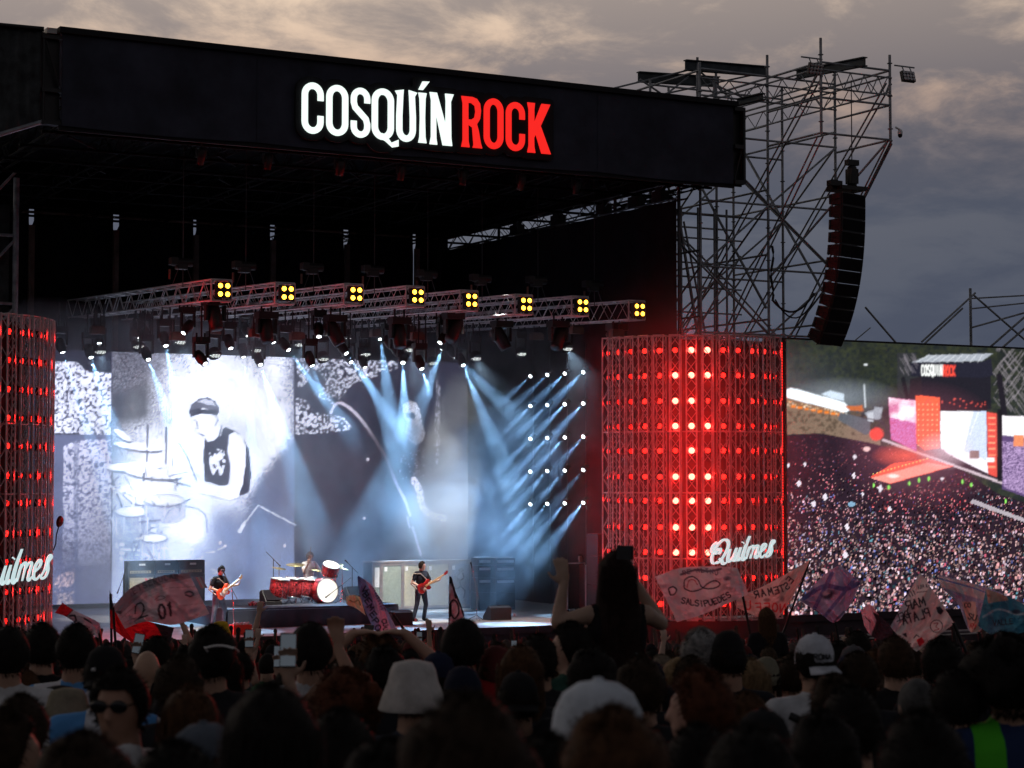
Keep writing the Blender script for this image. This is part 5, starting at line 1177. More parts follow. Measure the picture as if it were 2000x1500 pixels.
    if P['legs']: D['trousers'] = evalmesh(trou, 'trousers', vx * 1.25, 3); D['shoe0'] = shoes[0].mesh('shoe'); D['shoe1'] = shoes[1].mesh('shoe')
    for k_, mt in (('body', 'skin'), ('shirt', 'cloth'), ('trousers', 'cloth'), ('shoe0', 'cloth'), ('shoe1', 'cloth')):
        if k_ in D and not D[k_].materials: D[k_].materials.append(M[mt])
    BODY[key] = D; return D
BODY = {}; HAIR = {}; HAT = {}
# ---- hair in head space (origin = head centre, face towards +Y)
def hair_mesh(key, kind, seed=1):
    rg = random.Random(seed); mb = MB(); a, b, c = .074, .094, .112
    def on(th, ph, off):                                  # th: azimuth from +Y, ph: elevation
        d = V(math.sin(th) * math.cos(ph), math.cos(th) * math.cos(ph), math.sin(ph)); return V(d.x * (a + off * 1.35), d.y * (b + off), d.z * (c + off * .8)), d
    P_ = dict(short=(.017, .022, .25, 1900), flat=(.022, .018, .12, 2000), buzz=(.006, .008, .0, 900), curly=(.034, .026, .5, 2600), afro=(.062, .034, .7, 3400), grey=(.024, .022, .4, 2400), long=(.020, .03, .1, 1800), bun=(.014, .018, .1, 1300), messy=(.020, .024, .2, 2200), bald=(0, 0, 0, 0))[kind]
    th_, ln, rnd, ns = P_
    if kind == 'bald': return
    nu, nv = 26, 14; vs = []
    for j in range(nv + 1):
        for i in range(nu):
            az = 2 * math.pi * i / nu; front = max(0, math.cos(az)); bkk = max(0, -math.cos(az)); lo = R(-44 - 18 * bkk) if front < .1 else R(-44 + 77 * min(1, front * 1.5)); ph = lo + (R(90) - lo) * (j / nv)
            nz = mnoise.noise(V(math.sin(az) * 2.2, math.cos(az) * 2.2, ph * 2.4 + seed)) * th_ * (.9 if kind in ('curly', 'afro', 'messy', 'grey') else .4)
            p, d = on(az, ph, (th_ + nz) * min(1, .25 + 2.2 * j / nv) + .002); vs.append(p)
    fs = [(j * nu + i, j * nu + (i + 1) % nu, (j + 1) * nu + (i + 1) % nu, (j + 1) * nu + i) for j in range(nv) for i in range(nu)]; mb.add(vs, fs, True)
    if kind == 'long':
        L = .40 + .1 * (seed % 3); n = 18; vs = []
        for j in range(13):
            v = j / 12
            for i in range(n):
                u = i / (n - 1); az = R(75 + 210 * u); z = .03 - L * v; wd = 1 + .25 * v
                vs.append(V(math.sin(az) * (.094 + .02 * v) * wd, math.cos(az) * (.108 - .02 * v) - .012 * v + (-.02 * v), z) + V(1, 1, 0) * .008 * mnoise.noise(V(u * 9, v * 3, seed)))
        mb.add(vs, [(j * n + i, j * n + i + 1, (j + 1) * n + i + 1, (j + 1) * n + i) for j in range(12) for i in range(n - 1)], True)
        for q in range(500):
            az = R(75 + 210 * rg.random()); z0 = .06 - (L - .1) * rg.random(); p = V(math.sin(az) * .112, math.cos(az) * .112 - .02, z0); w = V(math.cos(az), -math.sin(az), 0) * .003; e = p + V(math.sin(az) * .02 * rg.random(), math.cos(az) * .01, -.10 - .06 * rg.random()); mb.add([p - w, p + w, e], [(0, 1, 2)])
    if kind == 'bun': mb.ell((0, -.07, .10), (.045, .045, .045))
    for q in range(ns):
        az = rg.uniform(0, 2 * math.pi); front = max(0, math.cos(az)); lo = -44 - 18 * max(0, -math.cos(az)) if front < .1 else -44 + 80 * min(1, front * 1.5); ph = R(lo + (90 - lo) * rg.random() ** .8)
        p, d = on(az, ph, th_ * .75); t = V(rg.uniform(-1, 1), rg.uniform(-1, 1), rg.uniform(-1, 1)).normalized(); dn = V(0, 0, -1)
        g = (d * (.55 + rnd) + t * (.25 + rnd) + dn * (.75 - .6 * min(1, rnd * 1.5)) + V(d.x, d.y, 0) * .2).normalized(); w = g.cross(d); w = (w.normalized() if w.length > 1e-3 else V(1, 0, 0)) * .0028
        e = p + g * ln * rg.uniform(.6, 1.3)
        if kind in ('curly', 'afro', 'grey'):
            mid = p + (g + t * .6) * ln * .5; mb.add([p - w, p + w, mid + w, mid - w, e], [(0, 1, 2, 3), (3, 2, 4)])
        else: mb.add([p - w, p + w, e], [(0, 1, 2)])
    me = mb.mesh('hair'); me.materials.append(M['hair']); HAIR[key] = me
for k_, (kind, sd_) in dict(short=('short', 1), short2=('short', 2), flat=('flat', 3), buzz=('buzz', 4), curly=('curly', 5), afro=('afro', 6), grey=('grey', 7), long=('long', 0), long2=('long', 4), bun=('bun', 9), messy=('messy', 10), messy2=('messy', 11)).items(): hair_mesh(k_, kind, sd_)
def hat_mesh(kind):
    mb = MB()
    if kind == 'bucket': mb.lathe([(.150, -.055), (.152, -.05), (.122, .03), (.112, .05), (.100, .10), (.085, .128), (.03, .140), (.001, .141)], (0, 0, 0), Matrix.Diagonal(V(.92, 1.08, 1)), 28); mb.lathe([(.147, -.053), (.118, .03), (.106, .05), (.09, .11)], (0, 0, 0), Matrix.Diagonal(V(.92, 1.08, 1)), 28)
    if kind in ('cap', 'capback'):
        prof = [(.103, -.01), (.106, .02), (.100, .06), (.080, .102), (.045, .126), (.001, .133)]; mb.lathe(prof, (0, 0, 0), Matrix.Diagonal(V(.84, 1.03, 1)), 24); mb.lathe([(.014, .128), (.012, .138), (.001, .140)], (0, 0, 0), None, 8)
        s = 1 if kind == 'cap' else -1; vs = []
        for j in range(6):
            for i in range(13):
                az = R(-52 + 104 * i / 12); r0 = 1; ext = .075 * math.cos(az * 1.25) ** .7 * j / 5
                vs.append(V(math.sin(az) * (.088 + ext * .4), s * (math.cos(az) * .106 + ext), -.002 - .022 * (j / 5) - .02 * abs(math.sin(az)) ** 2 * j / 5))
        n0 = len(vs); vs += [v - V(0, 0, .006) for v in vs]
        f = [(j * 13 + i, j * 13 + i + 1, (j + 1) * 13 + i + 1, (j + 1) * 13 + i) for j in range(5) for i in range(12)]; mb.add(vs, f + [tuple(q + n0 for q in reversed(x)) for x in f], True)
    if kind == 'beanie': mb.lathe([(.100, -.03), (.108, -.02), (.108, .03), (.100, .032), (.098, .08), (.070, .135), (.03, .155), (.001, .158)], (0, 0, 0), Matrix.Diagonal(V(.84, 1.03, 1)), 22)
    me = mb.mesh(kind); me.materials.append(M['cloth']); HAT[kind] = me
for k_ in ('bucket', 'cap', 'capback', 'beanie'): hat_mesh(k_)
def glasses_mesh():
    mb = MB()
    for s in (-1, 1):
        mb.ell((s * .034, .098, .012), (.030, .006, .022)); mb.tube((s * .062, .092, .016), (s * .082, -.01, .014), .003, 5)
    mb.tube((-.01, .104, .016), (.01, .104, .016), .003, 5); me = mb.mesh('sunglasses'); me.materials.append(M['gloss_black']); return me
GLASS = glasses_mesh()
def person(label, loc, rotz, H, bkey, skin=(.38, .23, .16), shirt=(.02, .02, .025), trousers=(.02, .022, .03), hair=None, hcol=(.014, .010, .008), hat=None, hatcol=(.02, .02, .02), group=None, base=1.76, glasses=False, shirtmat=None, shod=False):
    B = BODY[bkey]; sc_ = H / base
    t = thing('person', label, 'person', tuple(loc), rotz, group, sc_)
    def ch(name, me, col):
        o = bpy.data.objects.new(name, me); COL.objects.link(o); o.parent = t; o.color = (*col, 1); MW[o.name] = MW[t.name]; return o
    ch('body', B['body'], skin); s = ch('shirt', B['shirt'], shirt)
    if shirtmat: s.data = s.data.copy(); s.data.materials.clear(); s.data.materials.append(M[shirtmat])
    if 'trousers' in B: ch('trousers', B['trousers'], trousers)
    if shod and 'shoe0' in B: ch('shoe', B['shoe0'], (.02, .02, .02)); ch('shoe', B['shoe1'], (.02, .02, .02))
    for nm, me, col in (('hair', HAIR.get(hair), hcol), ('hat', HAT.get(hat), hatcol), ('sunglasses', GLASS if glasses else None, (0, 0, 0))):
        if me is not None:
            o = ch(nm, me, col); o.location = B['hc']; o.rotation_mode = 'QUATERNION'; o.rotation_quaternion = B['hrot']
            if nm == 'hair' and hat: o.scale = (.97, .97, .86)
    return t

# ================================================================== band gear
def fz(Y): return STZ
def at_floor(px, Y): d = ray(px, 1200); return V(d.x / d.y * Y, Y, STZ)
def box_part(name, mat, t, a, b):
    mb = MB(); mb.bx(a, b); return mb.build(name, mat, t)
# left amplifiers: three heads on cabinets
xa = [at_floor(p, 58.5).x for p in (248, 302, 348, 401)]
for i in range(3):
    x0, x1 = xa[i] + .02, xa[i + 1] - .02; w = x1 - x0
    t = thing('guitar_cabinet', ['leftmost', 'middle', 'rightmost'][i] + ' black speaker cabinet with cream front at stage left', 'amplifier', ((x0 + x1) / 2, 58.5, STZ), 0, 'left amplifier cabinets')
    box_part('cabinet', 'tolex', t, (x0, 58.5, STZ), (x1, 59.0, STZ + 1.30)); g = box_part('grille', 'grille_cream' if i < 2 else 'grille_grey', t, (x0 + .05, 58.485, STZ + .08), (x1 - .05, 58.498, STZ + 1.22))
    for k, mt in enumerate(('red_paint', 'amp_panel', 'guitar_dark_red')):
        mb = MB(); q = x1 - .32 + k * .07; mb.add([(q, 58.478, STZ + 1.2), (q + .07, 58.478, STZ + 1.2), (q + .26, 58.478, STZ + .86), (q + .19, 58.478, STZ + .86), (q, 58.483, STZ + 1.2), (q + .07, 58.483, STZ + 1.2), (q + .26, 58.483, STZ + .86), (q + .19, 58.483, STZ + .86)], [(0, 1, 2, 3), (0, 4, 5, 1), (1, 5, 6, 2), (2, 6, 7, 3), (3, 7, 4, 0)]); mb.build('stripe_sticker', mt, t)
    h = thing('guitar_amplifier', ['leftmost', 'middle', 'rightmost'][i] + ' amplifier head on the cream fronted cabinets', 'amplifier', ((x0 + x1) / 2, 58.5, STZ + 1.3), 0, 'left amplifier heads')
    box_part('case', 'tolex', h, (x0, 58.52, STZ + 1.31), (x1, 58.9, STZ + 1.72)); box_part('control_panel', 'amp_panel', h, (x0 + .07, 58.508, STZ + 1.35), (x1 - .1, 58.518, STZ + 1.43))
    mb = MB()
    for k in range(7): mb.tube((x0 + .12 + k * (w - .3) / 6, 58.515, STZ + 1.39), (x0 + .12 + k * (w - .3) / 6, 58.49, STZ + 1.39), .018, 8)
    mb.build('knob', 'black_plastic', h)['kind'] = 'stuff'
    box_part('name_plate', 'white_plastic', h, (x0 + w * .42, 58.51, STZ + 1.58), (x0 + w * .66, 58.518, STZ + 1.64))
# bass cabinet wall
xb = [at_floor(p, 58.3).x for p in (727, 744, 786, 878, 919)]
cw = thing('cabinet_wall', 'row of tall cream speaker cabinets in dark frames behind the bassist', 'amplifier', (xb[2], 58.3, STZ))
HT = 1.52
box_part('case', 'tolex', cw, (xb[0], 58.34, STZ), (xb[4], 59.0, STZ + HT)); box_part('top_board', 'case_trim', cw, (xb[0] - .03, 58.26, STZ + HT + .002), (xb[4] + .03, 59.02, STZ + HT + .05))
for i, (a, b, mt) in enumerate(((xb[0], xb[1], 'grille_green'), (xb[1], xb[2], 'grille_green'), (xb[2], xb[3], 'grille_cream'), (xb[3], xb[4], 'grille_grey'))):
    box_part('grille', mt, cw, (a + .07, 58.31, STZ + .12), (b - .05, 58.335, STZ + HT - .08))
    mb = MB()
    for x in (a + .03, b - .02): mb.bx((x - .03, 58.28, STZ + .04), (x + .03, 58.345, STZ + HT))
    mb.bx((a + .06, 58.285, STZ + .04), (b - .05, 58.343, STZ + .12)); mb.bx((a + .06, 58.285, STZ + HT - .08), (b - .05, 58.343, STZ + HT - .003)); mb.build('frame', 'case_trim', cw)
box_part('frame_bar', 'case_trim', cw, ((xb[2] + xb[3]) / 2 - .03, 58.28, STZ + .12), ((xb[2] + xb[3]) / 2 + .03, 58.309, STZ + HT - .08))
box_part('paper_sheet', 'paper', cw, (xb[0] + .08, 58.29, STZ + .75), (xb[1] - .06, 58.305, STZ + 1.38))
for x in (xb[1] + .12, xb[2] + .1, xb[2] + .95, xb[3] + .1): box_part('badge', 'paper', cw, (x, 58.30, STZ + HT - .27), (x + .10, 58.308, STZ + HT - .13))
mb = MB(); cx = (xb[3] + xb[4]) / 2
for st_ in ([(.0, .95), (-.12, .8), (-.02, .66), (.02, .52)], [(.02, .52), (.18, .34), (.12, .12)], [(.02, .52), (-.12, .42), (-.2, .5)], [(-.02, .74), (-.2, .84), (-.1, .98)], [(.0, .70), (.14, .78), (.1, .94)]):
    mb.path([(cx + x, 58.30, STZ + .2 + z) for x, z in catmull(st_, 4)], .022, 6)
mb.ell((cx + .04, 58.30, STZ + 1.24), (.10, .012, .07)); mb.build('figure_drawing', 'tolex', cw)
# right amplifier stacks
for i, (pa_, pb_, Y) in enumerate(((934, 966, 57.2), (969, 1006, 56.8))):
    a = at_floor(pa_, Y).x; b = at_floor(pb_, Y).x
    t = thing('amplifier_stack', ['left', 'right'][i] + ' black amplifier stack with silver panels beside the cabinet wall', 'amplifier', ((a + b) / 2, Y, STZ), 0, 'right amplifier stacks')
    for k, (z0, z1) in enumerate(((0, .55), (.56, 1.02), (1.03, 1.42), (1.43, 1.66))):
        c = box_part('case', 'tolex', t, (a, Y, STZ + z0), (b, Y + .5, STZ + z1))
        if k: box_part('control_panel', 'amp_silver', c, (a + .04, Y - .012, STZ + z1 - .15), (b - .05, Y - .002, STZ + z1 - .07))
    box_part('tray', 'white_plastic', t, (a + .05, Y + .05, STZ + 1.665), (b - .05, Y + .4, STZ + 1.69))
def wedge(label, px, Y, w=.62, col='black_plastic', flip=1, zb=STZ, grp='floor monitors'):
    p = at_floor(px, Y); p.z = zb; t = thing('floor_monitor', label, 'speaker', tuple(p), 0, grp)
    prof = [(0, 0), (.50, 0), (.50, .10), (.16, .42), (0, .36)]
    mb = MB(); mb.prism([(u * flip, v) for u, v in prof], -w / 2, w / 2, lambda u, v, q: (p.x + q, p.y - u + .2, p.z + v)); mb.build('cabinet', col, t)
    mb = MB(); a, b = Vector((p.x - w / 2 + .04, p.y - flip * .49 + .2, p.z + .125)), Vector((p.x - w / 2 + .04, p.y - flip * .18 + .2, p.z + .405)); n = Vector((0, -flip * .02, .02)); e = Vector((w - .08, 0, 0))
    mb.add([a + n, a + e + n, b + e + n, b + n, a, a + e, b + e, b], [(0, 1, 2, 3), (0, 4, 5, 1), (1, 5, 6, 2), (2, 6, 7, 3), (3, 7, 4, 0)]); mb.build('grille', 'drape', t)
    mb = MB(); mb.bx((p.x + w / 2 + .001, p.y - .05, p.z + .12), (p.x + w / 2 + .008, p.y + .09, p.z + .2)); mb.build('handle', 'alu', t)
wedge('dark wedge speaker on the lip in front of the bassist', 792, 51.8, .66, 'tolex', -1)
wedge('dark wedge speaker at the right end of the lit floor', 985, 52.4, .7, 'black_plastic', -1)
# drum riser
RX0, RX1, RY0, RY1, RZ = 19.75, 25.0, 53.0, 57.2, STZ + .55
ri = thing('drum_riser', 'low dark blue draped platform under the drum kit', 'platform', (22.3, 54, STZ))
box_part('top_board', 'riser', ri, (RX0, RY0, RZ - .05), (RX1, RY1, RZ))
mb = MB(); n = 60; vs = []
for j in range(4):
    for i in range(n + 1): vs.append((RX0 + (RX1 - RX0) * i / n, RY0 - .02 - .02 * math.sin(i * 1.3) * (1 - j / 3), STZ + .002 + (RZ - .055 - STZ) * j / 3))
mb.add(vs, [(j * (n + 1) + i, j * (n + 1) + i + 1, (j + 1) * (n + 1) + i + 1, (j + 1) * (n + 1) + i) for j in range(3) for i in range(n)], True); mb.build('front_drape', 'riser', ri)
for x in (RX0, RX1 - .03): box_part('side_drape', 'riser', ri, (x, RY0, STZ + .002), (x + .03, RY1, RZ - .055))
wedge('black wedge speaker left of the drum kit on the platform', 527, 54.6, .5, 'black_plastic', 1, RZ); wedge('black wedge speaker right of the drum kit on the platform', 690, 55.2, .5, 'black_plastic', 1, RZ)
# drums
def rz_at(px, Y): d = ray(px, 1180); return V(d.x / d.y * Y, Y, RZ)
kit = thing('drum_kit', 'red sparkle drum kit with a big white bass drum head', 'drum kit', tuple(rz_at(605, 55)))
def drum(name, c, r, h, ax, head=True):
    m = rot_to(ax); mb = MB(); mb.lathe([(r * .98, -h / 2), (r, -h / 2 + .01), (r, h / 2 - .01), (r * .98, h / 2)], c, m, 26); o = mb.build(name, 'drum_red', kit)
    for z in (-h / 2, h / 2):
        mb = MB(); mb.lathe([(r + .002, z - .015), (r + .016, z - .015), (r + .016, z + .018), (r + .002, z + .018), (r + .002, z - .015)], c, m, 26, True, False); mb.build('hoop', 'chrome', o)
    mb = MB(); mb.lathe([(.001, h / 2 + .006), (r - .002, h / 2 + .004)], c, m, 26); mb.build('head', 'drum_head', o)
    mb = MB()
    for k in range(8):
        t = 2 * math.pi * k / 8; q = Vector((math.cos(t) * (r + .015), math.sin(t) * (r + .015), 0)); mb.tube(Vector(c) + m @ (q + Vector((0, 0, -h / 2))), Vector(c) + m @ (q + Vector((0, 0, h / 2))), .008, 5)
    mb.build('lugs', 'chrome', o)['kind'] = 'stuff'
    return o
bc = rz_at(632, 54.4) + V(0, 0, .37); drum('bass_drum', bc, .36, .42, V(.15, -1, .10))
for px, Y, zc, r, h in ((545, 54.6, .40, .28, .54), (572, 54.8, .40, .27, .52), (598, 54.7, .40, .25, .48)): drum('floor_tom', rz_at(px, Y) + V(0, 0, zc + .06), r, h, V(.1, -.1, 1))
drum('rack_tom', rz_at(645, 54.5) + V(0, 0, .98), .25, .30, V(.05, -.45, .9)); drum('snare_drum', rz_at(610, 55.2) + V(0, 0, .62), .18, .15, V(0, -.15, 1))
for px, py, Y, r, tl in ((545, 1110, 55.3, .22, .12), (577, 1103, 55.2, .28, -.05), (655, 1106, 54.6, .25, -.25), (620, 1114, 55.0, .2, .1), (668, 1110, 55.6, .22, .2)):
    c = atY(px, py, Y); m = rot_to((tl, -.15, 1)); mb = MB(); mb.lathe([(.001, .03), (.03, .028), (.05, .012), (r * .6, .006), (r, 0), (r, -.003), (r * .6, .002), (.04, .008)], c, m, 24); o = mb.build('cymbal', 'cymbal', kit)
    mb = MB(); mb.tube(c + V(0, 0, .05), (c.x, c.y, RZ + .3), .013, 6)
    for k in range(3): a_ = k * 2.1 + px; mb.tube((c.x, c.y, RZ + .34), (c.x + .26 * math.cos(a_), c.y + .26 * math.sin(a_), RZ + .01), .011, 5)
    mb.build('stand', 'chrome', o)
for px, Y in ((539, 54.7), (560, 54.8), (582, 54.7), (600, 54.6), (655, 54.3), (668, 54.6)):
    p = rz_at(px, Y); mb = MB()
    for k in range(3): a_ = k * 2.09 + px; mb.tube(p + V(0, 0, .36), p + V(.2 * math.cos(a_), .2 * math.sin(a_), .01), .012, 5)
    mb.tube(p + V(0, 0, .3), p + V(0, 0, .8), .012, 5); mb.build('tripod', 'chrome', kit)
st_ = MB(); p = rz_at(606, 56.0); st_.lathe([(.17, .50), (.18, .54), (.16, .58), (.001, .585)], p, None, 16); st_.tube(p, p + V(0, 0, .5), .025); st_.build('stool', 'black_plastic', kit)
def mic_stand(label, base, top, mic, boom=None, bt='alu_dark'):
    base = Vector(base); t = thing('microphone_stand', label, 'microphone stand', tuple(base)); top = Vector(top); mic = Vector(mic)
    mb = MB(); mb.tube(base + V(0, 0, .02), top, .013, 6); mb.build('pole', bt, t)
    mb = MB()
    for k in range(3): a = k * 2.09 + .4; mb.tube(base + V(0, 0, .16), base + V(.28 * math.cos(a), .28 * math.sin(a), .012), .011, 5)
    mb.build('tripod', bt, t)
    mb = MB(); d = (mic - top).normalized(); mb.tube(top - d * .35, mic, .010, 6); mb.build('boom', bt, t)
    mb = MB(); mb.tube(mic, mic + d * .14, .016, 8, .02); mb.ell(mic + d * .16, (.028, .028, .028)); mb.build('microphone', 'black_metal', t)
g0 = V(*at_floor(458, 52.6)); mic_stand('straight chrome microphone stand in front of the guitarist', g0, atY(453, 1150, 52.6), atY(440, 1124, 52.7), bt='chrome')
b0 = at_floor(931, 52.8); mic_stand('boom microphone stand right of the cabinet wall', b0, atY(931, 1150, 52.8), atY(922, 1110, 52.9), bt='chrome')
l0 = at_floor(243, 57.6); mic_stand('thin dark boom stand left of the amplifiers', l0, atY(243, 1120, 57.6), atY(233, 1148, 57.6), bt='black_metal')
d0 = rz_at(688, 55.4); mic_stand('drum microphone stand right of the kit', d0, atY(688, 1108, 55.4), atY(680, 1100, 55.3), bt='black_metal')
d1 = rz_at(534, 55.6); mic_stand('drum microphone stand left of the kit', d1, atY(534, 1092, 55.6), atY(540, 1098, 55.5), bt='black_metal')
d2 = rz_at(672, 53.9); mic_stand('short boom stand at the bass drum', d2, atY(668, 1142, 53.9), atY(645, 1160, 53.9), bt='black_metal')
# pedal board box, flowers, cases, crew corner
pb = thing('pedal_case', 'bright red pedal case on the stage lip', 'case', tuple(at_floor(472, 51.0)))
a = at_floor(472, 51.0); mb = MB(); mb.bx((a.x - .26, 50.9, STZ + .002), (a.x + .26, 51.25, STZ + .26)); mb.build('case', 'red_paint', pb)
for k in range(5):
    mb = MB(); mb.box((a.x - .2 + k * .1, 51.02, STZ + .285), (.07, .1, .045)); mb.tube((a.x - .2 + k * .1, 51.0, STZ + .305), (a.x - .2 + k * .1, 51.0, STZ + .33), .014, 6); mb.build('pedal', 'alu', pb)
fl = thing('flower_bunch', 'dusty pink flower bunch on the platform edge', 'flowers', tuple(rz_at(501, 53.7))); p = rz_at(501, 53.7); mb = MB(); rg = random.Random(4)
for k in range(70): a_ = rg.random() * 6.28; r_ = .2 * rg.random() ** .5; mb.ell(p + V(r_ * math.cos(a_) * 1.2, r_ * math.sin(a_), .04 + .14 * rg.random() * (1 - r_ * 2)), (.028, .028, .024), None, 6, 4)
mb.build('blossoms', 'flower', fl)['kind'] = 'stuff'; mb = MB()
for k in range(20): a_ = rg.random() * 6.28; q = p + V(.22 * math.cos(a_), .16 * math.sin(a_), .02); mb.add([q, q + V(.03, .01, .05), q + V(.05 * math.cos(a_), .05 * math.sin(a_), .09), q + V(-.02, .01, .05)], [(0, 1, 2, 3)])
mb.build('leaves', 'leaf', fl)['kind'] = 'stuff'
def flight_case(label, px0, px1, z1, Y, dep=.8):
    a, b = at_floor(px0, Y), at_floor(px1, Y); t = thing('flight_case', label, 'case', tuple((a + b) / 2), 0, 'flight cases at stage right')
    box_part('case', 'tolex', t, (a.x, Y, STZ + .12), (b.x, Y + dep, STZ + z1)); mb = MB()
    for x in (a.x, b.x): mb.bx((x - .02, Y - .02, STZ + .1), (x + .02, Y + .01, STZ + z1 + .01))
    mb.bx((a.x + .02, Y - .015, STZ + z1 - .02), (b.x - .02, Y + .01, STZ + z1 + .015)); mb.build('edge_trim', 'alu', t); mb = MB()
    for x in (a.x + .08, b.x - .08): mb.tube((x - .02, Y + .1, STZ + .06), (x + .02, Y + .1, STZ + .06), .06, 8)
    mb.build('castor', 'black_plastic', t)['kind'] = 'stuff'
flight_case('tall dark case left of the crew member', 1108, 1142, 1.55, 54.6); flight_case('wide dark case in front of the crew member', 1144, 1186, 1.5, 54.2)
t = thing('side_speaker', 'stack of dark speakers beside the right red light wall', 'speaker', tuple(at_floor(1190, 53.2))); a, b = at_floor(1168, 53.2), at_floor(1216, 53.2)
for k, (z0, z1) in enumerate(((0, .9), (.92, 1.8), (1.82, 2.5))):
    c = box_part('cabinet', 'black_plastic', t, (a.x, 53.2, STZ + z0), (b.x, 53.9, STZ + z1)); box_part('grille', 'drape', c, (a.x + .04, 53.185, STZ + z0 + .05), (b.x - .04, 53.197, STZ + z1 - .05))
# lollipop lamp beside the left red wall
t = thing('clip_lamp', 'small dark round lamp on an arm beside the left red light wall', 'lamp', tuple(atY(112, 1040, 54.0))); c = atY(119, 1019, 54.0)
mb = MB(); mb.lathe([(.001, -.06), (.08, -.05), (.15, .02), (.16, .05), (.001, .05)], c, rot_to((-1, -.3, .2)), 16); mb.build('shade', 'guitar_dark_red', t)
mb = MB(); mb.path([c + V(-.05, 0, -.1), atY(110, 1045, 54), atY(109, 1062, 54), atY(104, 1075, 54)], .018, 6); mb.build('arm', 'black_metal', t)

# ================================================================== the band
vx = .009
human('guitarist', voxel=vx, lean=.10, head=(-.25, -.35), neckoff=(0, .03), re=(.30, -.02, 1.14), rw=(.10, .24, 1.02), rh=(-.9, .35, -.1), rn=(0, -1, -.3), le=(-.30, .12, 1.17), lw=(-.40, .38, 1.22), lh=(-.2, .4, .8), ln=(.6, -.6, 0), curl=.8, lk=(-.16, .10, .50), la=(-.20, .02, .08), rk=(.17, .03, .5), ra=(.20, -.02, .08))
human('bassist', voxel=vx, lean=.04, head=(.55, -.02), neckoff=(0, .015), re=(.29, -.04, 1.14), rw=(.12, .23, .98), rh=(-.9, .35, -.2), rn=(0, -1, -.3), le=(-.31, .10, 1.12), lw=(-.44, .33, 1.20), lh=(-.3, .4, .7), ln=(.6, -.6, 0), curl=.8, lk=(-.13, .08, .50), la=(-.15, -.04, .08), rk=(.15, .0, .5), ra=(.22, -.08, .08))
human('drummer', voxel=vx, lean=.10, head=(-.1, -.2), pel=-.30, hips=(0, -.12), re=(.30, .15, 1.15), rw=(.27, .36, 1.42), rh=(-.1, .3, .9), rn=(0, -1, 0), le=(-.30, .15, 1.12), lw=(-.15, .42, 1.12), lh=(.3, .9, .1), ln=(0, 0, -1), curl=.9, lk=(-.22, .33, .56), la=(-.2, .34, .08), rk=(.22, .33, .56), ra=(.2, .36, .08))
human('crew', voxel=.014)
def face_cam(p): return math.atan2(-p[0], p[1]) + math.pi       # yaw so that +Y of the body points at the camera
gl = at_floor(426, 53.1); bl = at_floor(822, 53.4); dl = rz_at(606, 55.95)
def yaw_to(vx_, vy_): return math.atan2(-vx_, vy_)
gy_ = yaw_to(.45, -.9); by_ = yaw_to(.25, -1)
person('guitarist in a black t-shirt and jeans playing a red guitar', gl, gy_, 1.78, 'guitarist', (.55, .36, .27), (.018, .02, .024), (.10, .12, .15), 'short', (.02, .016, .013), glasses=True, shod=True)
person('bassist in a dark polo shirt playing a dark red bass', bl, by_, 1.76, 'bassist', (.55, .36, .27), (.018, .02, .026), (.035, .04, .055), 'messy', (.025, .017, .012), shod=True)
person('drummer in a pale vest seated behind the red drum kit', dl, yaw_to(.1, -1), 1.75, 'drummer', (.62, .45, .36), (.75, .76, .74), (.1, .1, .12), 'grey', (.30, .28, .25), shod=True)
cr = at_floor(1134, 55.6); person('crew member in black standing behind the dark cases', cr, yaw_to(-.6, -.6), 1.80, 'crew', (.4, .25, .2), (.015, .012, .014), hair='short', hcol=(.03, .02, .015), shod=True)
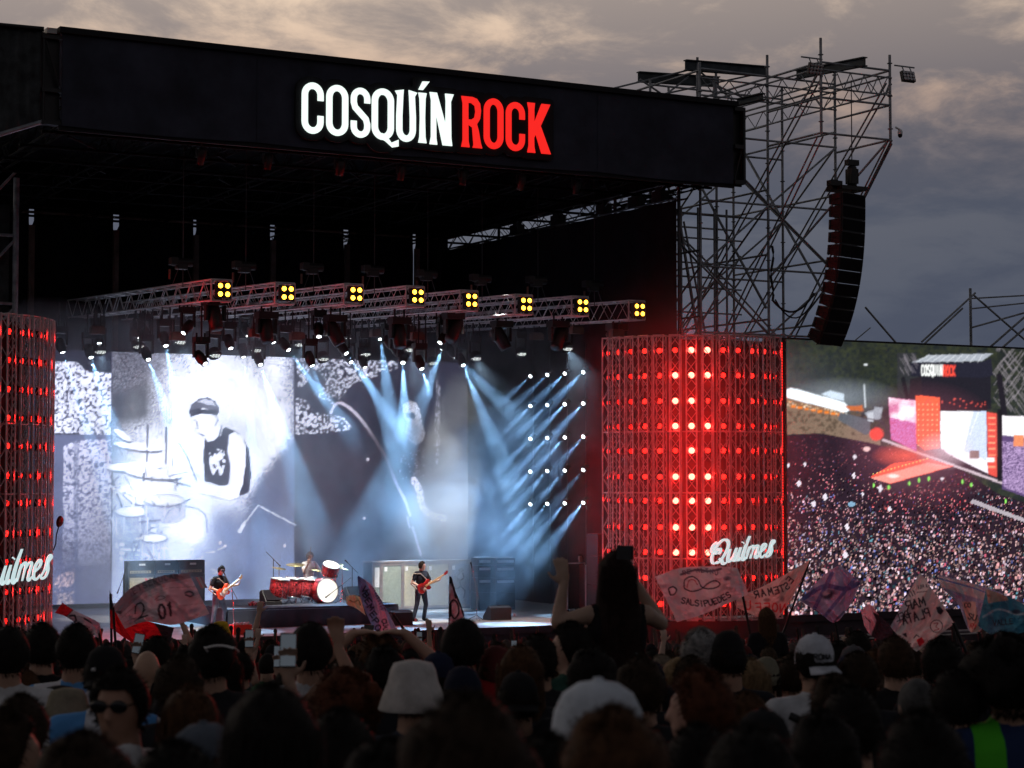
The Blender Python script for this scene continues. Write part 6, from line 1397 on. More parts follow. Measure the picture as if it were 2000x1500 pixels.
def guitar(label, loc, yaw, bodymat, tilt, long=False, horn=1):
    """stringed instrument: body lies in the local XZ plane, neck towards -X (player's left hand), front towards +Y"""
    t = thing('bass_guitar' if long else 'electric_guitar', label, 'bass' if long else 'guitar', tuple(loc), yaw)
    m = Matrix.Rotation(yaw, 3, 'Z') @ Matrix.Rotation(tilt, 3, 'Y'); L = Vector(loc)
    fn = lambda u, v, w: L + m @ Vector((u, w, v))
    out = catmull([(-.20, .02), (-.27, .12), (-.19, .14), (-.06, .10), (.06, .14), (.19, .13), (.235, .0), (.19, -.14), (.05, -.155), (-.06, -.115), (-.15, -.16), (-.24, -.13), (-.19, -.03), (-.20, .02)], 4)[:-1]
    mb = MB(); mb.prism(out, -.022, .022, fn); b = mb.build('guitar_body', bodymat, t)
    mb = MB(); mb.prism(catmull([(-.17, .04), (-.10, .085), (.04, .05), (.08, -.02), (.06, -.12), (-.06, -.09), (-.15, -.12), (-.17, -.02), (-.17, .04)], 4)[:-1], .0225, .027, fn); mb.build('pickguard', 'white_plastic' if not long else 'guitar_dark_red', b)
    nl = .62 if long else .48; mb = MB(); mb.prism([(-.05, -.026), (-.05, .026), (-.20 - nl, .021), (-.20 - nl, -.021)], .024, .048, fn); mb.build('neck', 'wood_neck', t)
    x0 = -.20 - nl; mb = MB(); mb.prism([(x0, -.022), (x0, .022), (x0 - .05, .04), (x0 - .17, .06), (x0 - .19, .03), (x0 - .15, -.03), (x0 - .06, -.035)], .02, .036, fn); h = mb.build('headstock', 'wood_neck' if not long else bodymat, t)
    mb = MB()
    for k in range(4 if long else 6): q = x0 - .03 - k * (.03 if long else .022); mb.tube(fn(q, .03, .03), fn(q, .075, .03), .008, 5)
    mb.build('tuning_pegs', 'chrome', h)['kind'] = 'stuff'
    mb = MB()
    for k in range(3): mb.box(fn(-.10 + k * .07, 0, .031), (.02, .012, .07), m)
    mb.box(fn(.12, 0, .032), (.04, .014, .08), m); mb.build('pickups', 'chrome' if long else 'white_plastic', b)['kind'] = 'stuff'
    mb = MB(); mb.path([fn(-.22, .1, -.02), fn(-.12, .36, -.10), fn(.05, .44, -.22), fn(.22, .2, -.26), fn(.23, .02, -.03)], .018, 6); mb.build('strap', 'case_trim', t)
def band_pt(loc, yaw, x, y, z, H): return Vector(loc) + Matrix.Rotation(yaw, 3, 'Z') @ V(x, y, z) * (H / 1.76)
guitar('red electric guitar with white pickguard held by the guitarist', band_pt(gl, gy_, .06, .225, 1.03, 1.78), gy_, 'guitar_red', R(28))
guitar('dark red bass guitar held by the bassist', band_pt(bl, by_, .08, .225, 1.02, 1.76), by_, 'guitar_dark_red', R(24), True)
for k, (ax, ay, az, bx_, by2, bz) in enumerate(((.27, .38, 1.20, .23, .45, 1.62), (-.15, .46, .83, .02, .80, .84))):
    t = thing('drumstick', ['raised drumstick in the right hand of the drummer', 'lowered drumstick in the left hand of the drummer'][k], 'drumstick', tuple(band_pt(dl, yaw_to(.1, -1), ax, ay, az, 1.75)))
    mb = MB(); a, b = band_pt(dl, yaw_to(.1, -1), ax, ay, az, 1.75), band_pt(dl, yaw_to(.1, -1), bx_, by2, bz, 1.75); mb.tube(a, b, .009, 6, .006); mb.ell(b, (.011, .011, .011), None, 8, 5); mb.build('stick', 'wood_neck', t)

# ================================================================== flags waving over the crowd
def flag(label, top, bot, D, paint, pole=None, wav=.05, nx=90, ny=56, seed=0, group=None):
    xs = [p[0] for p in top + bot]; ys = [p[1] for p in top + bot]
    im = Img(min(xs) - 6, min(ys) - 6, max(xs) + 6, max(ys) + 6, 2.0, (.6, .55, .58)); paint(im); im.a = np.clip(im.a * np.array([1.6, 1.9, 1.95]), 0, .88); im.blur(1)
    T = catmull(top, 10); B = catmull(bot, 10)
    def at(c, u): k = u * (len(c) - 1); i = min(int(k), len(c) - 2); f = k - i; return c[i][0] * (1 - f) + c[i + 1][0] * f, c[i][1] * (1 - f) + c[i + 1][1] * f
    base = atD(*top[0], D); t = thing('flag', label, 'flag', tuple(base), 0, group)
    vs = []; cols = []
    for j in range(ny + 1):
        for i in range(nx + 1):
            u, v = i / nx, j / ny; a = at(T, u); b = at(B, u); px = a[0] * (1 - v) + b[0] * v; py = a[1] * (1 - v) + b[1] * v
            d = D + wav * (1.6 * math.sin(u * 9 + v * 2.5 + seed) + .8 * math.sin(u * 21 - v * 7 + seed * 2) + 1.1 * mnoise.noise(V(u * 9, v * 5, seed)) + .6 * mnoise.noise(V(u * 20, v * 12, seed))); vs.append(atD(px, py, d) - base)
            cols.append(im.get(np.array(px), np.array(py)))
    mb = MB(); mb.add(vs, [(j * (nx + 1) + i, j * (nx + 1) + i + 1, (j + 1) * (nx + 1) + i + 1, (j + 1) * (nx + 1) + i) for j in range(ny) for i in range(nx)], True)
    me = mb.mesh('cloth'); paint_mesh(me, np.array(cols)); link_mesh('cloth', me, 'flag', t)
    if pole:
        a, b = atD(*pole[0], D + .03), atD(*pole[1], D + .03); d = (b - a).normalized(); mb = MB(); mb.tube(a, b + d * (.9), .016, 6); mb.build('pole', 'black_metal', t)
K = (.03, .03, .04)
def f_big(im):
    n = im.noise(30, 3); im.a[:] = np.stack([.34 + .10 * n, .29 + .09 * n, .32 + .10 * n], -1)
    im.poly([(215, 1190), (256, 1140), (312, 1118), (372, 1110), (378, 1128), (320, 1140), (280, 1158), (235, 1200)], (.20, .19, .22)); im.line([(238, 1206), (285, 1166), (330, 1148), (382, 1146)], 1.2, (.22, .2, .22)); im.line([(244, 1216), (300, 1190), (396, 1178)], 1.0, (.22, .19, .21))
    for k, (x, y, r) in enumerate(((262, 1160, -.5), (272, 1154, -.5), (282, 1149, -.45), (292, 1144, -.4), (302, 1140, -.35), (312, 1137, -.3), (322, 1134, -.2), (332, 1131, -.2), (342, 1130, -.15))): im.text('ETSERUCAB'[k], x, y, 10, 2.4, (.09, .09, .11), rot=r)
    im.text('0', 312, 1208, 26, 5, K, cw=.45, rot=-.12); im.text('1', 328, 1202, 24, 5, K, cw=.5, rot=-.12)
    im.line(catmull([(264, 1198), (266, 1182), (276, 1178), (281, 1188), (276, 1203), (270, 1208), (288, 1202)], 6), 3, K); im.line([(262, 1214), (272, 1208), (284, 1190)], 1.5, K)
    im.line(catmull([(302, 1172), (312, 1164), (322, 1166), (318, 1170), (306, 1172)], 5), 1.5, (.1, .09, .1)); im.line(catmull([(362, 1158), (370, 1155), (378, 1160), (372, 1165), (363, 1162)], 5), 3.5, (.08, .08, .1)); im.ell(378, 1192, 18, 6, (.22, .22, .28), .6, -.3)
def f_red(im):
    im.a[:] = (.55, .02, .03); im.poly([(210, 1150), (236, 1150), (236, 1172), (222, 1190), (210, 1190)], K); im.poly([(292, 1200), (345, 1215), (345, 1270), (322, 1268), (314, 1238)], (.025, .025, .03)); im.ell(284, 1232, 9, 5, (.35, .0, .02), .5); im.poly([(277, 1225), (281, 1232), (290, 1230), (284, 1236), (286, 1244), (279, 1240)], (.32, .0, .02))
def f_tip(im):
    n = im.noise(14); im.a[:] = np.stack([.42 + .1 * n, .34 + .08 * n, .38 + .08 * n], -1); im.poly([(100, 1195), (122, 1170), (145, 1190), (129, 1206), (104, 1204)], (.62, .02, .03)); im.line([(143, 1191), (129, 1205)], 2, (.1, .02, .03))
    for a in ([(136, 1203), (146, 1202), (149, 1212), (143, 1216)], [(152, 1216), (158, 1218), (156, 1224)], [(163, 1222), (172, 1230)], [(165, 1208), (185, 1220)]): im.line(a, 3.6, K)
    im.poly([(172, 1205), (195, 1215), (195, 1232), (188, 1230)], (.55, .28, .35))
def f_pen(im):
    im.a[:] = (.42, .28, .42); im.poly([(690, 1120), (705, 1120), (722, 1150), (748, 1250), (725, 1250), (700, 1180)], (.16, .20, .36)); im.poly([(724, 1140), (735, 1150), (782, 1245), (768, 1245)], (.24, .26, .40)); im.poly([(742, 1190), (752, 1195), (768, 1240), (740, 1240)], (.55, .30, .42))
    for k, (x, y, c_) in enumerate(((705, 1148, 'V'), (708, 1158, 'B'), (712, 1170, 'E'), (717, 1182, 'M'), (722, 1196, 'E'), (727, 1209, 'P'), (731, 1222, 'O'))): im.text(c_, x, y + 4, 11, 2.6, (.02, .03, .05), rot=.9, cw=.8)
    for k in range(9): im.line(catmull([(728 + k * 2, 1150 + k * 5), (734 + k * 2, 1147 + k * 5), (738 + k * 2, 1153 + k * 5)], 4), 1.4, (.08, .06, .12))
    im.text('CU', 745, 1212, 9, 2.2, K, rot=1.2); im.text('U', 748, 1228, 8, 2.2, K, rot=1.2)
def f_cream(im): n = im.noise(9); im.a[:] = np.stack([.5 + .14 * n, .46 + .13 * n, .28 + .1 * n], -1); im.line(catmull([(682, 1172), (692, 1176), (700, 1172), (704, 1182)], 5), 2, (.2, .17, .1))
def f_thin(im):
    im.a[:] = (.52, .36, .40); im.line(catmull([(880, 1128), (888, 1155), (899, 1182), (906, 1203)], 6), 3.4, K); im.line([(878, 1160), (877, 1222)], 2, (.12, .05, .06)); im.line(catmull([(881, 1200), (879, 1182), (885, 1172), (893, 1178), (896, 1196), (888, 1208), (881, 1200)], 6), 3.4, K); im.line([(884, 1142), (890, 1168)], 3, K)
def f_sal(im):
    n = im.noise(24, 3); im.a[:] = np.stack([.50 + .10 * n, .40 + .09 * n, .43 + .1 * n], -1)
    for k, c_ in enumerate('SALSIPUEDES'):
        u = k / 10; x = 1331 + 92 * u; y = 1178 + 8 * math.sin(u * 2.6) - 26 * max(0, u - .35) ** 1.5; im.text(c_, x, y, 11, 2.4, K, cw=.6, rot=.12 - .75 * u)
    im.line(catmull([(1336, 1145), (1338, 1132), (1352, 1126), (1364, 1134), (1370, 1146), (1384, 1150), (1400, 1147), (1406, 1140), (1396, 1134), (1382, 1140), (1370, 1150), (1352, 1155), (1338, 1150), (1336, 1145)], 6), 2.6, K); im.line(catmull([(1342, 1147), (1346, 1134), (1356, 1133), (1362, 1142)], 6), 2, (.3, .05, .06))
    im.line(catmull([(1308, 1158), (1306, 1150), (1314, 1146), (1321, 1151), (1318, 1160), (1310, 1162), (1308, 1158)], 5), 3, K); im.line(catmull([(1330, 1122), (1360, 1113), (1385, 1116), (1408, 1111)], 6), 4.5, (.12, .10, .12)); im.ell(1420, 1130, 10, 6, (.2, .17, .19), .5)
    for k in range(8): im.text('REZALTNU'[k], 1334 + k * 9, 1123 - 5 * math.sin(k / 7 * 3.1), 8, 1.8, (.10, .08, .1), rot=-.1)
def f_est(im):
    n = im.noise(16); im.a[:] = np.stack([.46 + .1 * n, .37 + .08 * n, .34 + .07 * n], -1)
    for k, (x, y, r) in enumerate(((1550, 1134, -.9), (1543, 1148, -.55), (1533, 1154, -.4), (1522, 1158, -.3), (1510, 1160, -.3), (1496, 1163, -.3), (1483, 1166, -.3))): im.text('ESTEMAR'[k], x, y, 13, 2.6, K, cw=.6, rot=r, mirror=True)
    for k, (x, y) in enumerate(((1534, 1190), (1519, 1188), (1503, 1188), (1486, 1188), (1466, 1184))): im.text('NOFFU'[k], x, y + 6, 16, 3, (.45, .06, .06), cw=.6, rot=-.05, mirror=True)
    im.ell(1498, 1172, 9, 5, (.22, .16, .15), .5); im.ell(1528, 1170, 6, 8, (.2, .17, .16), .6)
def f_pur(im):
    n = im.noise(20, 3); im.a[:] = np.stack([.30 + .12 * n, .26 + .1 * n, .36 + .14 * n], -1); im.line(catmull([(1570, 1168), (1610, 1145), (1650, 1150), (1680, 1138)], 6), 9, (.12, .12, .26)); im.line([(1590, 1190), (1625, 1120)], 8, (.13, .13, .27)); im.line([(1610, 1205), (1670, 1130)], 7, (.14, .14, .28)); im.ell(1617, 1162, 17, 11, (.05, .045, .07), .5, -.5); im.ell(1614, 1158, 10, 6, (.34, .28, .34), .5, -.5); im.line([(1630, 1214), (1648, 1195)], 4, (.12, .12, .2))
def f_small(im): im.a[:] = (.46, .33, .38); im.poly([(1704, 1195), (1750, 1215), (1750, 1255), (1698, 1250), (1712, 1212)], K); im.line([(1690, 1205), (1700, 1215)], 2, K)
def f_mar(im):
    n = im.noise(30, 2); im.a[:] = np.stack([.55 + .1 * n, .46 + .09 * n, .48 + .1 * n], -1); im.poly([(1738, 1224), (1760, 1180), (1775, 1160), (1768, 1200), (1750, 1235)], (.33, .29, .34))
    def mt(s_, x, y, h, w, r=-.28, cw=.62): im.text(s_, x, y, h, w, K, cw=cw, rot=r, mirror=True, gap=.18)
    mt('MAR', 1808, 1182, 17, 3.0); mt('DEL', 1776, 1205, 13, 2.4, -.35, .55); mt('PLATA', 1817, 1204, 17, 3.0, -.3, .5); mt('IIT', 1789, 1160, 9, 2.2, -.5, .4); mt('LA FELIZ', 1814, 1146, 6, 1.4, -.2, .35); im.line([(1790, 1157), (1810, 1155)], 1.6, K)
    im.line([(1829 + 12 * math.cos(a / 8 * math.pi), 1223 + 12 * math.sin(a / 8 * math.pi)) for a in range(17)], 1.8, K); im.line(catmull([(1824, 1218), (1832, 1217), (1828, 1224), (1834, 1229), (1825, 1231)], 4), 1.8, (.25, .05, .05)); im.poly([(1828, 1186), (1836, 1184), (1843, 1193), (1838, 1201), (1832, 1198)], K); im.poly([(1762, 1238), (1770, 1236), (1772, 1246), (1766, 1242)], K); im.poly([(1790, 1250), (1800, 1244), (1806, 1254), (1796, 1264)], (.5, .03, .05)); im.line([(1785, 1246), (1790, 1240), (1795, 1244)], 2, K)
def f_strip(im):
    n = im.noise(18); im.a[:] = np.stack([.24 + .1 * n, .25 + .1 * n, .34 + .12 * n], -1); im.poly([(1830, 1125), (1895, 1138), (1935, 1160), (1930, 1175), (1880, 1160), (1835, 1145)], (.50, .46, .52)); im.line([(1835, 1130), (1900, 1148), (1950, 1165)], 3, (.15, .2, .38)); im.poly([(1878, 1175), (1905, 1175), (1915, 1235), (1895, 1235)], (.52, .36, .30)); im.text('CO', 1884, 1186, 8, 2, K); im.text('SU', 1890, 1208, 11, 2.4, K, rot=.3); im.text('RI', 1894, 1226, 9, 2.2, (.35, .05, .05), rot=.3)
def f_teal(im):
    n = im.noise(14); im.a[:] = np.stack([.04 + .04 * n, .14 + .10 * n, .20 + .12 * n], -1); im.poly([(1925, 1148), (1960, 1155), (1970, 1172), (1930, 1178)], (.38, .24, .2)); im.line(catmull([(1920, 1205), (1950, 1190), (1990, 1200), (2020, 1190)], 5), 4, (.30, .36, .40)); im.text('VALLE', 1940, 1222, 10, 2, (.04, .05, .07), rot=-.1); im.ell(1985, 1195, 12, 6, (.05, .06, .09), .5)
flag('large pale flag with a ten and line drawings rippling left of the guitarist', [(220, 1186), (256, 1148), (312, 1126), (368, 1118)], [(244, 1228), (286, 1214), (340, 1220), (409, 1199)], 22, f_big, ((221, 1186), (226, 1262)), seed=1, wav=.08)
flag('red and black flag with a star below the large pale flag', [(214, 1152), (232, 1200), (290, 1214), (340, 1226)], [(216, 1226), (250, 1250), (285, 1266), (332, 1256)], 23, f_red, ((216, 1160), (218, 1262)), seed=2, wav=.06)
flag('red tipped white flag with dark marks leaning at far left', [(122, 1177), (143, 1191), (190, 1214), (196, 1226)], [(107, 1197), (130, 1205), (165, 1230), (192, 1246)], 19, f_tip, ((193, 1230), (200, 1265)), seed=3, wav=.04)
flag('blue and pink lettered pennant pointing up in front of the drums', [(699, 1124), (725, 1142), (748, 1178), (779, 1236)], [(698, 1128), (702, 1160), (714, 1195), (736, 1241)], 24, f_pen, ((766, 1196), (812, 1262)), seed=4, wav=.05)
flag('small cream cloth behind the blue and pink pennant', [(676, 1165), (690, 1162), (704, 1166)], [(677, 1181), (695, 1188), (714, 1202)], 25, f_cream, None, seed=5, wav=.03, nx=40, ny=24)
flag('narrow pink white flag with black outlines right of the bassist', [(882, 1126), (890, 1155), (900, 1180), (908, 1203)], [(879, 1127), (877, 1160), (876, 1195), (876, 1226)], 20, f_thin, ((880, 1126), (879, 1262)), seed=6, wav=.04)
flag('white flag reading Salsipuedes lit red by the lamp wall', [(1279, 1126), (1330, 1109), (1395, 1106), (1440, 1109)], [(1322, 1215), (1365, 1203), (1415, 1182), (1462, 1160)], 24, f_sal, ((1440, 1109), (1470, 1262)), seed=7, wav=.07, nx=120, ny=70)
flag('cream flag with mirrored black and red letters beside the strip light', [(1440, 1164), (1480, 1150), (1530, 1124), (1582, 1094)], [(1438, 1186), (1478, 1204), (1514, 1210), (1546, 1172)], 26, f_est, ((1582, 1094), (1520, 1262)), seed=8, wav=.05, nx=110)
flag('purple grey flag with a dark eye shape before the side screen', [(1561, 1172), (1600, 1132), (1635, 1106), (1652, 1112)], [(1606, 1202), (1632, 1216), (1660, 1182), (1681, 1138)], 25, f_pur, ((1632, 1214), (1640, 1262)), seed=9, wav=.08)
flag('small pink and black flag left of the big diamond flag', [(1682, 1195), (1698, 1180), (1718, 1203), (1745, 1225)], [(1688, 1222), (1700, 1240), (1720, 1250), (1745, 1242)], 27, f_small, ((1745, 1232), (1746, 1265)), seed=10, wav=.03, nx=50, ny=30)
flag('diamond shaped white flag with mirrored Mar del Plata lettering', [(1797, 1118), (1820, 1150), (1842, 1183), (1864, 1218)], [(1739, 1224), (1755, 1242), (1772, 1258), (1790, 1273)], 17, f_mar, ((1862, 1216), (1882, 1262)), seed=11, wav=.05, nx=120, ny=90)
flag('grey blue striped flag with writing near the right edge', [(1833, 1122), (1880, 1134), (1930, 1148), (1960, 1160)], [(1838, 1148), (1870, 1178), (1893, 1232), (1914, 1234)], 20, f_strip, ((1912, 1232), (1916, 1265)), seed=12, wav=.06)
flag('dark teal flag with pale swirl at the right edge', [(1926, 1150), (1965, 1164), (2000, 1180), (2040, 1195)], [(1910, 1222), (1945, 1243), (1990, 1238), (2045, 1215)], 18, f_teal, ((1990, 1240), (1995, 1270)), seed=13, wav=.05)

# ================================================================== the crowd
human('stand'); human('stand_b', head=(.25, .05), lean=.03); human('stand_c', head=(-.35, -.03)); human('woman', fem=True, head=(.1, 0)); human('woman_b', fem=True, head=(-.3, .05))
human('hoodie', longsleeve=True, head=(.1, -.1))
human('turned', head=(R(105), -.05)); human('profile_l', head=(R(75), .0)); human('profile_r', head=(R(-70), .0))
human('phone', voxel=.010, re=(.27, .20, 1.32), rw=(.13, .34, 1.62), rh=(-.1, .2, 1), rn=(0, -1, 0), curl=.7)
human('armsup', voxel=.011, re=(.40, .06, 1.60), rw=(.46, .10, 1.87), rh=(.1, .1, 1), rn=(0, 1, 0), le=(-.38, .06, 1.55), lw=(-.50, .08, 1.80), lh=(-.1, .1, 1), ln=(0, 1, 0), curl=.9)
human('onearm', voxel=.012, re=(.30, .12, 1.62), rw=(.30, .18, 1.92), rh=(0, .1, 1), rn=(0, 1, 0), curl=.6)
human('headhands', voxel=.012, re=(.36, .0, 1.58), rw=(.14, -.02, 1.78), rh=(-1, .1, .1), rn=(0, 0, -1), le=(-.36, .0, 1.58), lw=(-.14, -.02, 1.78), lh=(1, .1, .1), ln=(0, 0, -1), curl=.4)
human('girl', fem=True, voxel=.009, head=(0, .05), sleeve=.16, le=(-.335, .05, 1.36), lw=(-.29, .09, 1.575), lh=(-.10, .1, 1), ln=(0, 1, 0), re=(.30, .14, 1.34), rw=(.14, .19, 1.60), rh=(-.55, .5, .8), rn=(-.3, .5, -.4), curl=.35, pel=.0, lk=(-.20, .38, .88), la=(-.17, .46, .44), rk=(.20, .38, .88), ra=(.17, .46, .44))
pmat('stripe_shirt', (.6, .62, .66), .9, 0, .12, 9, bump=.2)
def stripes(name, cols, w, axis=0):
    m = M['stripe_shirt'].copy(); m.name = name; t = m.node_tree; b = t.nodes['Principled BSDF']; L = t.links.new
    tc = N(t, 'ShaderNodeTexCoord'); sp = N(t, 'ShaderNodeSeparateXYZ'); L(tc.outputs['Object'], sp.inputs[0]); mu = N(t, 'ShaderNodeMath', operation='MULTIPLY_ADD', n_1=1 / w, n_2=100.25); L(sp.outputs[axis], mu.inputs[0]); fr = N(t, 'ShaderNodeMath', operation='FRACT'); L(mu.outputs[0], fr.inputs[0])
    r = ramp(t, [(0, cols[0]), (.5, cols[1])]); r.color_ramp.interpolation = 'CONSTANT'; L(fr.outputs[0], r.inputs[0]); L(r.outputs[0], b.inputs['Base Color']); M[name] = m
stripes('sky_stripes', ((.10, .30, .62), (.62, .64, .68)), .26); stripes('sky_stripes_b', ((.55, .57, .62), (.08, .28, .62)), .30); stripes('neon_navy', ((.012, .03, .10), (.07, .50, .02)), .21)
def spot(px, py, D, H=None):
    """the place of a head whose top shows at (px, py), D metres off: feet go to the ground, the height follows"""
    top = atD(px, py, D); g = gz(top.x, top.y); h = top.z - g; return V(top.x, top.y, g), h
def facing(p, off=0): return math.atan2(-(24 - p.x), 57 - p.y) + off
def crowd_person(label, px, py, D, body='stand', off=0, **kw):
    p, h = spot(px, py, D); h = min(max(h, 1.48), 1.98)
    top = atD(px, py, D).z; extra = .03 if kw.get('hat') else (.05 if kw.get('hair') in ('afro',) else .0)
    p.z = top - h if abs((top - h) - gz(p.x, p.y)) < .25 else gz(p.x, p.y)
    return person(label, p, facing(p, off), h - extra, body, **kw)
BK = (.012, .010, .009); DB = (.03, .018, .011); BR = (.075, .035, .016); GR = (.30, .29, .28); BL = (.22, .15, .08); RB = (.09, .03, .014)
bk = (.014, .014, .016); wh = (.62, .63, .64)
C = crowd_person
C('tall dark-haired man cut by the left edge in a white t-shirt', 16, 1226, 10.2, hair='flat', hcol=BK, shirt=wh)
C('black-haired person just right of the left edge beside the red light wall', 80, 1218, 11.5, 'stand_b', hair='short', hcol=BK, shirt=bk)
C('black-haired man in a sky blue and white striped shirt, farther one', 148, 1220, 10.6, hair='short2', hcol=BK, shirtmat='sky_stripes')
C('man in a backward black cap and sky blue and white striped shirt', 206, 1249, 8.8, hair='short', hcol=BK, hat='capback', hatcol=(.012, .012, .014), shirtmat='sky_stripes_b')
C('man in sunglasses and white shirt turned back towards the camera', 240, 1303, 6.6, 'turned', off=R(60), hair='short2', hcol=BK, shirt=(.72, .74, .76), glasses=True, skin=(.34, .19, .13))
C('bald tan head behind the man in sunglasses', 287, 1266, 11.5, skin=(.45, .28, .19), shirt=bk)
C('black-haired person in front of the red and black flag', 305, 1244, 12.2, 'stand_c', hair='short', hcol=BK)
C('person with a big round black head of hair right of the large pale flag', 415, 1224, 9.2, hair='messy', hcol=BK)
t_ = C('long dark-haired woman with white glasses pushed up on her head', 428, 1262, 9.6, 'woman', hair='long', hcol=BK, shirt=bk)
C('brown-haired person with thick hair behind the woman with glasses', 350, 1285, 8.6, 'woman_b', hair='messy2', hcol=DB)
C('woman with long brown hair below the glasses wearer', 371, 1346, 6.6, 'woman', hair='long2', hcol=BR, shirt=(.05, .03, .03))
C('person in a grey blue cap looking down at the lower left', 404, 1392, 5.2, 'turned', off=R(30), hair='short', hat='cap', hatcol=(.10, .12, .15))
C('dark-haired person in profile at the lower left corner', 8, 1388, 5.3, 'profile_r', hair='messy', hcol=DB, skin=(.4, .25, .18))
C('dark-haired person at lower left in front of the striped shirt', 40, 1358, 6.6, hair='short2', hcol=DB)
C('person in a floppy khaki hat near the striped shirts', 131, 1336, 9.2, 'stand_c', hair='short', hat='bucket', hatcol=(.25, .22, .16))
C('large blurred dark head at the bottom left of the frame', 160, 1438, 3.7, hair='messy', hcol=DB)
C('large long black-haired head at the bottom left of centre', 530, 1343, 4.2, 'woman', hair='long', hcol=BK)
C('flat-topped black-haired man in a white t-shirt holding up a phone', 607, 1218, 10.0, 'phone', hair='flat', hcol=BK, shirt=(.55, .57, .60))
C('person with a big round auburn afro in the centre', 676, 1302, 8.2, hair='afro', hcol=RB)
C('person in a pale grey bucket hat at the centre', 807, 1281, 7.9, hair='short', hcol=BK, hat='bucket', hatcol=(.52, .50, .48), shirt=(.05, .06, .09))
C('short black-haired man in a dark red shirt right of centre', 905, 1211, 10.2, 'stand_c', hair='flat', hcol=BK, shirt=(.28, .012, .016))
C('auburn-haired person with both hands on their head below the pennant', 740, 1243, 11.5, 'headhands', hair='curly', hcol=BR, skin=(.48, .30, .22))
C('black-haired person in front of the auburn-haired one', 752, 1264, 9.6, 'stand_b', hair='messy', hcol=BK)
C('person in a black and blue cap left of the red-shirted man', 856, 1264, 10, hair='short', hat='cap', hatcol=(.015, .02, .05))
C('person in a dark navy hood in front of the red-shirted man', 905, 1300, 8.4, 'hoodie', hair='short', hat='beanie', hatcol=(.012, .016, .035), shirt=(.014, .018, .04))
C('cropped brown head between the afro and the white shirt', 662, 1266, 15, hair='buzz', hcol=DB)
C('person in a teal cap above the auburn afro', 686, 1281, 12.5, hair='short', hat='cap', hatcol=(.05, .13, .13))
C('person in a green cap left of the white-shirted man', 513, 1324, 11.0, hair='short', hat='cap', hatcol=(.03, .13, .06))
C('small dark head under the raised phone', 563, 1306, 13, hair='short', hcol=BK)
C('dark blurred head under the auburn afro', 665, 1388, 5.0, hair='short2', hcol=BK)
C('huge blurred dark head at the bottom centre', 915, 1368, 2.9, hair='messy2', hcol=DB)
C('black-haired person left of the girl on shoulders', 1052, 1240, 10.5, hair='short', hcol=BK)
C('woman with long brown hair right of the red-shirted man', 1018, 1262, 9.6, 'woman_b', hair='long', hcol=BR)
C('person in a plain black cap before the long brown hair', 1013, 1300, 8.6, hair='short', hat='capback', hatcol=bk)
C('man in green shirt in profile beside the girl on shoulders', 1117, 1215, 10.8, 'profile_l', hair='short', hcol=BK, shirt=(.03, .09, .07), skin=(.5, .34, .26))
C('dark-haired person directly below the girl on shoulders', 1157, 1266, 8.6, 'stand_c', hair='messy', hcol=BK)
C('person in a big white cap at the lower centre', 1178, 1306, 4.6, off=R(75), hair='short', hat='cap', hatcol=(.60, .66, .72), shirt=bk)
C('large blurred brown head in front of the white cap', 1200, 1390, 3.6, hair='messy', hcol=BR)
C('dark brown-haired person right of the white cap', 1252, 1285, 8.2, hair='messy2', hcol=DB)
C('person with curly grey hair in front of the Salsipuedes flag', 1370, 1230, 11.2, hair='grey', hcol=GR, shirt=(.03, .03, .035))
C('grey-blond head below the curly grey hair', 1293, 1279, 15, hair='short', hcol=(.2, .16, .12)); C('blond person right of the grey-blond head', 1319, 1286, 14, 'woman', hair='bun', hcol=BL)
C('reddish brown-haired person with face in left profile', 1367, 1309, 6.3, 'profile_l', off=R(-15), hair='messy', hcol=RB, skin=(.45, .26, .2))
C('dark-haired person between the grey curls and the brown profile', 1352, 1282, 10.4, hair='short2', hcol=DB)
C('dark head at the bottom edge right of the brown profile', 1366, 1418, 5.0, hair='short', hcol=BK)
C('person in a tall black beanie and black jacket right of the grey curls', 1424, 1232, 11.0, 'hoodie', hair='short', hat='beanie', hatcol=bk, shirt=(.016, .017, .024))
C('woman with long blond hair below the black beanie', 1470, 1289, 12.0, 'woman', hair='long', hcol=BL); C('person in a beige knit hat beside the blond woman', 1498, 1282, 12.8, hair='short', hat='beanie', hatcol=(.20, .19, .14)); C('small dark head right of the beige knit hat', 1545, 1288, 13, hair='short', hcol=DB)
C('man in a backward white cap and white printed t-shirt', 1594, 1229, 9.8, 'stand_b', hair='short', hcol=BK, hat='capback', hatcol=(.55, .58, .64), shirt=(.50, .52, .55))
C('brown-haired person right of the backward white cap', 1678, 1274, 9.8, hair='short', hcol=DB); C('small dark head behind the backward white cap', 1676, 1234, 14.5, hair='short', hcol=BK); C('dark head touching the backward white cap', 1640, 1254, 14, hair='messy', hcol=BK); C('person in a grey cap behind the brown hair', 1668, 1253, 13, hair='short', hat='cap', hatcol=(.09, .09, .1))
C('brown-haired man in black under the diamond flag', 1750, 1244, 11, hair='short', hcol=(.05, .027, .016), shirt=bk, skin=(.46, .29, .21))
C('black-haired man right of the diamond flag', 1841, 1247, 10, 'stand_c', hair='messy', hcol=BK, skin=(.46, .29, .21))
C('person with huge black hair in a neon green and navy jacket', 1966, 1236, 7.6, 'hoodie', hair='afro', hcol=BK, shirtmat='neon_navy')
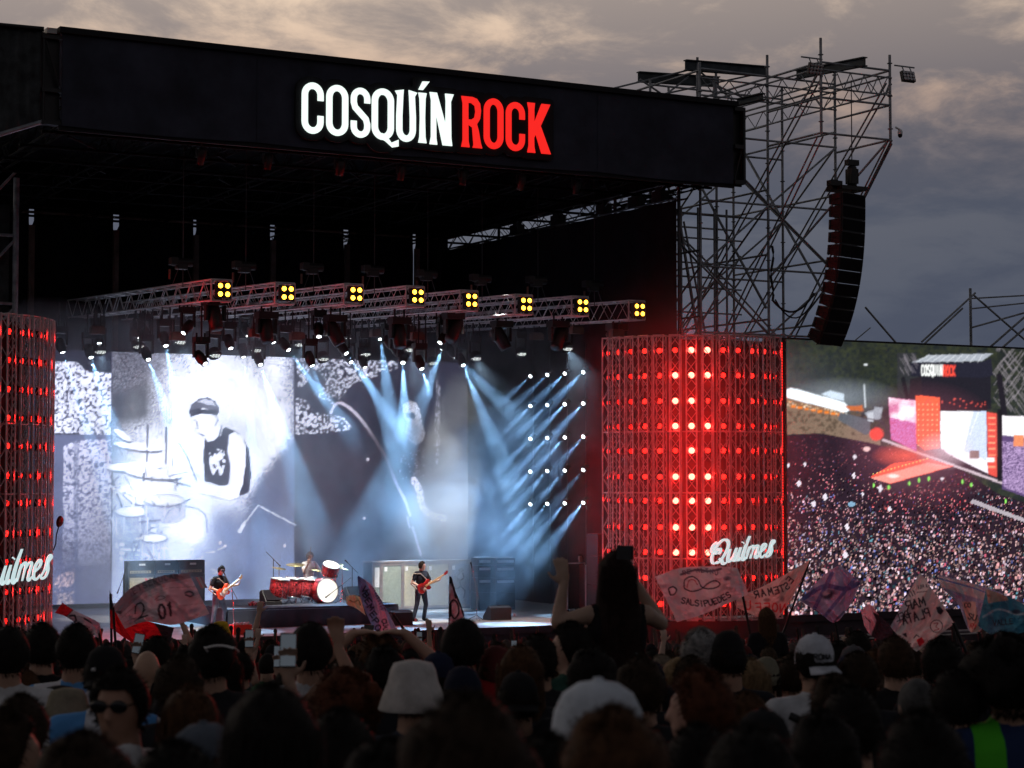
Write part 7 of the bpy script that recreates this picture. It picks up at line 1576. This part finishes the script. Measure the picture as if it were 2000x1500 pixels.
C('dark-haired person left of the neon green jacket', 1868, 1306, 7.6, hair='short2', hcol=BK); C('cropped greyish head below the diamond flag', 1793, 1321, 8.2, hair='buzz', hcol=(.08, .08, .08), skin=(.3, .2, .16)); C('dark-haired person right of the white printed t-shirt', 1630, 1320, 8.0, hair='messy', hcol=DB); C('large black head right of the printed t-shirt', 1664, 1341, 6.2, hair='short', hcol=BK); C('person in a black cap below the blond woman', 1492, 1369, 6.0, hair='short', hat='cap', hatcol=bk); C('brown head left of the black cap', 1461, 1356, 8.0, hair='messy2', hcol=BR)
C('large blurred dark head with pale glasses at the bottom right of centre', 1470, 1424, 4.0, 'woman', hair='long2', hcol=BK); C('dark blurred head below the printed t-shirt', 1610, 1394, 5.2, hair='messy', hcol=BK); C('large dark blurred head at lower right', 1804, 1393, 4.2, hair='short2', hcol=BK)
C('dark blurred head at the bottom edge left of centre', 340, 1452, 3.9, hair='short', hcol=BK); C('dark blurred head at the bottom edge between the two largest heads', 1075, 1440, 3.9, hair='short2', hcol=BK); C('dark blurred head at the bottom edge under the afro', 760, 1452, 3.5, hair='messy', hcol=BK)
C('person in a yellow hat with both arms raised below the guitarist', 431, 1211, 27, 'armsup', hair='short', hat='bucket', hatcol=(.65, .42, .03), shirt=bk, skin=(.5, .32, .24))
# extra details carried by people
p = atD(428, 1264, 8.93); t = thing('glasses', 'white rimmed glasses on top of the long dark hair', 'glasses', tuple(p)); mb = MB(); mb.path([p + _rt * (-.065 + .013 * k) + V(0, 0, .012 * math.sin(k / 10 * math.pi) - .005) for k in range(11)], .0055, 6); mb.build('rim', 'paper', t)
mb = MB(); mb.tube(p - _rt * .065, p - _rt * .07 + _fw * .12 - V(0, 0, .03), .004, 5); mb.build('temple', 'paper', t); mb = MB(); mb.tube(p + _rt * .065, p + _rt * .07 + _fw * .12 - V(0, 0, .03), .004, 5); mb.build('temple', 'paper', t)
# girl on shoulders with the man who carries her
gp = atD(1205, 1078, 11.0); GH = 1.70; gsc = GH / 1.76; gbase = V(gp.x, gp.y, gp.z - GH)
girl = person('long-haired woman in black riding on shoulders filming with a phone', gbase, facing(gbase, R(4)), GH, 'girl', (.40, .27, .20), (.012, .011, .013), (.03, .03, .04), 'long', (.020, .010, .008))
mb = MB(); n = 20; vs = []; rg = random.Random(2)                   # waist-long hair falls down the back
for j in range(22):
    v = j / 21
    for i in range(n):
        u = i / (n - 1); az = R(80 + 200 * u); w = .100 + .050 * min(1, v * 1.6); vs.append(V(math.sin(az) * w + .01 * mnoise.noise(V(u * 8, v * 3, 1)), math.cos(az) * (.112 + .01 * v) - .035 * min(1, v * 2) + .012 * mnoise.noise(V(u * 11, v * 4, 7)), .05 - .60 * v))
mb.add(vs, [(j * n + i, j * n + i + 1, (j + 1) * n + i + 1, (j + 1) * n + i) for j in range(21) for i in range(n - 1)], True)
for q in range(900):
    az = R(85 + 190 * rg.random()); z = .03 - .58 * rg.random(); w = .103 + .050 * min(1, -z / .4); p = V(math.sin(az) * w, math.cos(az) * .118 - .03, z); mb.add([p, p + V(math.cos(az) * .004, 0, 0), p + V(rg.uniform(-.02, .02), -.006, -.14)], [(0, 1, 2)])
lh = link_mesh('long_hair', mb.mesh('long_hair'), 'hair', girl); lh.color = (.020, .010, .008, 1); lh.location = BODY['girl']['hc']
car = V(gbase.x, gbase.y, gz(gbase.x, gbase.y)); car += _fw * .10
person('man carrying the long-haired woman on his shoulders', car, facing(car), max(1.5, min(1.75, gbase.z + .84 * gsc - car.z + .22)), 'stand', hair='short', hcol=BK)
def phone(label, px, py, D, tilt=0, w=.074, h=.152, lit=True, roll=0, grp='phones held up'):
    c = atD(px, py, D); t = thing('phone', label, 'phone', tuple(c), 0, grp); m = Matrix((_rt, _fw, V(0, 0, 1))).transposed() @ Matrix.Rotation(roll, 3, 'Y') @ Matrix.Rotation(tilt, 3, 'X')
    mb = MB(); mb.box(c, (w, .009, h), m); mb.build('case', 'phone', t); mb = MB(); mb.box(c + m @ V(0, -.0055, 0), (w * .9, .002, h * .92), m); mb.build('display', 'phone_screen' if lit else 'gloss_black', t)
    mb = MB(); q = c + m @ V(0, .02, -h * .42)                      # the gripping hand with its forearm
    hand(mb, q - V(0, 0, .06), (0, 0, 1), -_fw, 1, .8); cap_(mb, [q - V(0, 0, .05), q - V(0, 0, .30) + _rt * .05], [.027, .038], 8); hm = evalmesh(mb, 'holding_arm', .009, 1)
    return t, hm
phones = [(1221, 1079, 10.75, R(60), False, R(90), 'phone held level above the head of the woman on shoulders'), (563, 1270, 8.9, R(-12), True, 0, 'tall lit phone beside the flat-topped man'), (545, 1282, 14, R(-10), True, 0, 'small lit phone below the tall lit phone'), (270, 1257, 15, R(-10), True, R(10), 'lit phone left of the red and black flag'), (487, 1247, 17, R(-8), True, 0, 'lit phone under the red pedal case'), (719, 1240, 15, R(-10), False, R(6), 'dark phone held up left of the pennant'), (819, 1245, 26, R(-5), True, 0, 'tiny lit phone right of the pennant pole'), (1004, 1262, 26, R(-10), True, 0, 'tiny lit phone before the long brown hair')]
for px, py, D, tl, lit, roll, lab in phones:
    t, hm = phone(lab, px, py, D, tl, lit=lit, roll=roll)
    hm.transform(Matrix.Translation(-Vector(t.location)))
    if 'woman on shoulders' not in lab: o = link_mesh('holding_hand', hm, 'skin', t); o.color = (.4, .26, .19, 1); tag(o, 'hand gripping the phone')
# second woman on shoulders, black printed t-shirt
wp = atD(1498, 1188, 23); wb = V(wp.x, wp.y, wp.z - 1.68)
person('woman with wavy brown hair in a black printed t-shirt riding on shoulders', wb, facing(wb), 1.68, 'woman', (.4, .26, .2), (.016, .015, .018), (.03, .03, .04), 'long2', (.10, .05, .025))
car = V(wb.x, wb.y, gz(wb.x, wb.y)) + _fw * .1; person('man carrying the wavy-haired woman on his shoulders', car, facing(car), max(1.5, min(1.72, wb.z + .80 - car.z + .22)), 'stand', hair='short', hcol=BK)
# prints on the white shirt and cap: thin patches lying on the cloth
def stroke_patch(name, parent, segs, w, mat):
    mb = MB()
    for s in segs: mb.path([Vector(p) for p in s], w, 5)
    return link_mesh(name, mb.mesh(name), mat, parent)
def text_segs(txt, x0, z0, h, fn, cw=.6, gap=.22):
    out = []; ox = 0
    for ch in txt:
        for st in FONT.get(ch, []): out.append([fn(x0 + (ox + u * cw) * h, z0 + v * h) for u, v in st])
        ox += cw + gap
    return out
def find(lbl): return next(o for o in bpy.data.objects if o.get('label') == lbl)
cap_p = find('man in a backward white cap and white printed t-shirt'); hc = BODY['stand_b']['hc']
fn = lambda x, z: V(hc.x + x + .02, hc.y - .112 + 3.5 * x * x - .25 * max(0, z - .02) * -.4, hc.z + z)
stroke_patch('cap_lettering', cap_p, text_segs('ROMA', -.052, .022, .026, fn), .0035, 'black_metal')
fb = lambda x, z: V(x, -.148 + 1.1 * x * x, z)
stroke_patch('shirt_print', cap_p, text_segs('R', -.09, 1.08, .17, fb, .7) + text_segs('K', .03, 1.10, .13, fb, .5), .011, 'black_metal')
stroke_patch('shirt_star', cap_p, [[fb(-.02 + .05 * math.cos(a * 2.513 + 1.57), 1.03 + .05 * math.sin(a * 2.513 + 1.57)) for a in range(6)]], .008, 'black_metal')
stroke_patch('bag_strap', cap_p, [[V(-.16, -.10, 1.40), V(-.07, -.142, 1.36), V(.06, -.15, 1.24), V(.15, -.115, 1.06)]], .02, 'black_metal')
wsh = find('woman with wavy brown hair in a black printed t-shirt riding on shoulders'); fb2 = lambda x, z: V(x, -.15 + 1.1 * x * x, z)
stroke_patch('shirt_print', wsh, text_segs('SALFER', -.115, 1.12, .045, fb2, .62), .006, 'leaf'); stroke_patch('shirt_number', wsh, text_segs('22', -.04, 1.02, .06, fb2, .5), .007, 'alu')
gpr = lambda x, z: V(x + .07, -.148 + 1.1 * (x + .07) ** 2, z); stroke_patch('shirt_print', girl, [[gpr(.0, 1.20), gpr(.03, 1.17), gpr(.01, 1.14), gpr(.04, 1.11)], [gpr(-.02, 1.10), gpr(.03, 1.08), gpr(.02, 1.03)]], .008, 'ibeam')
blk = find('man in a backward black cap and sky blue and white striped shirt'); hc2 = BODY['stand']['hc']
stroke_patch('cap_badge', blk, [[V(hc2.x - .045, hc2.y - .098, hc2.z + .035), V(hc2.x - .03, hc2.y - .103, hc2.z + .037)]], .009, 'alu')
# ------------------------------------------------------------------ middle of the crowd, one by one
rg = random.Random(21)
hk = ['short', 'short2', 'flat', 'messy', 'messy2', 'curly', 'long', 'long2', 'bun', 'buzz', 'short', 'messy']; bodies = ['stand', 'stand_b', 'stand_c', 'woman', 'woman_b', 'hoodie']
placed = 0; used_labels = {}
HN = dict(short='short hair', short2='short hair', flat='flat-topped hair', messy='tousled hair', messy2='tousled hair', curly='curly hair', long='long hair', long2='long hair', bun='tied-up hair', buzz='cropped hair')
SN = {(.012, .012, .014): 'black', (.02, .02, .026): 'black', (.03, .03, .04): 'charcoal', (.10, .10, .11): 'grey', (.14, .02, .02): 'dark red', (.02, .04, .1): 'navy', (.35, .35, .37): 'pale grey', (.02, .06, .05): 'dark green'}
LMK = [(0, 'the left red light wall'), (170, 'the large pale flag'), (420, 'the guitarist'), (560, 'the drum kit'), (690, 'the pennant'), (790, 'the bassist'), (900, 'the right amplifiers'), (1010, 'the dark cases'), (1120, 'the girl on shoulders'), (1280, 'the Salsipuedes flag'), (1430, 'the mirrored cream flag'), (1560, 'the purple flag'), (1690, 'the diamond flag'), (1870, 'the right edge flags')]
def mid_label(kh, hat, bkey, col, q, D):
    px, _ = proj((q.x, q.y, 2)); lm = [n for x, n in LMK if px >= x] or [LMK[0][1]]; lm = lm[-1]
    what = {'cap': 'a cap', 'capback': 'a backward cap', 'bucket': 'a bucket hat', 'beanie': 'a knit hat'}[hat] if hat else HN[kh]
    act_ = ' arms up' if bkey == 'armsup' else ' arm up' if bkey == 'onearm' else ''
    dist = 'nearer' if D < 15 else 'mid-crowd' if D < 21 else 'farther'
    lab = f'{dist} person with {what} in {SN[col]}{act_} before {lm}'; k = used_labels[lab] = used_labels.get(lab, 0) + 1
    return lab if k == 1 else f'{nth(k)} {lab}'
for row in range(18):
    D = 10.5 + row * .98 + rg.uniform(-.1, .1); half = .262 * D; x = -half + rg.uniform(0, .5)
    while x < half:
        q = CAM + _fw * D + _rt * x; q += V(rg.uniform(-.12, .12), rg.uniform(-.2, .2), 0); px = 1000 + F * x / D; x += rg.uniform(.62, 1.05) * (1 + row * .03)
        if D < 12.5 and (1130 < px < 1290): continue
        kh = hk[rg.randrange(12)]; fem = kh in ('long', 'long2', 'bun'); bkey = rg.choice(('woman', 'woman_b')) if fem else rg.choice(bodies[:3] + ['hoodie'])
        z = gz(q.x, q.y); H = rg.gauss(1.60 if fem else 1.685, .05); H = min(max(H, 1.48), 1.76); act = rg.random(); lab = 'dark-haired person facing the stage in the middle of the crowd'; grp = 'people in the middle of the crowd'
        hat = None
        if act < .025 and row > 6: bkey = 'armsup'
        elif act < .05 and row > 6: bkey = 'onearm'
        elif act < .22: hat = rg.choice(('cap', 'capback', 'bucket', 'beanie'))
        if bkey in ('armsup', 'onearm'): lab = 'person in the middle of the crowd with an arm in the air'
        elif hat: lab = 'person in a dark hat in the middle of the crowd'
        col = rg.choice(((.012, .012, .014), (.02, .02, .026), (.03, .03, .04), (.10, .10, .11), (.14, .02, .02), (.02, .04, .1), (.35, .35, .37), (.02, .06, .05)))
        lab = mid_label(kh, hat, bkey, col, q, D)
        person(lab, V(q.x, q.y, z), facing(q, rg.uniform(-.25, .25)), H, bkey, rg.choice(((.42, .27, .19), (.34, .2, .14), (.5, .34, .26))), col, (.02, .022, .03), kh if not hat else 'short', rg.choice((BK, BK, BK, DB, DB, BR, (.06, .04, .025))), hat, rg.choice(((.015, .015, .018), (.02, .025, .05), (.06, .06, .06), (.1, .02, .02))), grp); placed += 1
print('crowd placed', placed)
# ------------------------------------------------------------------ far crowd by the stage reads as one mass
def low_person(mb, p, h, rg, up):
    s = h / 1.75; a = rg.uniform(-.4, .4) + facing(p); m = Matrix.Rotation(a, 3, 'Z')
    def q(x, y, z): return p + m @ V(x * s, y * s, z * s)
    n = 8; rings = [(.13, .10, 0), (.17, .11, .85), (.15, .10, 1.05), (.19, .12, 1.32), (.16, .09, 1.42), (.06, .06, 1.47), (.055, .06, 1.50), (.072, .09, 1.56), (.08, .10, 1.64), (.065, .08, 1.71), (.02, .03, 1.75)]; vs = []
    for rx, ry, z in rings:
        for j in range(n): t = 2 * math.pi * j / n; vs.append(q(rx * math.cos(t), ry * math.sin(t), z))
    b = len(mb.v); mb.add(vs, [(i * n + j, i * n + (j + 1) % n, (i + 1) * n + (j + 1) % n, (i + 1) * n + j) for i in range(10) for j in range(n)], True)
    for sx in (-1, 1):
        if up and sx == up: e, w = q(sx * .27, .08, 1.6), q(sx * .25, .12, 1.95)
        else: e, w = q(sx * .25, 0, 1.13), q(sx * .23, .1, .92)
        mb.tube(q(sx * .18, 0, 1.39), e, .055 * s, 5, .045 * s); mb.tube(e, w, .044 * s, 5, .03 * s); mb.ell(w, (.04, .03, .05), None, 6, 4)
mbs = [MB() for _ in range(4)]; cnt = 0
for row in range(22):
    D = 28.3 + row * .95; half = .34 * D; x = -half
    while x < half:
        q = CAM + _fw * D + _rt * x + V(rg.uniform(-.2, .2), rg.uniform(-.25, .25), 0); x += rg.uniform(.62, 1.2)
        if q.y > 47.6: continue
        q.z = gz(q.x, q.y); low_person(mbs[rg.randrange(4)], q, min(max(rg.gauss(1.64, .06), 1.48), 1.75), rg, rg.choice((0, 0, 0, 0, 0, 0, 0, 1, -1))); cnt += 1
big = MB(); mi = []
for k, mb in enumerate(mbs): big.add(mb.v, mb.f, True); mi += [k] * len(mb.f)
me = big.mesh('distant_crowd'); 
for k, c in enumerate(((.02, .017, .015), (.03, .025, .025), (.06, .04, .032), (.10, .07, .06))):
    pmat(f'far_people_{k}', c, .8, 0, .6, 3); me.materials.append(M[f'far_people_{k}'])
me.polygons.foreach_set('material_index', mi)
o = bpy.data.objects.new('distant_crowd', me); COL.objects.link(o); tag(o, 'distant crowd packed up to the stage front', 'crowd', kind='stuff'); print('far crowd', cnt)
